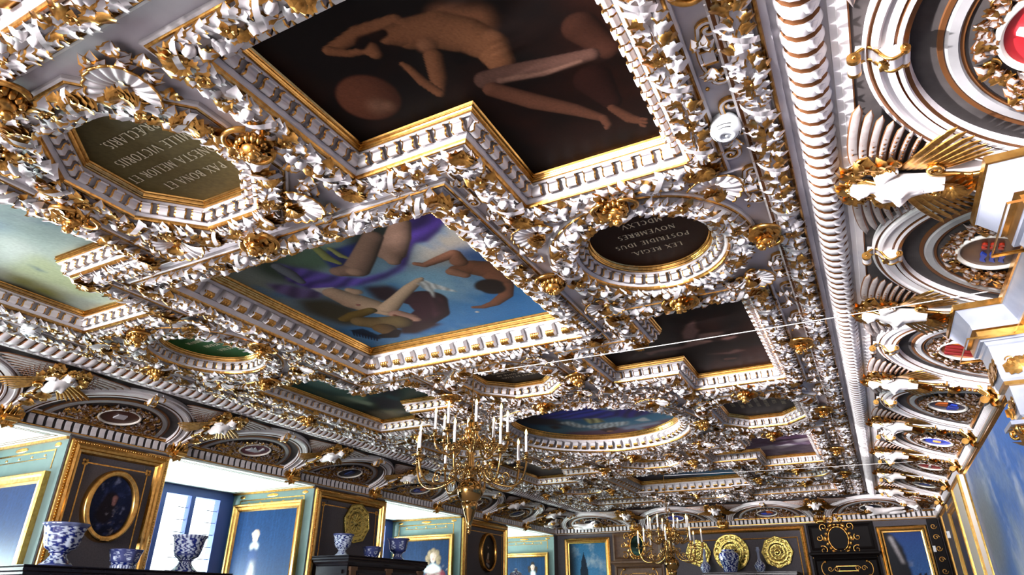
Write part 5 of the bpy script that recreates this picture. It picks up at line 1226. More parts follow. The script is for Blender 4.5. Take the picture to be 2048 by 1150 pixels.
for k, y in enumerate(HL): herm('left', y, 'winged herm with gilt hair, %s of the left cove row' % NTH[k])
for k, x in enumerate(HE): herm('end', x, 'winged herm on the end wall cove, %s of three' % ['left', 'middle', 'right'][k])
# gilt S consoles under the herms, across the cornice
def corbel_proto():
    root = thing('cornice_bracket', (0, 0, 0), 'bracket', 'gilt bracket', 'gilt brackets on the cornice'); mb = MB()
    t = np.linspace(0, 1, 28); top = spiral(0, .06, .05, math.radians(-60), 1.1, 1, 18)      # profile in (out, up)
    path = np.concatenate([[(.055, .07), (.10, .085), (.135, .06), (.13, .02), (.10, -.01), (.075, -.04), (.08, -.075), (.11, -.10), (.135, -.09)]])
    tt = np.linspace(0, len(path) - 1, 40); pth = np.column_stack([np.interp(tt, range(len(path)), path[:, i]) for i in (0, 1)])
    for _ in range(6): pth[1:-1] = (pth[:-2] + 2 * pth[1:-1] + pth[2:]) / 4
    for su in (-.042, 0, .042): tube(mb, np.column_stack([np.full(40, su), pth]), .017, 8)
    for c, r in (((.075, .055), .04), ((.125, -.085), .032)): tube(mb, [(-.058, *c), (.058, *c)], r, 14)
    mb.build('s_scroll', [GOLDF], root)
    mb = MB()
    for k in range(5): X, Y, N = frames(np.array([[math.cos(-1.57 + .5 * (k - 2)), math.sin(-1.57 + .5 * (k - 2))]]), np.zeros(1), np.array([.2]), (0, 0, 1.0)); scatter(mb, [(V[:, [1, 2, 0]] * 0 + V, F, 0) for V, F, m in LEAF_G], [(0, .0, .0)], X[:, [0, 2, 1]], Y[:, [0, 2, 1]], N[:, [0, 2, 1]], .17)
    mb.build('acanthus_leaf', [GOLD], root)
    return root
CB = corbel_proto(); CB.scale = (1.3,) * 3; cbu = [False]
def corbel(side, along, lbl):
    if side == 'right': loc, rz = (H(XR) - .01, H(along), Z(.815)), math.pi / 2
    elif side == 'left': loc, rz = (H(XL) + .01, H(along), Z(.815)), -math.pi / 2
    else: loc, rz = (H(along), H(YE) - .01, Z(.815)), math.pi
    # local: x across, y out, z up
    if not cbu[0]: cbu[0] = True; CB.location = loc; CB.rotation_euler = (0, 0, rz); CB['label'] = lbl
    else: dup(CB, loc, (0, 0, rz), lbl)
for k, y in enumerate(HR): corbel('right', y, 'gilt S-shaped cornice bracket under the %s herm of the right row' % NTH[k])
for k, y in enumerate(HL): corbel('left', y, 'gilt S-shaped cornice bracket under the %s herm of the left row' % NTH[k])
for k, x in enumerate(HE): corbel('end', x, 'gilt cornice bracket under the %s herm of the end wall' % ['left', 'middle', 'right'][k])
# reclining putti in the far corners of the cove
def putto(loc, rot, flip, lbl):
    root = thing('reclining_putto', loc, lbl, 'statue', 'white putti in the corners', rot); f = -1 if flip else 1
    J = {0: (0, 0, .16, .085), 1: (.13, .05, .18, .080), 2: (.24, .12, .20, .082), 3: (.30, .17, .21, .040), 4: (.37, .22, .22, .072), 5: (.42, .25, .22, .060),
         6: (.25, .22, .20, .042), 7: (.30, .33, .20, .034), 8: (.40, .37, .19, .026), 9: (.43, .39, .19, .024), 10: (.26, .06, .25, .042), 11: (.34, .0, .26, .032), 12: (.42, -.05, .22, .026),
         13: (-.06, -.06, .19, .062), 14: (-.24, -.02, .21, .050), 15: (-.40, -.10, .17, .036), 16: (-.47, -.08, .16, .028), 17: (-.05, .05, .17, .062), 18: (-.22, .10, .16, .050), 19: (-.38, .05, .14, .036), 20: (-.45, .08, .14, .028)}
    E = [(0, 1), (1, 2), (2, 3), (3, 4), (4, 5), (2, 6), (6, 7), (7, 8), (8, 9), (2, 10), (10, 11), (11, 12), (0, 13), (13, 14), (14, 15), (15, 16), (0, 17), (17, 18), (18, 19), (19, 20)]
    me = bpy.data.meshes.new('figure_body'); me.from_pydata([(f * J[k][0], J[k][1], J[k][2]) for k in sorted(J)], E, []); me.materials.append(SKIN)
    o = at_mesh('figure_body', me, root); sk = o.modifiers.new('skin', 'SKIN'); sk.use_smooth_shade = True
    lay = me.skin_vertices[0] if me.skin_vertices else None
    for k in sorted(J): me.skin_vertices[0].data[k].radius = (J[k][3] * .95,) * 2; me.skin_vertices[0].data[k].use_root = (k == 0)
    ss = o.modifiers.new('sub', 'SUBSURF'); ss.levels = 2; ss.render_levels = 2
    mb = MB(); rr = np.random.default_rng(9)
    for k in range(26): a, b = rr.uniform(0, 6.28), rr.uniform(0, 1.2); ellipsoid(mb, (f * (.40 + .06 * math.cos(a) * math.sin(b)), .245 + .07 * math.sin(a) * math.sin(b), .225 + .065 * math.cos(b)), (.02, .02, .02), 6, 4)
    mb.build('curly_hair', [GOLD], root)
    mb = MB(); lf = [(V * [1, 1, -1], F, 0) for V, F, m in LEAF_G]
    for k in range(9): burst(mb, f * (-.45 + .12 * k), -.16 + .03 * (k % 2), .06, rr.uniform(0, 6.28), .17, 5, 4, lf, -.35)
    mb.build('gilt_foliage', [GOLD], root)
corner = [('end', -3.00, False, 'left', 'end wall side'), ('left', 7.30, True, 'left', 'window side'), ('end', .15, True, 'right', 'end wall side'), ('right', 7.30, False, 'right', 'painting side')]
for sd, al, fl, nm, w in corner: putto(side_point(sd, al, .17, .0), side_rot(sd), fl, 'white putto reclining in the far %s corner of the cove, %s' % (nm, w))
# ------------------------------------------------------------------ brass chandeliers with electric candles
def arm_mesh(R, drop, rise):
    """arm in the local XZ plane from the stem (x = 0.03) to the pan (x = R)"""
    mb = MB(); t = np.linspace(0, 1, 36)
    ctrl = np.array([(.03, .0), (.10, .035), (.16, .02), (.17, -.05), (.24, -.12), (R * .70, -drop - .02), (R * .92, -drop + .03), (R, rise - .06), (R, rise)])
    tt = np.linspace(0, len(ctrl) - 1, 40); P = np.column_stack([np.interp(tt, range(len(ctrl)), ctrl[:, i]) for i in (0, 1)])
    for _ in range(8): P[1:-1] = (P[:-2] + 2 * P[1:-1] + P[2:]) / 4
    tube(mb, np.column_stack([P[:, 0], np.zeros(40), P[:, 1]]), .0125, 8)
    for c, r0, a0, sg in (((.155, .055), .052, -1.2, 1), ((.215, -.045), .045, 1.8, -1), ((R * .62, -drop * .35), .05, -1.0, 1)):
        sp = spiral(*c, r0, a0, 1.25, sg, 20); tube(mb, np.column_stack([sp[:, 0], np.zeros(20), sp[:, 1]]), np.linspace(.010, .006, 20), 6)
    for q in (8, 20, 30): ellipsoid(mb, (P[q, 0], 0, P[q, 1]), (.02, .02, .02), 8, 5)
    return mb.mesh('arm', BRASS)
PAN = MB(); lathe(PAN, [(0, 0), (.02, -.005), (.050, .0), (.064, .014), (.060, .016), (.030, .008), (.016, .012), (.014, .03), (.024, .040), (.026, .055), (.020, .060), (.022, .075), (.022, .092), (.0, .092)], 20); PAN = PAN.mesh('drip_pan', BRASS)
CAN = MB(); lathe(CAN, [(0, 0), (.0155, 0), (.0155, .19), (.012, .197), (0, .197)], 16); CAN = CAN.mesh('candle', CANDLE)
FLM = MB(); lathe(FLM, [(.004, .190), (.010, .203), (.0155, .220), (.013, .237), (.006, .257), (0, .271)], 12); FLM = FLM.mesh('flame_bulb', FLAME)
def order_words(items):
    """numbers the candles of one tier from left to right as seen by the camera"""
    key = sorted(range(len(items)), key=lambda i: math.atan2(items[i][0], items[i][1])); return {i: k for k, i in enumerate(key)}
ORD = ['leftmost', 'second from left', 'third from left', 'fourth from left', 'fifth from left', 'sixth from left', 'seventh from left', 'rightmost']
def chandelier(x, y, ztip, which, lbl, phase):
    root = thing('chandelier', (H(x), H(y), ztip), lbl, 'chandelier', 'brass chandeliers')
    mb = MB(); lathe(mb, [(0, 0), (.012, .004), (.020, .022), (.010, .040), (.014, .052), (.030, .062), (.020, .08), (.036, .14), (.070, .25), (.098, .325), (.082, .332), (.088, .342), (.108, .36), (.142, .415), (.150, .465), (.136, .52), (.095, .56), (.052, .580), (.044, .59), (.058, .60), (.042, .615), (.034, .635), (.052, .65), (.068, .67), (.052, .69),
                     (.036, .72), (.048, .75), (.036, .78), (.046, .81), (.036, .84), (.046, .87), (.040, .90), (.062, .93), (.078, .95), (.060, .975), (.040, 1.0), (.034, 1.05), (.055, 1.10), (.060, 1.14), (.040, 1.18), (.05, 1.21), (.030, 1.25), (.016, 1.29), (.0, 1.30)], 32)
    mb.build('baluster_stem', BRASS, root)
    mb = MB()
    for k in range(8):
        a = 2 * math.pi * k / 8; ellipsoid(mb, (.06 * math.cos(a), .06 * math.sin(a), 1.12), (.022, .022, .05), 8, 6); tube(mb, [(.05 * math.cos(a), .05 * math.sin(a), .98), (.10 * math.cos(a), .10 * math.sin(a), 1.03), (.07 * math.cos(a), .07 * math.sin(a), 1.09)], .010, 6)
    mb.build('figure_crown', [GOLDF], root)
    mb = MB(); top = CZ - .05 - ztip; tube(mb, [(0, 0, 1.29), (0, 0, top)], .0075, 8)
    tube(mb, [(.022 * math.cos(q), 0, 1.30 + .022 * math.sin(q)) for q in np.linspace(0, 6.28, 20)], .006, 6); mb.build('hanging_rod', BRASS, root)
    for tier, (R, z0, drop, rise, n, ph) in enumerate(((.64, .66, .17, .10, 8, phase), (.42, .955, .09, .075, 8, phase + .39))):
        A = arm_mesh(R, drop, rise); sp = []
        for k in range(n):
            a = ph + 2 * math.pi * k / n; at_mesh('arm', A, root, (0, 0, z0), (0, 0, a)); px, py, pz = R * math.cos(a), R * math.sin(a), z0 + rise
            pan = at_mesh('drip_pan', PAN, root, (px, py, pz)); sp.append((H(x) + px, H(y) + py, ztip + pz + .085))
        ordw = order_words([(q[0], q[1]) for q in sp])
        for k, q in enumerate(sp):
            c = at_mesh('candle', CAN, None, q); at_mesh('flame_bulb', FLM, c)
            tag(c, 'white electric candle, %s of the %s ring of the %s chandelier' % (ORD[ordw[k]], ('lower', 'upper')[tier], which), 'candle', 'candles of the %s chandelier' % which)
chandelier(-1.488, 2.46, Z(.257), 'large', 'large brass chandelier with sixteen white candles hanging before the left cove', .26)
chandelier(-1.44, 5.45, Z(.105), 'small', 'smaller-looking far brass chandelier hanging in front of the end wall plates', .15)
# tie rods from the chandelier hooks to the right wall
def rod(a, b, sag, r, lbl):
    a, b = np.array(a), np.array(b); t = np.linspace(0, 1, 30); P = a + (b - a) * t[:, None]; P[:, 2] -= sag * 4 * t * (1 - t); mb = MB(); tube(mb, P, r, 6)
    tag(mb.build('tie_cable', [CANDLE]), lbl, 'cable', 'cables to the chandeliers')
rod((H(-1.488), H(2.46), Z(.955)), (H(.48), H(2.28), Z(.868)),   .02, .0045, 'thin white cable from the large chandelier hook across the dark painting')
rod((H(-1.44), H(5.45), Z(.95)), (H(.575), H(5.22), Z(.865)), .01, .0032, 'thin pale cable from the far chandelier hook to the right cornice')
# ------------------------------------------------------------------ left wall: framed piers, pictures in the niches, cabinets and faience
def frame_rect(mb, place, x0, x1, z0, z1, prof, mats=0):
    """moulded frame round a rectangle; place(u, v, w) arrays -> points; prof = (inward, height)"""
    O = np.array([(x0, z0), (x1, z0), (x1, z1), (x0, z1)], float); k = len(prof); V = []
    for d, w in prof: Q = offset_poly(O, d); V.append(place(Q[:, 0], Q[:, 1], np.full(4, w)))
    V = np.concatenate(V); q = np.arange(4); r = (q + 1) % 4; ms = [mats] * (k - 1) if isinstance(mats, int) else mats
    for i in range(k - 1): mb.add(V, np.stack([i*4 + q, i*4 + r, (i+1)*4 + r, (i+1)*4 + q], 1), ms[i])
def frame_oval(mb, place, cx, cz, rx, rz, prof, mat_=0, n=56):
    a = np.linspace(0, 2 * math.pi, n, endpoint=False); V = [place(cx + (rx - d) * np.cos(a), cz + (rz - d) * np.sin(a), np.full(n, w)) for d, w in prof]
    mb.add(np.concatenate(V), gridF(len(prof), n, closed_m=True), mat_, True)
on_left = lambda X: (lambda u, v, w=0.0: np.column_stack([np.full(len(u), X) + w, u, v]))          # u = y, facing +x
on_cheek = lambda Y: (lambda u, v, w=0.0: np.column_stack([u, np.full(len(u), Y) - w, v]))          # u = x, facing -y
on_right = lambda X: (lambda u, v, w=0.0: np.column_stack([np.full(len(u), X) - w, u, v]))
RICH = [(0, 0), (.0, .05), (.02, .062), (.05, .050), (.055, .075), (.085, .085), (.11, .070), (.12, .045), (.15, .040), (.16, .020), (.17, .0)]
WIDE = [(0, 0), (0, .07), (.015, .085), (.04, .080), (.06, .055), (.10, .050), (.115, .062), (.125, .045), (.14, .02)]
def picture(name, lbl, cat, place, x0, x1, z0, z1, prof, painter, fmat=GOLDF, base=(.02, .03, .06), cell=.02, group=None, rough=VARNISH, shadow=None):
    c = place(np.array([(x0 + x1) / 2]), np.array([z0]), 0.0)[0]; root = thing(name, c, lbl, cat, group)
    mb = MB(); frame_rect(mb, place, x0, x1, z0, z1, prof); mb.build('gilt_frame', fmat, root, origin=c)
    d = prof[-1][0] - .01
    canvas('painted_canvas', painter, x0 + d, x1 - d, z0 + d, z1 - d, cell, lambda X, Y: place(X, Y, .022) - c, rough, root, base=base)
    return root
PN = ['nearest', 'second', 'third', 'fourth']
for i, (a, b) in enumerate(PIERS[1:4]):
    y0, y1, zt = H(a) + .01, H(b) - .01, Z(ZC) - .035; pl = on_left(H(XW)); c = (H(XW), (y0 + y1) / 2, 0)
    root = thing('pier_panel', c, ['grey gold-framed pier panel behind the oval portrait of a dark figure', 'grey gold-framed pier panel behind the octagonal brass dish', 'grey gold-framed pier panel behind the small dark oval portrait'][i], 'wall panel', 'framed pier panels of the left wall')
    mb = MB(); frame_rect(mb, pl, y0, y1, .02, zt, RICH); 
    nb = int((zt - .4) / .035)                            # carved bead course down both uprights and along the top
    pts = [(H(XW) + .052, yy, .4 + .035 * k) for k in range(nb) for yy in (y0 + .035, y1 - .035)] + [(H(XW) + .052, y0 + .035 + .035 * k, zt - .035) for k in range(int((y1 - y0 - .07) / .035))]
    scatter(mb, ball_tmpl(0, .5, 6, 4), pts, [(0, 1, 0)] * len(pts), [(0, 0, 1)] * len(pts), [(1, 0, 0)] * len(pts), .024)
    mb.build('gilt_frame', GOLDF, root, origin=c)
    mb = MB(); q = .255
    for (u0, u1, v0, v1) in ((y0 + q, y1 - q, zt - q - .018, zt - q), (y0 + q, y0 + q + .018, .3, zt - q), (y1 - q - .018, y1 - q, .3, zt - q)): box(mb, H(XW), H(XW) + .006, u0, u1, v0, v1)
    for yy in (y0 + q, y1 - q):
        for k in range(4): ellipsoid(mb, (H(XW) + .006, yy + .03 * math.cos(k * 1.57 + .78), zt - q - .005 + .03 * math.sin(k * 1.57 + .78)), (.006, .022, .022), 8, 5)
    mb.build('gold_border_line', GOLD, root, origin=c)
    mb = MB(); box(mb, H(XW), H(XW) + .004, y0 + .17, y1 - .17, zt - .235, zt - .175); mb.build('grey_fillet', WALLGREY, root, origin=c)
    mb = MB()
    for yy in (y0 + .33, y1 - .33): tube(mb, [(H(XW) + .012, yy, zt - .19), (H(XW) + .03, yy, zt - .215), (H(XW) + .014, yy, zt - .235)], .006, 6)
    mb.build('picture_hook', BLACK, root, origin=c)
SKN, LACE = (.75, .52, .42), (.80, .80, .78)
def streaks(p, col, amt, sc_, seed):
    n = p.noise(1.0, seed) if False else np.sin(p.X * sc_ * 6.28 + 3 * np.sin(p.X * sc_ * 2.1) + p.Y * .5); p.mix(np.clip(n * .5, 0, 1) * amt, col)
def portrait(bgc, bg2, cx, cz, s, style):
    """three-quarter or full figure; cx, cz = face centre in metres on the picture, s = head height"""
    def f(p):
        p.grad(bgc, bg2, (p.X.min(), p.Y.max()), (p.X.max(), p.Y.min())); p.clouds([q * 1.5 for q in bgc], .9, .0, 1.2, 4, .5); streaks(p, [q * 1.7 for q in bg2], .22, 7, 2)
        if style == 'plain': p.grain(.12); return
        if style == 'lady':
            p.limb((.02, .05, .16), [(cx, cz - s * 1.5, s * .7), (cx, cz - s * 2.6, s * .8)], .6, edge=.5)
            p.poly((.52, .48, .44), .03, [(cx - s * .1, cz - s * 1.9), (cx + s * .15, cz - s * 1.9), (cx + s * .75, cz - s * 6), (cx - s * .8, cz - s * 6)], .15, (1, .2), 9)
            p.limb(SKN, [(cx, cz, s * .42), (cx, cz - s * .25, s * .30)], .5); p.limb((.45, .4, .4), [(cx - s * .35, cz + s * .1, s * .18)], .6, edge=.9)
            p.poly(LACE, .015, [(cx - s * .45, cz - s * .75), (cx, cz - s * .45), (cx + s * .45, cz - s * .75), (cx + s * .3, cz - s * 1.0), (cx, cz - s * .8), (cx - s * .3, cz - s * 1.0)])
        if style == 'boy':
            p.limb((.05, .12, .40), [(cx - s * 1.3, cz - s * 2.4, s * .9), (cx - s * 1.4, cz - s * 4, s * .8)], .5, edge=.3)
            p.limb((.36, .045, .06), [(cx, cz - s * 2.3, s * 1.2), (cx, cz - s * 4.5, s * 1.1)], .35); p.limb((.34, .05, .08), [(cx + s * .9, cz - s * 1.6, s * .55), (cx + s * 1.6, cz - s * 2.8, s * .55)], .35)
            for k in (-.55, .35): p.poly((.42, .40, .33), .03, [(cx + s * k, cz - s * 1.4), (cx + s * (k + .35), cz - s * 1.4), (cx + s * (k + .45), cz - s * 5), (cx + s * (k - .05), cz - s * 5)], .3, (1, .7), 11)
            p.clouds((.55, .45, .40), 5, .4, 1.2, 8, .7, ([(cx - s, cz - s), (cx + s * 2, cz - s), (cx + s * 2.2, cz - s * 5), (cx - s, cz - s * 5)], .05))
            for dx, dz, r_ in ((-.55, -.1, .38), (.55, -.15, .40), (0, .42, .40), (-.35, .3, .35), (.4, .3, .36), (.6, -.45, .3), (-.55, -.45, .3)): p.limb((.34, .24, .15), [(cx + s * dx, cz + s * dz, s * r_)], .35, edge=.4)
            p.limb(SKN, [(cx, cz + s * .02, s * .40), (cx, cz - s * .25, s * .28)], .55)
            p.poly(LACE, .01, [(cx - s * .75, cz - s * .95), (cx, cz - s * .55), (cx + s * .75, cz - s * .9), (cx + s * .9, cz - s * 1.2), (cx, cz - s * 1.4), (cx - s * .9, cz - s * 1.25)])
        if style == 'gent':
            p.limb((.012, .012, .02), [(cx, cz - s * 2.4, s * 1.2), (cx, cz - s * 4.5, s * 1.3)], .5)
            for dx, dz, r_ in ((-.5, -.1, .36), (.5, -.2, .36), (0, .40, .38), (-.5, -.5, .3), (.5, -.55, .3)): p.limb((.035, .025, .022), [(cx + s * dx, cz + s * dz, s * r_)], .4, edge=.4)
            p.limb(SKN, [(cx, cz, s * .36), (cx, cz - s * .25, s * .26)], .5); p.poly(LACE, .012, [(cx - s * .3, cz - s * .6), (cx + s * .3, cz - s * .6), (cx + s * .45, cz - s * 1.3), (cx - s * .2, cz - s * 1.3)])
        if style in ('boy', 'lady', 'gent'):
            for e in (-.14, .14): p.limb((.10, .05, .04), [(cx + s * e, cz + s * .05, s * .045)], .8, edge=.5)
            p.limb((.55, .32, .26), [(cx + s * .02, cz - s * .02, s * .05), (cx + s * .02, cz - s * .12, s * .06)], .6, edge=.6); p.limb((.5, .14, .12), [(cx, cz - s * .24, s * .08)], .8, edge=.5)
        if style in ('boy', 'gent'): p.limb((.55, .58, .62), [(cx + s * 2.2, cz - s * .1, s * .22)], .6, edge=.6)
        p.grain(.10)
    return f
NX0, NX1 = H(-4.235), H(-3.545)
CHK = [(1.86, .585, 'plain', 'near-edge gold-framed dark canvas with a painted-in blue sky sheen at the left border of the photo, in the first niche', 0), (3.6, .665, 'lady', 'gold-framed portrait, blue with painted-in sky sheen, of a pale figure with a white collar in the window niche', 1), (5.6, .598, 'boy', 'gold-framed portrait of a curly-haired boy in a red slashed doublet', 1), (7.75, .560, 'gent', 'gold-framed portrait of a dark-haired man in the last niche by the end wall', 1)]
for (yb_, zt_, st, lbl, k) in CHK:
    ycheek = H(yb_) - .014; x0, x1 = (NX0, NX1)
    face = {'lady': (H(-3.97), Z(.445), .25), 'boy': (H(-3.77), Z(.40), .27), 'gent': (H(-3.76), Z(.40), .22), 'plain': (0, 0, 1)}[st]
    bgc, bg2 = {'plain': ((.006, .02, .08), (.012, .05, .16)), 'lady': ((.005, .025, .085), (.010, .055, .17)), 'boy': ((.008, .02, .055), (.012, .04, .11)), 'gent': ((.006, .02, .05), (.012, .05, .13))}[st]  # blue of the sky reflected in the varnish is painted into these grounds
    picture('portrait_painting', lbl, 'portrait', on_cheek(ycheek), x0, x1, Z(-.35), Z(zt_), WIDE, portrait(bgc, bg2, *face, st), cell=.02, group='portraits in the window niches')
def oval_picture(lbl, y, z, ry, rz, w, painter, fm):
    pl = on_left(H(XW)); c = np.array([H(XW), y, z]); root = thing('oval_portrait', c, lbl, 'portrait', 'oval portraits on the piers'); mb = MB()
    frame_oval(mb, pl, y, z, ry, rz, [(0, 0), (0, .085), (w * .15, .105), (w * .4, .110), (w * .6, .100), (w * .75, .105), (w * .9, .09), (w, .06), (w, .03)]); mb.build('gilt_frame', fm, root, origin=c)
    canvas('painted_canvas', painter, y - ry + w * .8, y + ry - w * .8, z - rz + w * .8, z + rz - w * .8, .012, lambda X, Y: pl(X, Y, .05) - c, VARNISH, root, clip=lambda X, Y: ((X - y) / (ry - w * .8))**2 + ((Y - z) / (rz - w * .8))**2 < 1.0, base=(.010, .010, .03))
    if w > .08:
        mb = MB(); box(mb, H(XW) + .10, H(XW) + .116, y - .06, y + .06, z - rz + .02, z - rz + .06); mb.build('name_plate', GOLD, root, origin=c)
def dark_figure(y, z):
    def f(p):
        p.grad((.01, .02, .07), (.004, .004, .014), (y - .2, z + .4), (y + .2, z - .4)); p.clouds((.06, .09, .26), 2.0, .2, 1.3, 3, .7); p.clouds((.30, .34, .55), 3.2, .75, 1.6, 7, .6)  # bluish patches paint in the sky's sheen on the varnish
        p.limb((.012, .008, .014), [(y - .02, z + .08, .13), (y - .06, z - .12, .16)], .6, edge=.5); p.limb((.30, .14, .13), [(y + .04, z + .10, .05), (y + .035, z + .03, .035)], .3, edge=.5); p.clouds((.34, .30, .34), 6, .5, 1.4, 9, .8, ([(y - .15, z - .35), (y + .2, z - .35), (y + .12, z - .05), (y - .1, z - .05)], .05)); p.grain(.15)
    return f
oval_picture('large gold-framed oval portrait of a dark figure with a painted-in blue sheen on the nearest pier', H(2.140), Z(.449), .37, .46, .085, dark_figure(H(2.14), Z(.449)), GOLDF)
def small_lady(y, z):
    def f(p):
        p.C[:] = (.008, .006, .007); p.limb((.42, .32, .24), [(y + .02, z - .05, .055), (y - .01, z - .20, .07)], .3, edge=.4); p.limb((.30, .16, .10), [(y - .06, z - .20, .04), (y + .06, z - .22, .04)], .3); p.limb((.50, .34, .28), [(y + .01, z + .13, .045)], .4); p.limb((.03, .018, .012), [(y + .01, z + .17, .045)], .5); p.limb((.35, .33, .34), [(y + .05, z - .33, .05), (y - .06, z - .28, .04)], .4, edge=.5); p.grain(.1)
    return f
oval_picture('small dark oval portrait of a lady on the third pier, behind the chandelier tip', H(6.085), Z(.46), .40, .47, .06, small_lady(H(6.085), Z(.46)), GOLD)
# repousse brass dishes
def dish(loc, R, rot, lbl, sides=8, tilt=0.0, grp='brass dishes on the walls'):
    root = thing('brass_dish', loc, lbl, 'dish', grp, rot); n, k = 128, 40; a = np.linspace(0, 2 * math.pi, n, endpoint=False); t = np.linspace(0, 1, k)
    po = (math.cos(math.pi / sides) / np.cos((a % (2 * math.pi / sides)) - math.pi / sides)) if sides else np.ones(n)
    rad = R * t[:, None] * (1 + (po[None] - 1) * np.clip(t * 1.6 - .6, 0, 1)[:, None])
    z = np.interp(t, [0, .08, .16, .20, .42, .50, .56, .66, .70, .95, .98, 1], [.075, .07, .03, .03, .028, .034, .060, .066, .060, .072, .085, .080]) * R * 1.6
    m = (t > .68) & (t < .95); z = z[:, None] + np.zeros(n)
    z += R * .030 * ((t > .70) & (t < .94))[:, None] * np.abs(np.sin(8 * a))[None] * np.sin(np.pi * np.clip((t - .70) / .24, 0, 1))[:, None] + R * .02 * ((t > .2) & (t < .42))[:, None] * np.cos(12 * a)[None] * np.sin(np.pi * np.clip((t - .2) / .22, 0, 1))[:, None] + R * .018 * ((t > .5) & (t < .6))[:, None] * np.cos(40 * a)[None]
    V = np.stack([rad * np.cos(a), rad * np.sin(a), z], -1); mb = MB(); mb.add(V, gridF(k, n, closed_m=True), 0, True); mb.add(np.concatenate([V[-1], V[-1] * [.98, .98, 0]]), gridF(2, n, closed_m=True), 0)
    mb.build('embossed_dish', DISHBRASS, root)
    mb = MB(); tube(mb, np.column_stack([V[-1, :, 0], V[-1, :, 1], V[-1, :, 2]])[np.r_[0:n, 0]], .008, 6); mb.build('rolled_rim', DISHBRASS, root)
dish((H(XW) + .02, H(4.06), Z(.545)), .38, (math.pi / 2, .20, math.pi / 2), 'octagonal embossed brass dish leaning on the second pier above the ebony cabinet')
# cabinets
def cabinet(lbl, x0, x1, y0, y1, zt):
    c = ((x0 + x1) / 2, (y0 + y1) / 2, 0); root = thing('ebony_cabinet', c, lbl, 'cabinet', 'dark cabinets'); mb = MB(); box(mb, x0 + .05, x1 - .07, y0 + .07, y1 - .07, .0, zt - .16); mb.build('carcass', DARKWOOD, root, origin=c)
    mb = MB(); O = [(x0, y0), (x1, y0), (x1, y1), (x0, y1)]
    sweep(mb, O, [(.07, -.17), (.055, -.16), (.045, -.13), (.02, -.10), (.02, -.075), (.0, -.06), (.0, -.03), (.012, -.02), (.0, -.012), (.0, 0)], zt, 0, flip=False); mb.add([(x, y, zt) for x, y in O], [[0, 1, 2, 3]]); mb.build('cornice_top', DARKWOOD, root, origin=c)
    mb = MB()                                     # ripple mouldings on the end, pilasters and panel on the front
    for k in range(9):
        zz = zt - .26 - .10 * k; box(mb, x0 + .12, x1 - .16, y0 + .035, y0 + .07, zz - .03, zz + .03)
    mb.build('ripple_moulding', DARKWOOD, root, origin=c)
    for yy in np.linspace(y0 + .20, y1 - .20, 3): mb = MB(); box(mb, x1 - .07, x1 - .03, yy - .07, yy + .07, .3, zt - .24); box(mb, x1 - .07, x1 - .02, yy - .09, yy + .09, zt - .24, zt - .18); mb.build('pilaster', BROWNWOOD, root, origin=c)
    ys = np.linspace(y0 + .20, y1 - .20, 3)
    for a, b in zip(ys, ys[1:]):
        mb = MB(); frame_rect(mb, on_left(x1 - .07), a + .09, b - .09, .5, zt - .22, [(0, 0), (0, .03), (.03, .04), (.06, .02), (.09, .03), (.12, .0)]); box(mb, x1 - .075, x1 - .06, a + .09, b - .09, .5, zt - .22); d = mb.build('door', DARKWOOD, root, origin=c)
        mb = MB(); ellipsoid(mb, (x1 - .02, b - .17, zt - .8), (.018, .018, .018), 8, 6); mb.build('knob', BRASS, d, origin=c)
cabinet('low-lying dark cabinet top under the first pier carrying three blue and white pots', H(-3.435), H(-3.20), H(1.68), H(2.775), Z(.147))
cabinet('tall ebony cabinet with rippled side panels in front of the second pier', H(-3.435), H(-3.115), H(3.62), H(4.55), Z(.290))
cabinet('dark cabinet against the grey panel of the end wall', H(-1.66), H(-.74), H(7.45), H(7.80), Z(.290))
# blue and white faience
def pot(name, lbl, loc, prof, pattern, n=108, sides=0, sc_=1.0, handle=False, grp='blue and white faience'):
    root = thing(name, loc, lbl, 'vase', grp); P = np.array(prof, float) * sc_; k0 = len(P); tt = np.linspace(0, k0 - 1, 120); P = np.column_stack([np.interp(tt, range(k0), P[:, i]) for i in (0, 1)])
    for _ in range(2): P[1:-1] = (P[:-2] + 2 * P[1:-1] + P[2:]) / 4
    a = np.linspace(0, 2 * math.pi, n, endpoint=False); R = P[:, :1] * (1 + (.045 * np.abs(np.cos(sides / 2 * a)) if sides else 0 * a)[None]) ; V = np.stack([R * np.cos(a), R * np.sin(a), P[:, 1:] + 0 * a], -1)
    mb = MB(); mb.add(V, gridF(len(P), n, closed_m=True)[:, ::-1], 0, True); me = mb.mesh('faience_body', GLAZED)
    z = (P[:, 1:] + 0 * a) / P[:, 1].max(); A = a[None] + 0 * z; M = np.clip(pattern(A, z), 0, 1)
    C = np.array([.58, .66, .80]) + (np.array([.006, .016, .15]) - np.array([.58, .66, .80])) * M[..., None]
    at_ = me.color_attributes.new('paint', 'FLOAT_COLOR', 'POINT'); at_.data.foreach_set('color', np.concatenate([C, np.ones(C.shape[:2] + (1,))], -1).ravel().astype(np.float32)); at_mesh('faience_body', me, root)
    if handle:
        for sg in ((-1, 1) if handle == 2 else (-1,)):
            mb = MB(); q = np.linspace(0, math.pi, 14); tube(mb, np.column_stack([0 * q, sg * (handle_r(P, .60) + .045 * np.sin(q)), P[:, 1].max() * (.62 + .16 * np.cos(q))]), .012, 8); mb.build('handle', CANDLE, root)
    return root
def handle_r(P, f): return float(np.interp(f * P[:, 1].max(), P[:, 1], P[:, 0]))
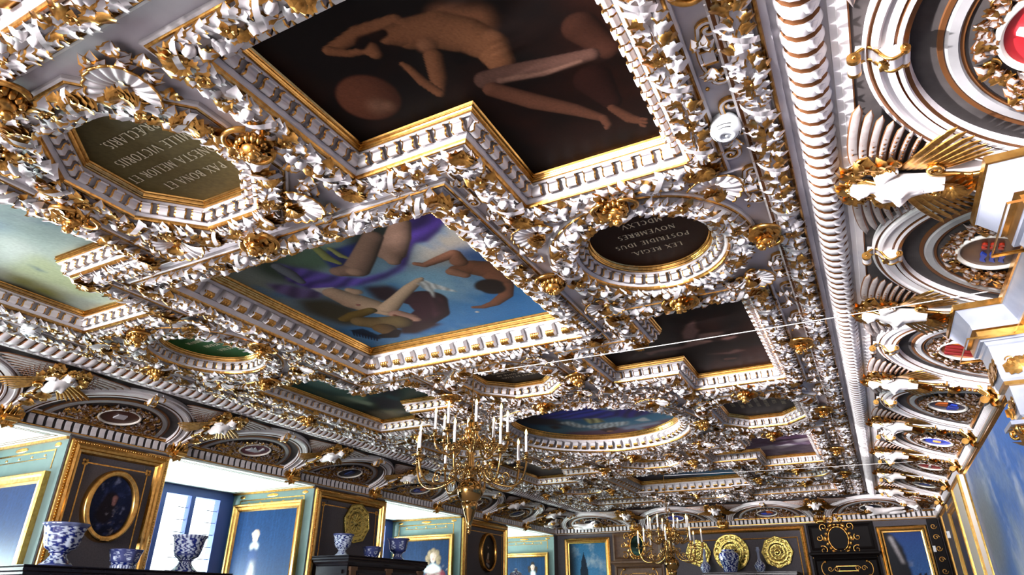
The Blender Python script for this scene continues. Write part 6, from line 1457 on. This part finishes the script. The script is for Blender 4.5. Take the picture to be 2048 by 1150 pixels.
def patt(seed, bands=(), panels=0, dens=.1, freq=5):
    r_ = np.random.default_rng(seed); W = [(int(r_.integers(2, 9) * freq // 3 + 1), r_.uniform(14, 60), r_.uniform(0, 6.28), r_.uniform(0, 6.28)) for _ in range(9)]
    def f(A, z):
        q = sum(np.sin(m * A + p1 + 1.5 * np.sin(f_ * z + p2)) * np.cos(f_ * z * 1.3 + p2) for m, f_, p1, p2 in W) / 3.0
        M = np.clip((q - dens + .25) * 4, 0, 1)
        if panels:
            s = np.abs(np.sin(panels / 2 * A)); e = ((z - .62) / .28)**2 + ((1 - s) / .55)**2; M = np.where((z > .32) & (z < .93), np.where(e < .75, M * .9, .92), M)
        for b0, b1, v in bands: M = np.where((z > b0) & (z < b1), v if v >= 0 else (np.sin(28 * A) > 0) * .9, M)
        return M
    return f
GOB = [(.0, 0), (.175, 0), (.17, .02), (.12, .06), (.085, .11), (.082, .14), (.105, .15), (.10, .165), (.16, .20), (.185, .27), (.20, .36), (.215, .43), (.24, .455), (.24, .475), (.215, .478), (.20, .43), (.17, .30), (.0, .25)]
ZA = Z(.147)
pot('goblet_vase', 'blue and white goblet vase with landscape on the near end of the dark cabinet', (H(-3.30), H(1.865), ZA), GOB, patt(3, ((.30, .33, 1), (.90, 1.0, .8), (.0, .05, .9)), 0, .05), sides=10, sc_=1.0)
pot('hexagonal_bowl', 'low blue panelled bowl in the middle of the dark cabinet', (H(-3.27), H(2.165), ZA), [(0, 0), (.135, 0), (.135, .04), (.125, .05), (.15, .09), (.165, .16), (.185, .215), (.18, .22), (.16, .17), (.12, .08), (0, .06)], patt(5, ((.0, .16, -1), (.95, 1, .9)), 8, -.1), sides=8, sc_=1.05)
pot('goblet_vase', 'blue and white goblet vase with scrolls before the bright window', (H(-3.30), H(2.53), ZA), GOB, patt(8, ((.90, 1.0, -1), (.46, .50, .9), (.28, .32, .9)), 0, .05, 7), sc_=1.0)
ZB = Z(.290)
pot('goblet_vase', 'small blue and white goblet with one handle on the ebony cabinet', (H(-3.30), H(3.76), ZB), GOB, patt(12, ((.28, .33, .0), (.0, .10, .1), (.93, 1, .9)), 0, .25, 6), sc_=.80, handle=1)
pot('hexagonal_bowl', 'deep blue bowl with oval reserves on the ebony cabinet', (H(-3.28), H(4.06), ZB), [(0, 0), (.11, 0), (.11, .03), (.13, .07), (.15, .15), (.165, .20), (.16, .205), (.14, .16), (0, .05)], patt(15, ((.0, .12, .6), (.95, 1, .9)), 8, -.25), sides=8, sc_=1.05)
pot('goblet_vase', 'dark blue goblet on the far end of the ebony cabinet, against the window', (H(-3.27), H(4.36), ZB), GOB, patt(17, ((.30, .50, .95), (.0, .2, .9), (.88, 1, .9)), 6, -.1), sides=8, sc_=.88, handle=1)
pot('pot_lid', 'top of a pale blue jar below the small oval portrait', (H(-3.30), H(6.40), Z(.245)), [(0, 0), (.13, 0), (.15, .04), (.12, .09), (.05, .12), (.03, .14), (.04, .17), (0, .19)], patt(21, (), 0, .2, 6), sc_=1.1)
cabinet('cabinet at the third pier under a pale blue jar', H(-3.435), H(-3.16), H(6.0), H(6.75), Z(.245))

# ------------------------------------------------------------------ end wall
on_end = lambda Y: (lambda u, v, w=0.0: np.column_stack([u, np.full(len(u), Y) - w, v]))
YEM = H(YE)
def seascape(x0, x1, z0, z1):
    def f(p):
        p.grad((.015, .10, .20), (.10, .28, .50), (x0, z1), (x1, z0)); p.clouds((.35, .42, .46), 1.1, .0, 1.2, 6, .8); p.poly((.004, .006, .010), .10, [(x0, z0), (x0 + .45, z0), (x0 + .38, z1 - .5), (x0 + .25, z1), (x0, z1)])
        cx = x0 + .62; p.poly((.012, .02, .035), .01, [(cx - .14, z0), (cx - .13, Z(.36)), (cx - .09, Z(.40)), (cx - .08, Z(.46)), (cx - .04, Z(.50)), (cx, Z(.56)), (cx + .04, Z(.50)), (cx + .08, Z(.46)), (cx + .09, Z(.40)), (cx + .14, Z(.36)), (cx + .15, z0)]); p.grain(.08)
    return f
picture('tower_painting', 'gold-framed painting of a dark spire under blue clouds, left on the end wall', 'painting', on_end(YEM), H(-3.37), H(-2.79), Z(-.25), Z(.712), RICH, seascape(H(-3.37), H(-2.79), Z(-.25), Z(.712)), cell=.02)
def bluecastle(x0, x1, z0, z1):
    def f(p):
        p.grad((.008, .03, .17), (.05, .17, .48), (x0, z1), (x0, z0 + 1.2)); p.clouds((.30, .36, .50), 1.8, .2, 1.2, 12, .8, ([(x0, Z(.35)), (x1, Z(.35)), (x1, Z(.15)), (x0, Z(.15))], .10)); p.poly((.006, .008, .014), .02, [(x0, z0), (x0 + .75, z0), (x0 + .52, Z(.50)), (x0 + .35, Z(.62)), (x0 + .12, Z(.66)), (x0, Z(.62))])
        p.poly((.45, .43, .45), .015, [(x0 + .24, Z(.60)), (x0 + .33, Z(.60)), (x0 + .48, Z(.36)), (x0 + .42, Z(.36))]); 
        for k in (0, 1): p.poly((.01, .01, .02), .008, [(x0 + .72 + .13 * k, z0), (x0 + .72 + .13 * k, Z(.26)), (x0 + .78 + .13 * k, Z(.27)), (x0 + .78 + .13 * k, z0)])
        p.grain(.08)
    return f
picture('castle_painting', 'gold-framed deep blue painting of a shadowed castle at the right of the end wall', 'painting', on_end(YEM), H(.03), H(.475), Z(-.25), Z(.700), RICH, bluecastle(H(.03), H(.475), Z(-.25), Z(.70)), cell=.02)
# grey panel with gold frame, plates
c = (H(-1.40), YEM, 0); root = thing('end_wall_panel', c, 'wide grey panel in a double gold frame behind the brass plates', 'wall panel'); mb = MB(); pl = on_end(YEM)
frame_rect(mb, pl, H(-2.14), H(-.635), .02, Z(.745), RICH[:7] + [(.11, .02), (.12, 0)]); frame_rect(mb, pl, H(-2.14) + .20, H(-.635) - .20, .22, Z(.745) - .28, [(0, 0), (.0, .02), (.02, .025), (.03, .0)]); mb.build('gilt_frame', GOLD, root, origin=c)
dish((H(-1.76), YEM - .04, Z(.505)), .36, (math.pi / 2, 0, 0), 'octagonal brass dish on the end wall behind the small chandelier')
dish((H(-1.405), YEM - .04, Z(.500)), .48, (math.pi / 2, 0, 0), 'large round brass dish behind the big blue jar', sides=0)
dish((H(-.935), YEM - .04, Z(.492)), .41, (math.pi / 2, 0, 0), 'octagonal brass dish at the right end of the grey end wall panel')
BOT = [(0, 0), (.07, 0), (.08, .02), (.115, .08), (.125, .14), (.10, .20), (.05, .25), (.032, .30), (.030, .42), (.038, .45), (.048, .475), (.040, .50), (.030, .52), (.034, .545), (.03, .55), (0, .55)]
pot('bottle_vase', 'blue and white bottle vase left of the big blue jar', (H(-1.655), H(7.62), Z(.290)), BOT, patt(31, ((.5, .95, .55),), 0, .12, 6), sc_=1.15)
pot('bottle_vase', 'blue and white long-necked bottle vase right of the big blue jar', (H(-1.10), H(7.62), Z(.290)), BOT, patt(33, ((.5, .95, .55),), 0, .12, 6), sc_=1.15)
pot('baluster_jar', 'big blue and white jar standing in front of the round brass dish', (H(-1.40), H(7.62), Z(.290)), [(0, 0), (.17, 0), (.18, .03), (.20, .15), (.26, .32), (.275, .42), (.25, .50), (.19, .54), (.17, .56), (.175, .60), (.16, .60), (0, .55)], patt(35, ((.0, .06, .9), (.86, .90, .1)), 0, -.05, 8), sc_=.98)
# carved oak overmantel with oval mirror
def carved(c, name, lbl, x0, x1, zt, zl, wood, cx, cz, rx, rz, goldm, oval_m):
    root = thing(name, c, lbl, 'carved panel', 'carved panels on the end wall'); mb = MB(); y = YEM
    box(mb, x0, x1, y - .06, y, 0, zt); frame_rect(mb, on_end(y - .06), x0, x1, zl + .10, zt, [(0, 0), (0, .04), (.05, .05), (.08, .02), (.12, 0)]); frame_rect(mb, on_end(y - .06), x0 + .05, x1 - .05, zl - .55, zl - .06, [(0, 0), (.02, .03), (.05, .0)])
    mb.build('wood_panel', wood, root, origin=c)
    mb = MB(); sweep(mb, [(x0 - .03, y - .30), (x1 + .03, y - .30), (x1 + .03, y), (x0 - .03, y)], [(.10, -.05), (.06, .0), (.03, .02), (.0, .04), (.0, .08), (.02, .10)], zl, 0); mb.add([(x0, y - .28, zl + .10), (x1, y - .28, zl + .10), (x1, y, zl + .10), (x0, y, zl + .10)], [[0, 1, 2, 3]]); mb.build('shelf_cornice', wood, root, origin=c)
    mb = MB(); yy = y - .08; lf = [(V, F, 0) for V, F, m in LEAF_G]
    a = np.linspace(0, 2 * math.pi, 45); tube(mb, np.column_stack([cx + rx * np.cos(a), np.full(45, yy), cz + rz * np.sin(a)]), .022 + .007 * np.sin(15 * a), 8)
    for k in range(18):
        q = 2 * math.pi * k / 18; X = np.array([[math.cos(q), -.25, math.sin(q)]]); X /= np.linalg.norm(X); Y = np.array([[-math.sin(q), 0, math.cos(q)]]); scatter(mb, lf, [(cx + (rx + .02) * math.cos(q), yy, cz + (rz + .02) * math.sin(q))], X, Y, np.cross(X, Y) , .085 + .05 * (k % 3 == 0))
    for sg in (-1, 1):
        for (u, v, r0, a0, tn) in ((rx + .16, -rz * .9, .11, 1.0, 1.2), (rx + .22, rz * .1, .09, 2.2, 1.1), (rx + .08, rz * 1.0, .10, -1.0, 1.2), (.12, rz + .16, .08, .5, 1.2)):
            sp = spiral(cx + sg * u, cz + v, r0, a0 if sg > 0 else math.pi - a0, tn, sg); tube(mb, np.column_stack([sp[:, 0], np.full(len(sp), yy - .02), sp[:, 1]]), np.linspace(.018, .008, len(sp)), 7)
        tube(mb, [(cx + sg * (rx + .10), yy, cz - rz * 1.25), (cx + sg * (rx + .28), yy - .01, cz - rz * 1.35), (cx + sg * (rx + .42), yy, cz - rz * 1.28)], .014, 7)
    for k in range(5): ellipsoid(mb, (cx + .05 * (k - 2), yy, cz + rz + .20 + .05 * (2 - abs(k - 2))), (.035, .03, .045), 8, 6)
    mb.build('gilt_cartouche', goldm, root, origin=c)
    mb = MB(); n = 40; a = np.linspace(0, 2 * math.pi, n, endpoint=False); mb.add(np.column_stack([cx + rx * np.cos(a), np.full(n, y - .075), cz + rz * np.sin(a)]), [list(range(n))]); mb.build('oval_glass', oval_m, root, origin=c)
    mb = MB(); zz = zl - .30                        # scrolled strapwork of the lower panel
    for sg in (-1, 1):
        t_ = np.linspace(-1.3, 1.3, 20); tube(mb, np.column_stack([(x0 + x1) / 2 + sg * ((x1 - x0) / 2 - .32 + .12 * np.cos(t_)), np.full(20, y - .09), zz + .17 * np.sin(t_)]), .013, 7)
        for v in (-.17, .17): ellipsoid(mb, ((x0 + x1) / 2 + sg * ((x1 - x0) / 2 - .31), y - .09, zz + v), (.04, .03, .04), 8, 6)
        for u in (.25, .40): sp = spiral((x0 + x1) / 2 + sg * u, zz, .07, 0, 1.2, sg); tube(mb, np.column_stack([sp[:, 0], np.full(len(sp), y - .085), sp[:, 1]]), .010, 6)
    mw = (x1 - x0) / 2 - .55; box(mb, (x0 + x1) / 2 - mw, (x0 + x1) / 2 + mw, y - .085, y - .06, zz + .05, zz + .065); box(mb, (x0 + x1) / 2 - mw, (x0 + x1) / 2 + mw, y - .085, y - .06, zz - .065, zz - .05)
    for q in (zl - .03, zl - .58, zl + .13): box(mb, x0 + .04, x1 - .04, y - .075, y - .06, q, q + .014)
    mb.build('gilt_strapwork', goldm, root, origin=c)
carved((H(-2.46), YEM, 0), 'carved_mirror_panel', 'brown carved oak panel with a gilt oval mirror behind the small chandelier', H(-2.745), H(-2.16), Z(.75), Z(.405), BROWNWOOD, H(-2.455), Z(.605), .21, .30, GOLD, MIRROR)
carved((H(-.30), YEM, 0), 'carved_overdoor_panel', 'black carved overdoor panel with thin gilt cartouche and scrolls', H(-.61), H(.01), Z(.755), Z(.435), BLACKWOOD, H(-.325), Z(.60), .24, .30, GOLD, BLACKWOOD)
mb = MB(); c = (H(.53), YEM, 0); root = thing('carved_pilaster', c, 'black carved pilaster in the far right corner beside the castle painting', 'pilaster'); box(mb, H(.485), H(.575), YEM - .12, YEM, 0, Z(.75)); mb.build('shaft', BLACKWOOD, root, origin=c)
mb = MB()
for k in range(7): sp = spiral(H(.53), Z(.68) - .26 * k, .07, 0, 1.3, 1 if k % 2 else -1); tube(mb, np.column_stack([sp[:, 0], np.full(len(sp), YEM - .125), sp[:, 1]]), .012, 6)
mb.build('gilt_scrolls', GOLD, root, origin=c)
def sensor(loc, lbl):
    mb = MB(); x, y, z = loc; root = thing('alarm_sensor', loc, lbl, 'sensor', 'small white sensors'); box(mb, x - .03, x + .03, y - .05, y + .05, z - .07, z + .07); mb.build('housing', WHITEPL, root, origin=loc); mb = MB(); box(mb, x - .034, x - .028, y - .03, y + .03, z + .0, z + .04); mb.build('lens', BLACK, root, origin=loc)
sensor((H(.49), YEM - .17, Z(.475)), 'tiny white sensor on the frame of the castle painting'); sensor((H(XR) - .05, H(7.05), Z(.54)), 'small white sensor on the grey panel of the right wall')

# ------------------------------------------------------------------ right wall: sky painting, strips and the marble aedicule
XRM = H(XR)
def sky(p):
    p.grad((.10, .20, .46), (.05, .18, .60), (H(5.0), Z(.7)), (H(2.4), Z(.1))); p.clouds((.30, .38, .48), .55, -.1, 1.1, 21, .75); p.clouds((.60, .66, .75), .8, .35, 1.4, 23, .6)
    p.poly((.20, .24, .28), .25, [(H(4.9), Z(.62)), (H(4.5), Z(.66)), (H(4.2), Z(.35)), (H(4.6), Z(.1)), (H(4.95), Z(.2))]); p.poly((.62, .68, .76), .3, [(H(4.2), Z(.15)), (H(3.6), Z(.25)), (H(3.2), Z(.0)), (H(4.0), Z(-.2))]); p.grain(.06)
picture('sky_painting', 'huge blue sky painting filling the right wall beyond the marble portal', 'painting', on_right(XRM), H(1.1), H(5.03), Z(-.5), Z(.752), [(0, 0), (0, .03), (.012, .045), (.03, .048), (.05, .034), (.06, .02)], sky, cell=.03, rough=PAINT)
def strip_panel(name, lbl, y0, y1, m, z1=.752, edge=True, raised=.02, cat='wall panel'):
    c = (XRM, (H(y0) + H(y1)) / 2, 0); root = thing(name, c, lbl, cat); mb = MB(); box(mb, XRM - raised, XRM, H(y0), H(y1), 0, Z(z1)); mb.build('panel', m, root, origin=c)
    if edge: mb = MB(); frame_rect(mb, on_right(XRM - raised), H(y0), H(y1), .02, Z(z1), [(0, 0), (0, .03), (.02, .045), (.05, .03), (.06, 0)]); mb.build('gilt_frame', GOLDF, root, origin=c)
strip_panel('cream_pilaster', 'bright cream and gold pilaster strip beside the sky painting', 5.05, 5.62, CREAM, .74, True, .10, 'pilaster')
def nightsea(p): p.grad((.008, .018, .05), (.015, .05, .15), (H(6), Z(.6)), (H(6), Z(-.3))); p.clouds((.04, .08, .16), 1.2, .1, 1.3, 4, .6); p.grain(.1)
picture('night_painting', 'narrow-looking dark blue painting beyond the cream pilaster', 'painting', on_right(XRM), H(5.66), H(6.55), Z(-.4), Z(.70), RICH, nightsea, cell=.03)
strip_panel('grey_side_panel', 'grey panel with thin gold edges at the far end of the right wall', 6.60, 7.35, WALLGREY, .74)
strip_panel('black_side_panel', 'black strip of wall in the far right corner', 7.38, 7.80, BLACKWOOD, .74, False)
# marble aedicule: stepped entablature on two gilt Corinthian columns, behind it the wall
ZP = .845; xa, xb, ya, yb2, yc, yd = .431 * ZP, .575 * ZP, 1.701 * ZP, 2.032 * ZP, 2.705 * ZP, 3.032 * ZP
OUT = np.array([(H(XR), H(ya)), (H(XR), H(yd)), (H(xa), H(yd)), (H(xa), H(yc)), (H(xb), H(yc)), (H(xb), H(yb2)), (H(xa), H(yb2)), (H(xa), H(ya))]); ACW = OUT[::-1] if sum(OUT[i-1][0] * OUT[i][1] - OUT[i][0] * OUT[i-1][1] for i in range(8)) < 0 else OUT
c = (H(.5), H(2.0), 0); ROOT = thing('marble_portal', c, 'blue-grey marble portal with stepped gilt cornice and Corinthian columns on the right wall', 'portal')
mb = MB(); zt = Z(ZP)
sweep(mb, ACW, [(.03, -.30), (.03, -.285), (.045, -.28)], zt, 1); 
sweep(mb, ACW, [(.175, -.335), (.165, -.325), (.155, -.30), (.130, -.300), (.125, -.28)], zt, 0)
sweep(mb, ACW, [(.125, -.28), (.120, -.215), (.095, -.205)], zt, 1); sweep(mb, ACW, [(.095, -.205), (.092, -.19), (.088, -.165), (.060, -.12), (.020, -.055), (.012, -.05)], zt, 0); sweep(mb, ACW, [(.012, -.05), (.0, -.045), (.0, -.0)], zt, 1)
mb.add([(x, y, zt) for x, y in ACW], [list(range(8))], 0); mb.build('stepped_cornice', [MARBLE, GOLDF], ROOT, origin=c)
mb = MB(); sweep(mb, ACW, [(.205, -.62), (.195, -.60), (.175, -.335)], zt, 0); sweep(mb, ACW, [(.235, -.655), (.205, -.65), (.205, -.62)], zt, 1); sweep(mb, ACW, [(.265, -.90), (.245, -.88), (.235, -.655)], zt, 0); sweep(mb, ACW, [(.29, -.93), (.255, -.925), (.255, -.90)], zt, 1); mb.build('frieze', [MARBLE, GOLDF], ROOT, origin=c)
mb = MB(); rr = np.random.default_rng(4)              # gilt arabesques lying on the frieze faces
def arabesque(p0, p1, nrm, z0_, z1_, off):
    p0, p1, nrm = [np.array(q, float) for q in (p0, p1, nrm)]; L = np.linalg.norm(p1 - p0); t = (p1 - p0) / L; n = max(1, int(L / .17)); X3 = np.array([t[0], t[1], 0]); N3 = np.array([nrm[0], nrm[1], 0])
    for k in range(n):
        u = (k + .5) / n * L; cz = (z0_ + z1_) / 2; b = np.array([*(p0 + t * u + nrm * off), cz]); hgt = (z1_ - z0_)
        for a in np.linspace(.5, 2.64, 5): X = (X3 * math.cos(a) + np.array([0, 0, 1]) * math.sin(a))[None]; Y = np.cross(N3, X[0])[None]; scatter(mb, [(V * [1, 1, .25], F, 0) for V, F, m in LEAF_G], [b - [0, 0, hgt * .32]], X, Y, N3[None], hgt * .55)
        for sg in (-1, 1): sp = spiral(sg * .055, .02, .035, 0 if sg > 0 else math.pi, 1.2, sg); tube(mb, b + sp[:, :1] * X3 + sp[:, 1:] * np.array([0, 0, 1.0]) * 1.0, .006, 5)
for i in range(8):
    A_, B_ = ACW[i], ACW[(i + 1) % 8]; t = (B_ - A_) / np.linalg.norm(B_ - A_); nr = np.array([t[1], -t[0]])
    if np.linalg.norm(B_ - A_) > .15 and nr[0] < .5:
        for d, z0_, z1_ in ((.185, -.60, -.36), (.24, -.88, -.67)):
            Q = offset_poly(ACW, d); arabesque(Q[i], Q[(i + 1) % 8], nr, zt + z0_, zt + z1_, .004)
mb.build('gilt_arabesque', [GOLDF], ROOT, origin=c)
def column(x, y, ztop):
    mb = MB(); lathe(mb, [(.11, .0), (.13, .05), (.105, .10), (.105, .9), (.098, ztop - .30), (.11, ztop - .29), (.11, ztop - .27), (.10, ztop - .265)], 24, 0, (x, y, 0)); o = mb.build('column', MARBLE, ROOT, origin=c)
    mb = MB(); lathe(mb, [(.10, ztop - .265), (.105, ztop - .15), (.14, ztop - .03), (.10, ztop - .03)], 20, 0, (x, y, 0)); lf = [(V * [1, 1, 1], F, 0) for V, F, m in LEAF_G]
    for tier, (zz, r_, sz, n_) in enumerate(((ztop - .265, .105, .15, 8), (ztop - .17, .11, .16, 8))):
        for k in range(n_):
            a = 2 * math.pi * (k + .5 * tier) / n_; d = np.array([math.cos(a), math.sin(a), 0]); X = d * .35 + np.array([0, 0, .94]); X /= np.linalg.norm(X); Y = np.array([-d[1], d[0], 0]); scatter(mb, lf, [np.array([x, y, zz]) + d * r_], X[None], Y[None], np.cross(X, Y)[None], sz)
    for k in range(4):
        a = math.pi / 4 + k * math.pi / 2; d = np.array([math.cos(a), math.sin(a), 0])
        sp = spiral(.155, ztop - .055, .05, 2.0, 1.4, -1); tube(mb, np.array([x, y, 0]) + sp[:, :1] * d + sp[:, 1:] * np.array([0, 0, 1.0]), .014, 6)
    mb.build('corinthian_capital', GOLDF, o, origin=(0, 0, 0)) if False else mb.build('corinthian_capital', GOLDF, ROOT, origin=c)
    mb = MB(); box(mb, x - .17, x + .17, y - .17, y + .17, ztop - .03, ztop); mb.build('abacus', [MARBLE], ROOT, origin=c)
for yy in ((ya + yb2) / 2, (yc + yd) / 2): column(H(xa) + .33, H(yy), zt - .93)
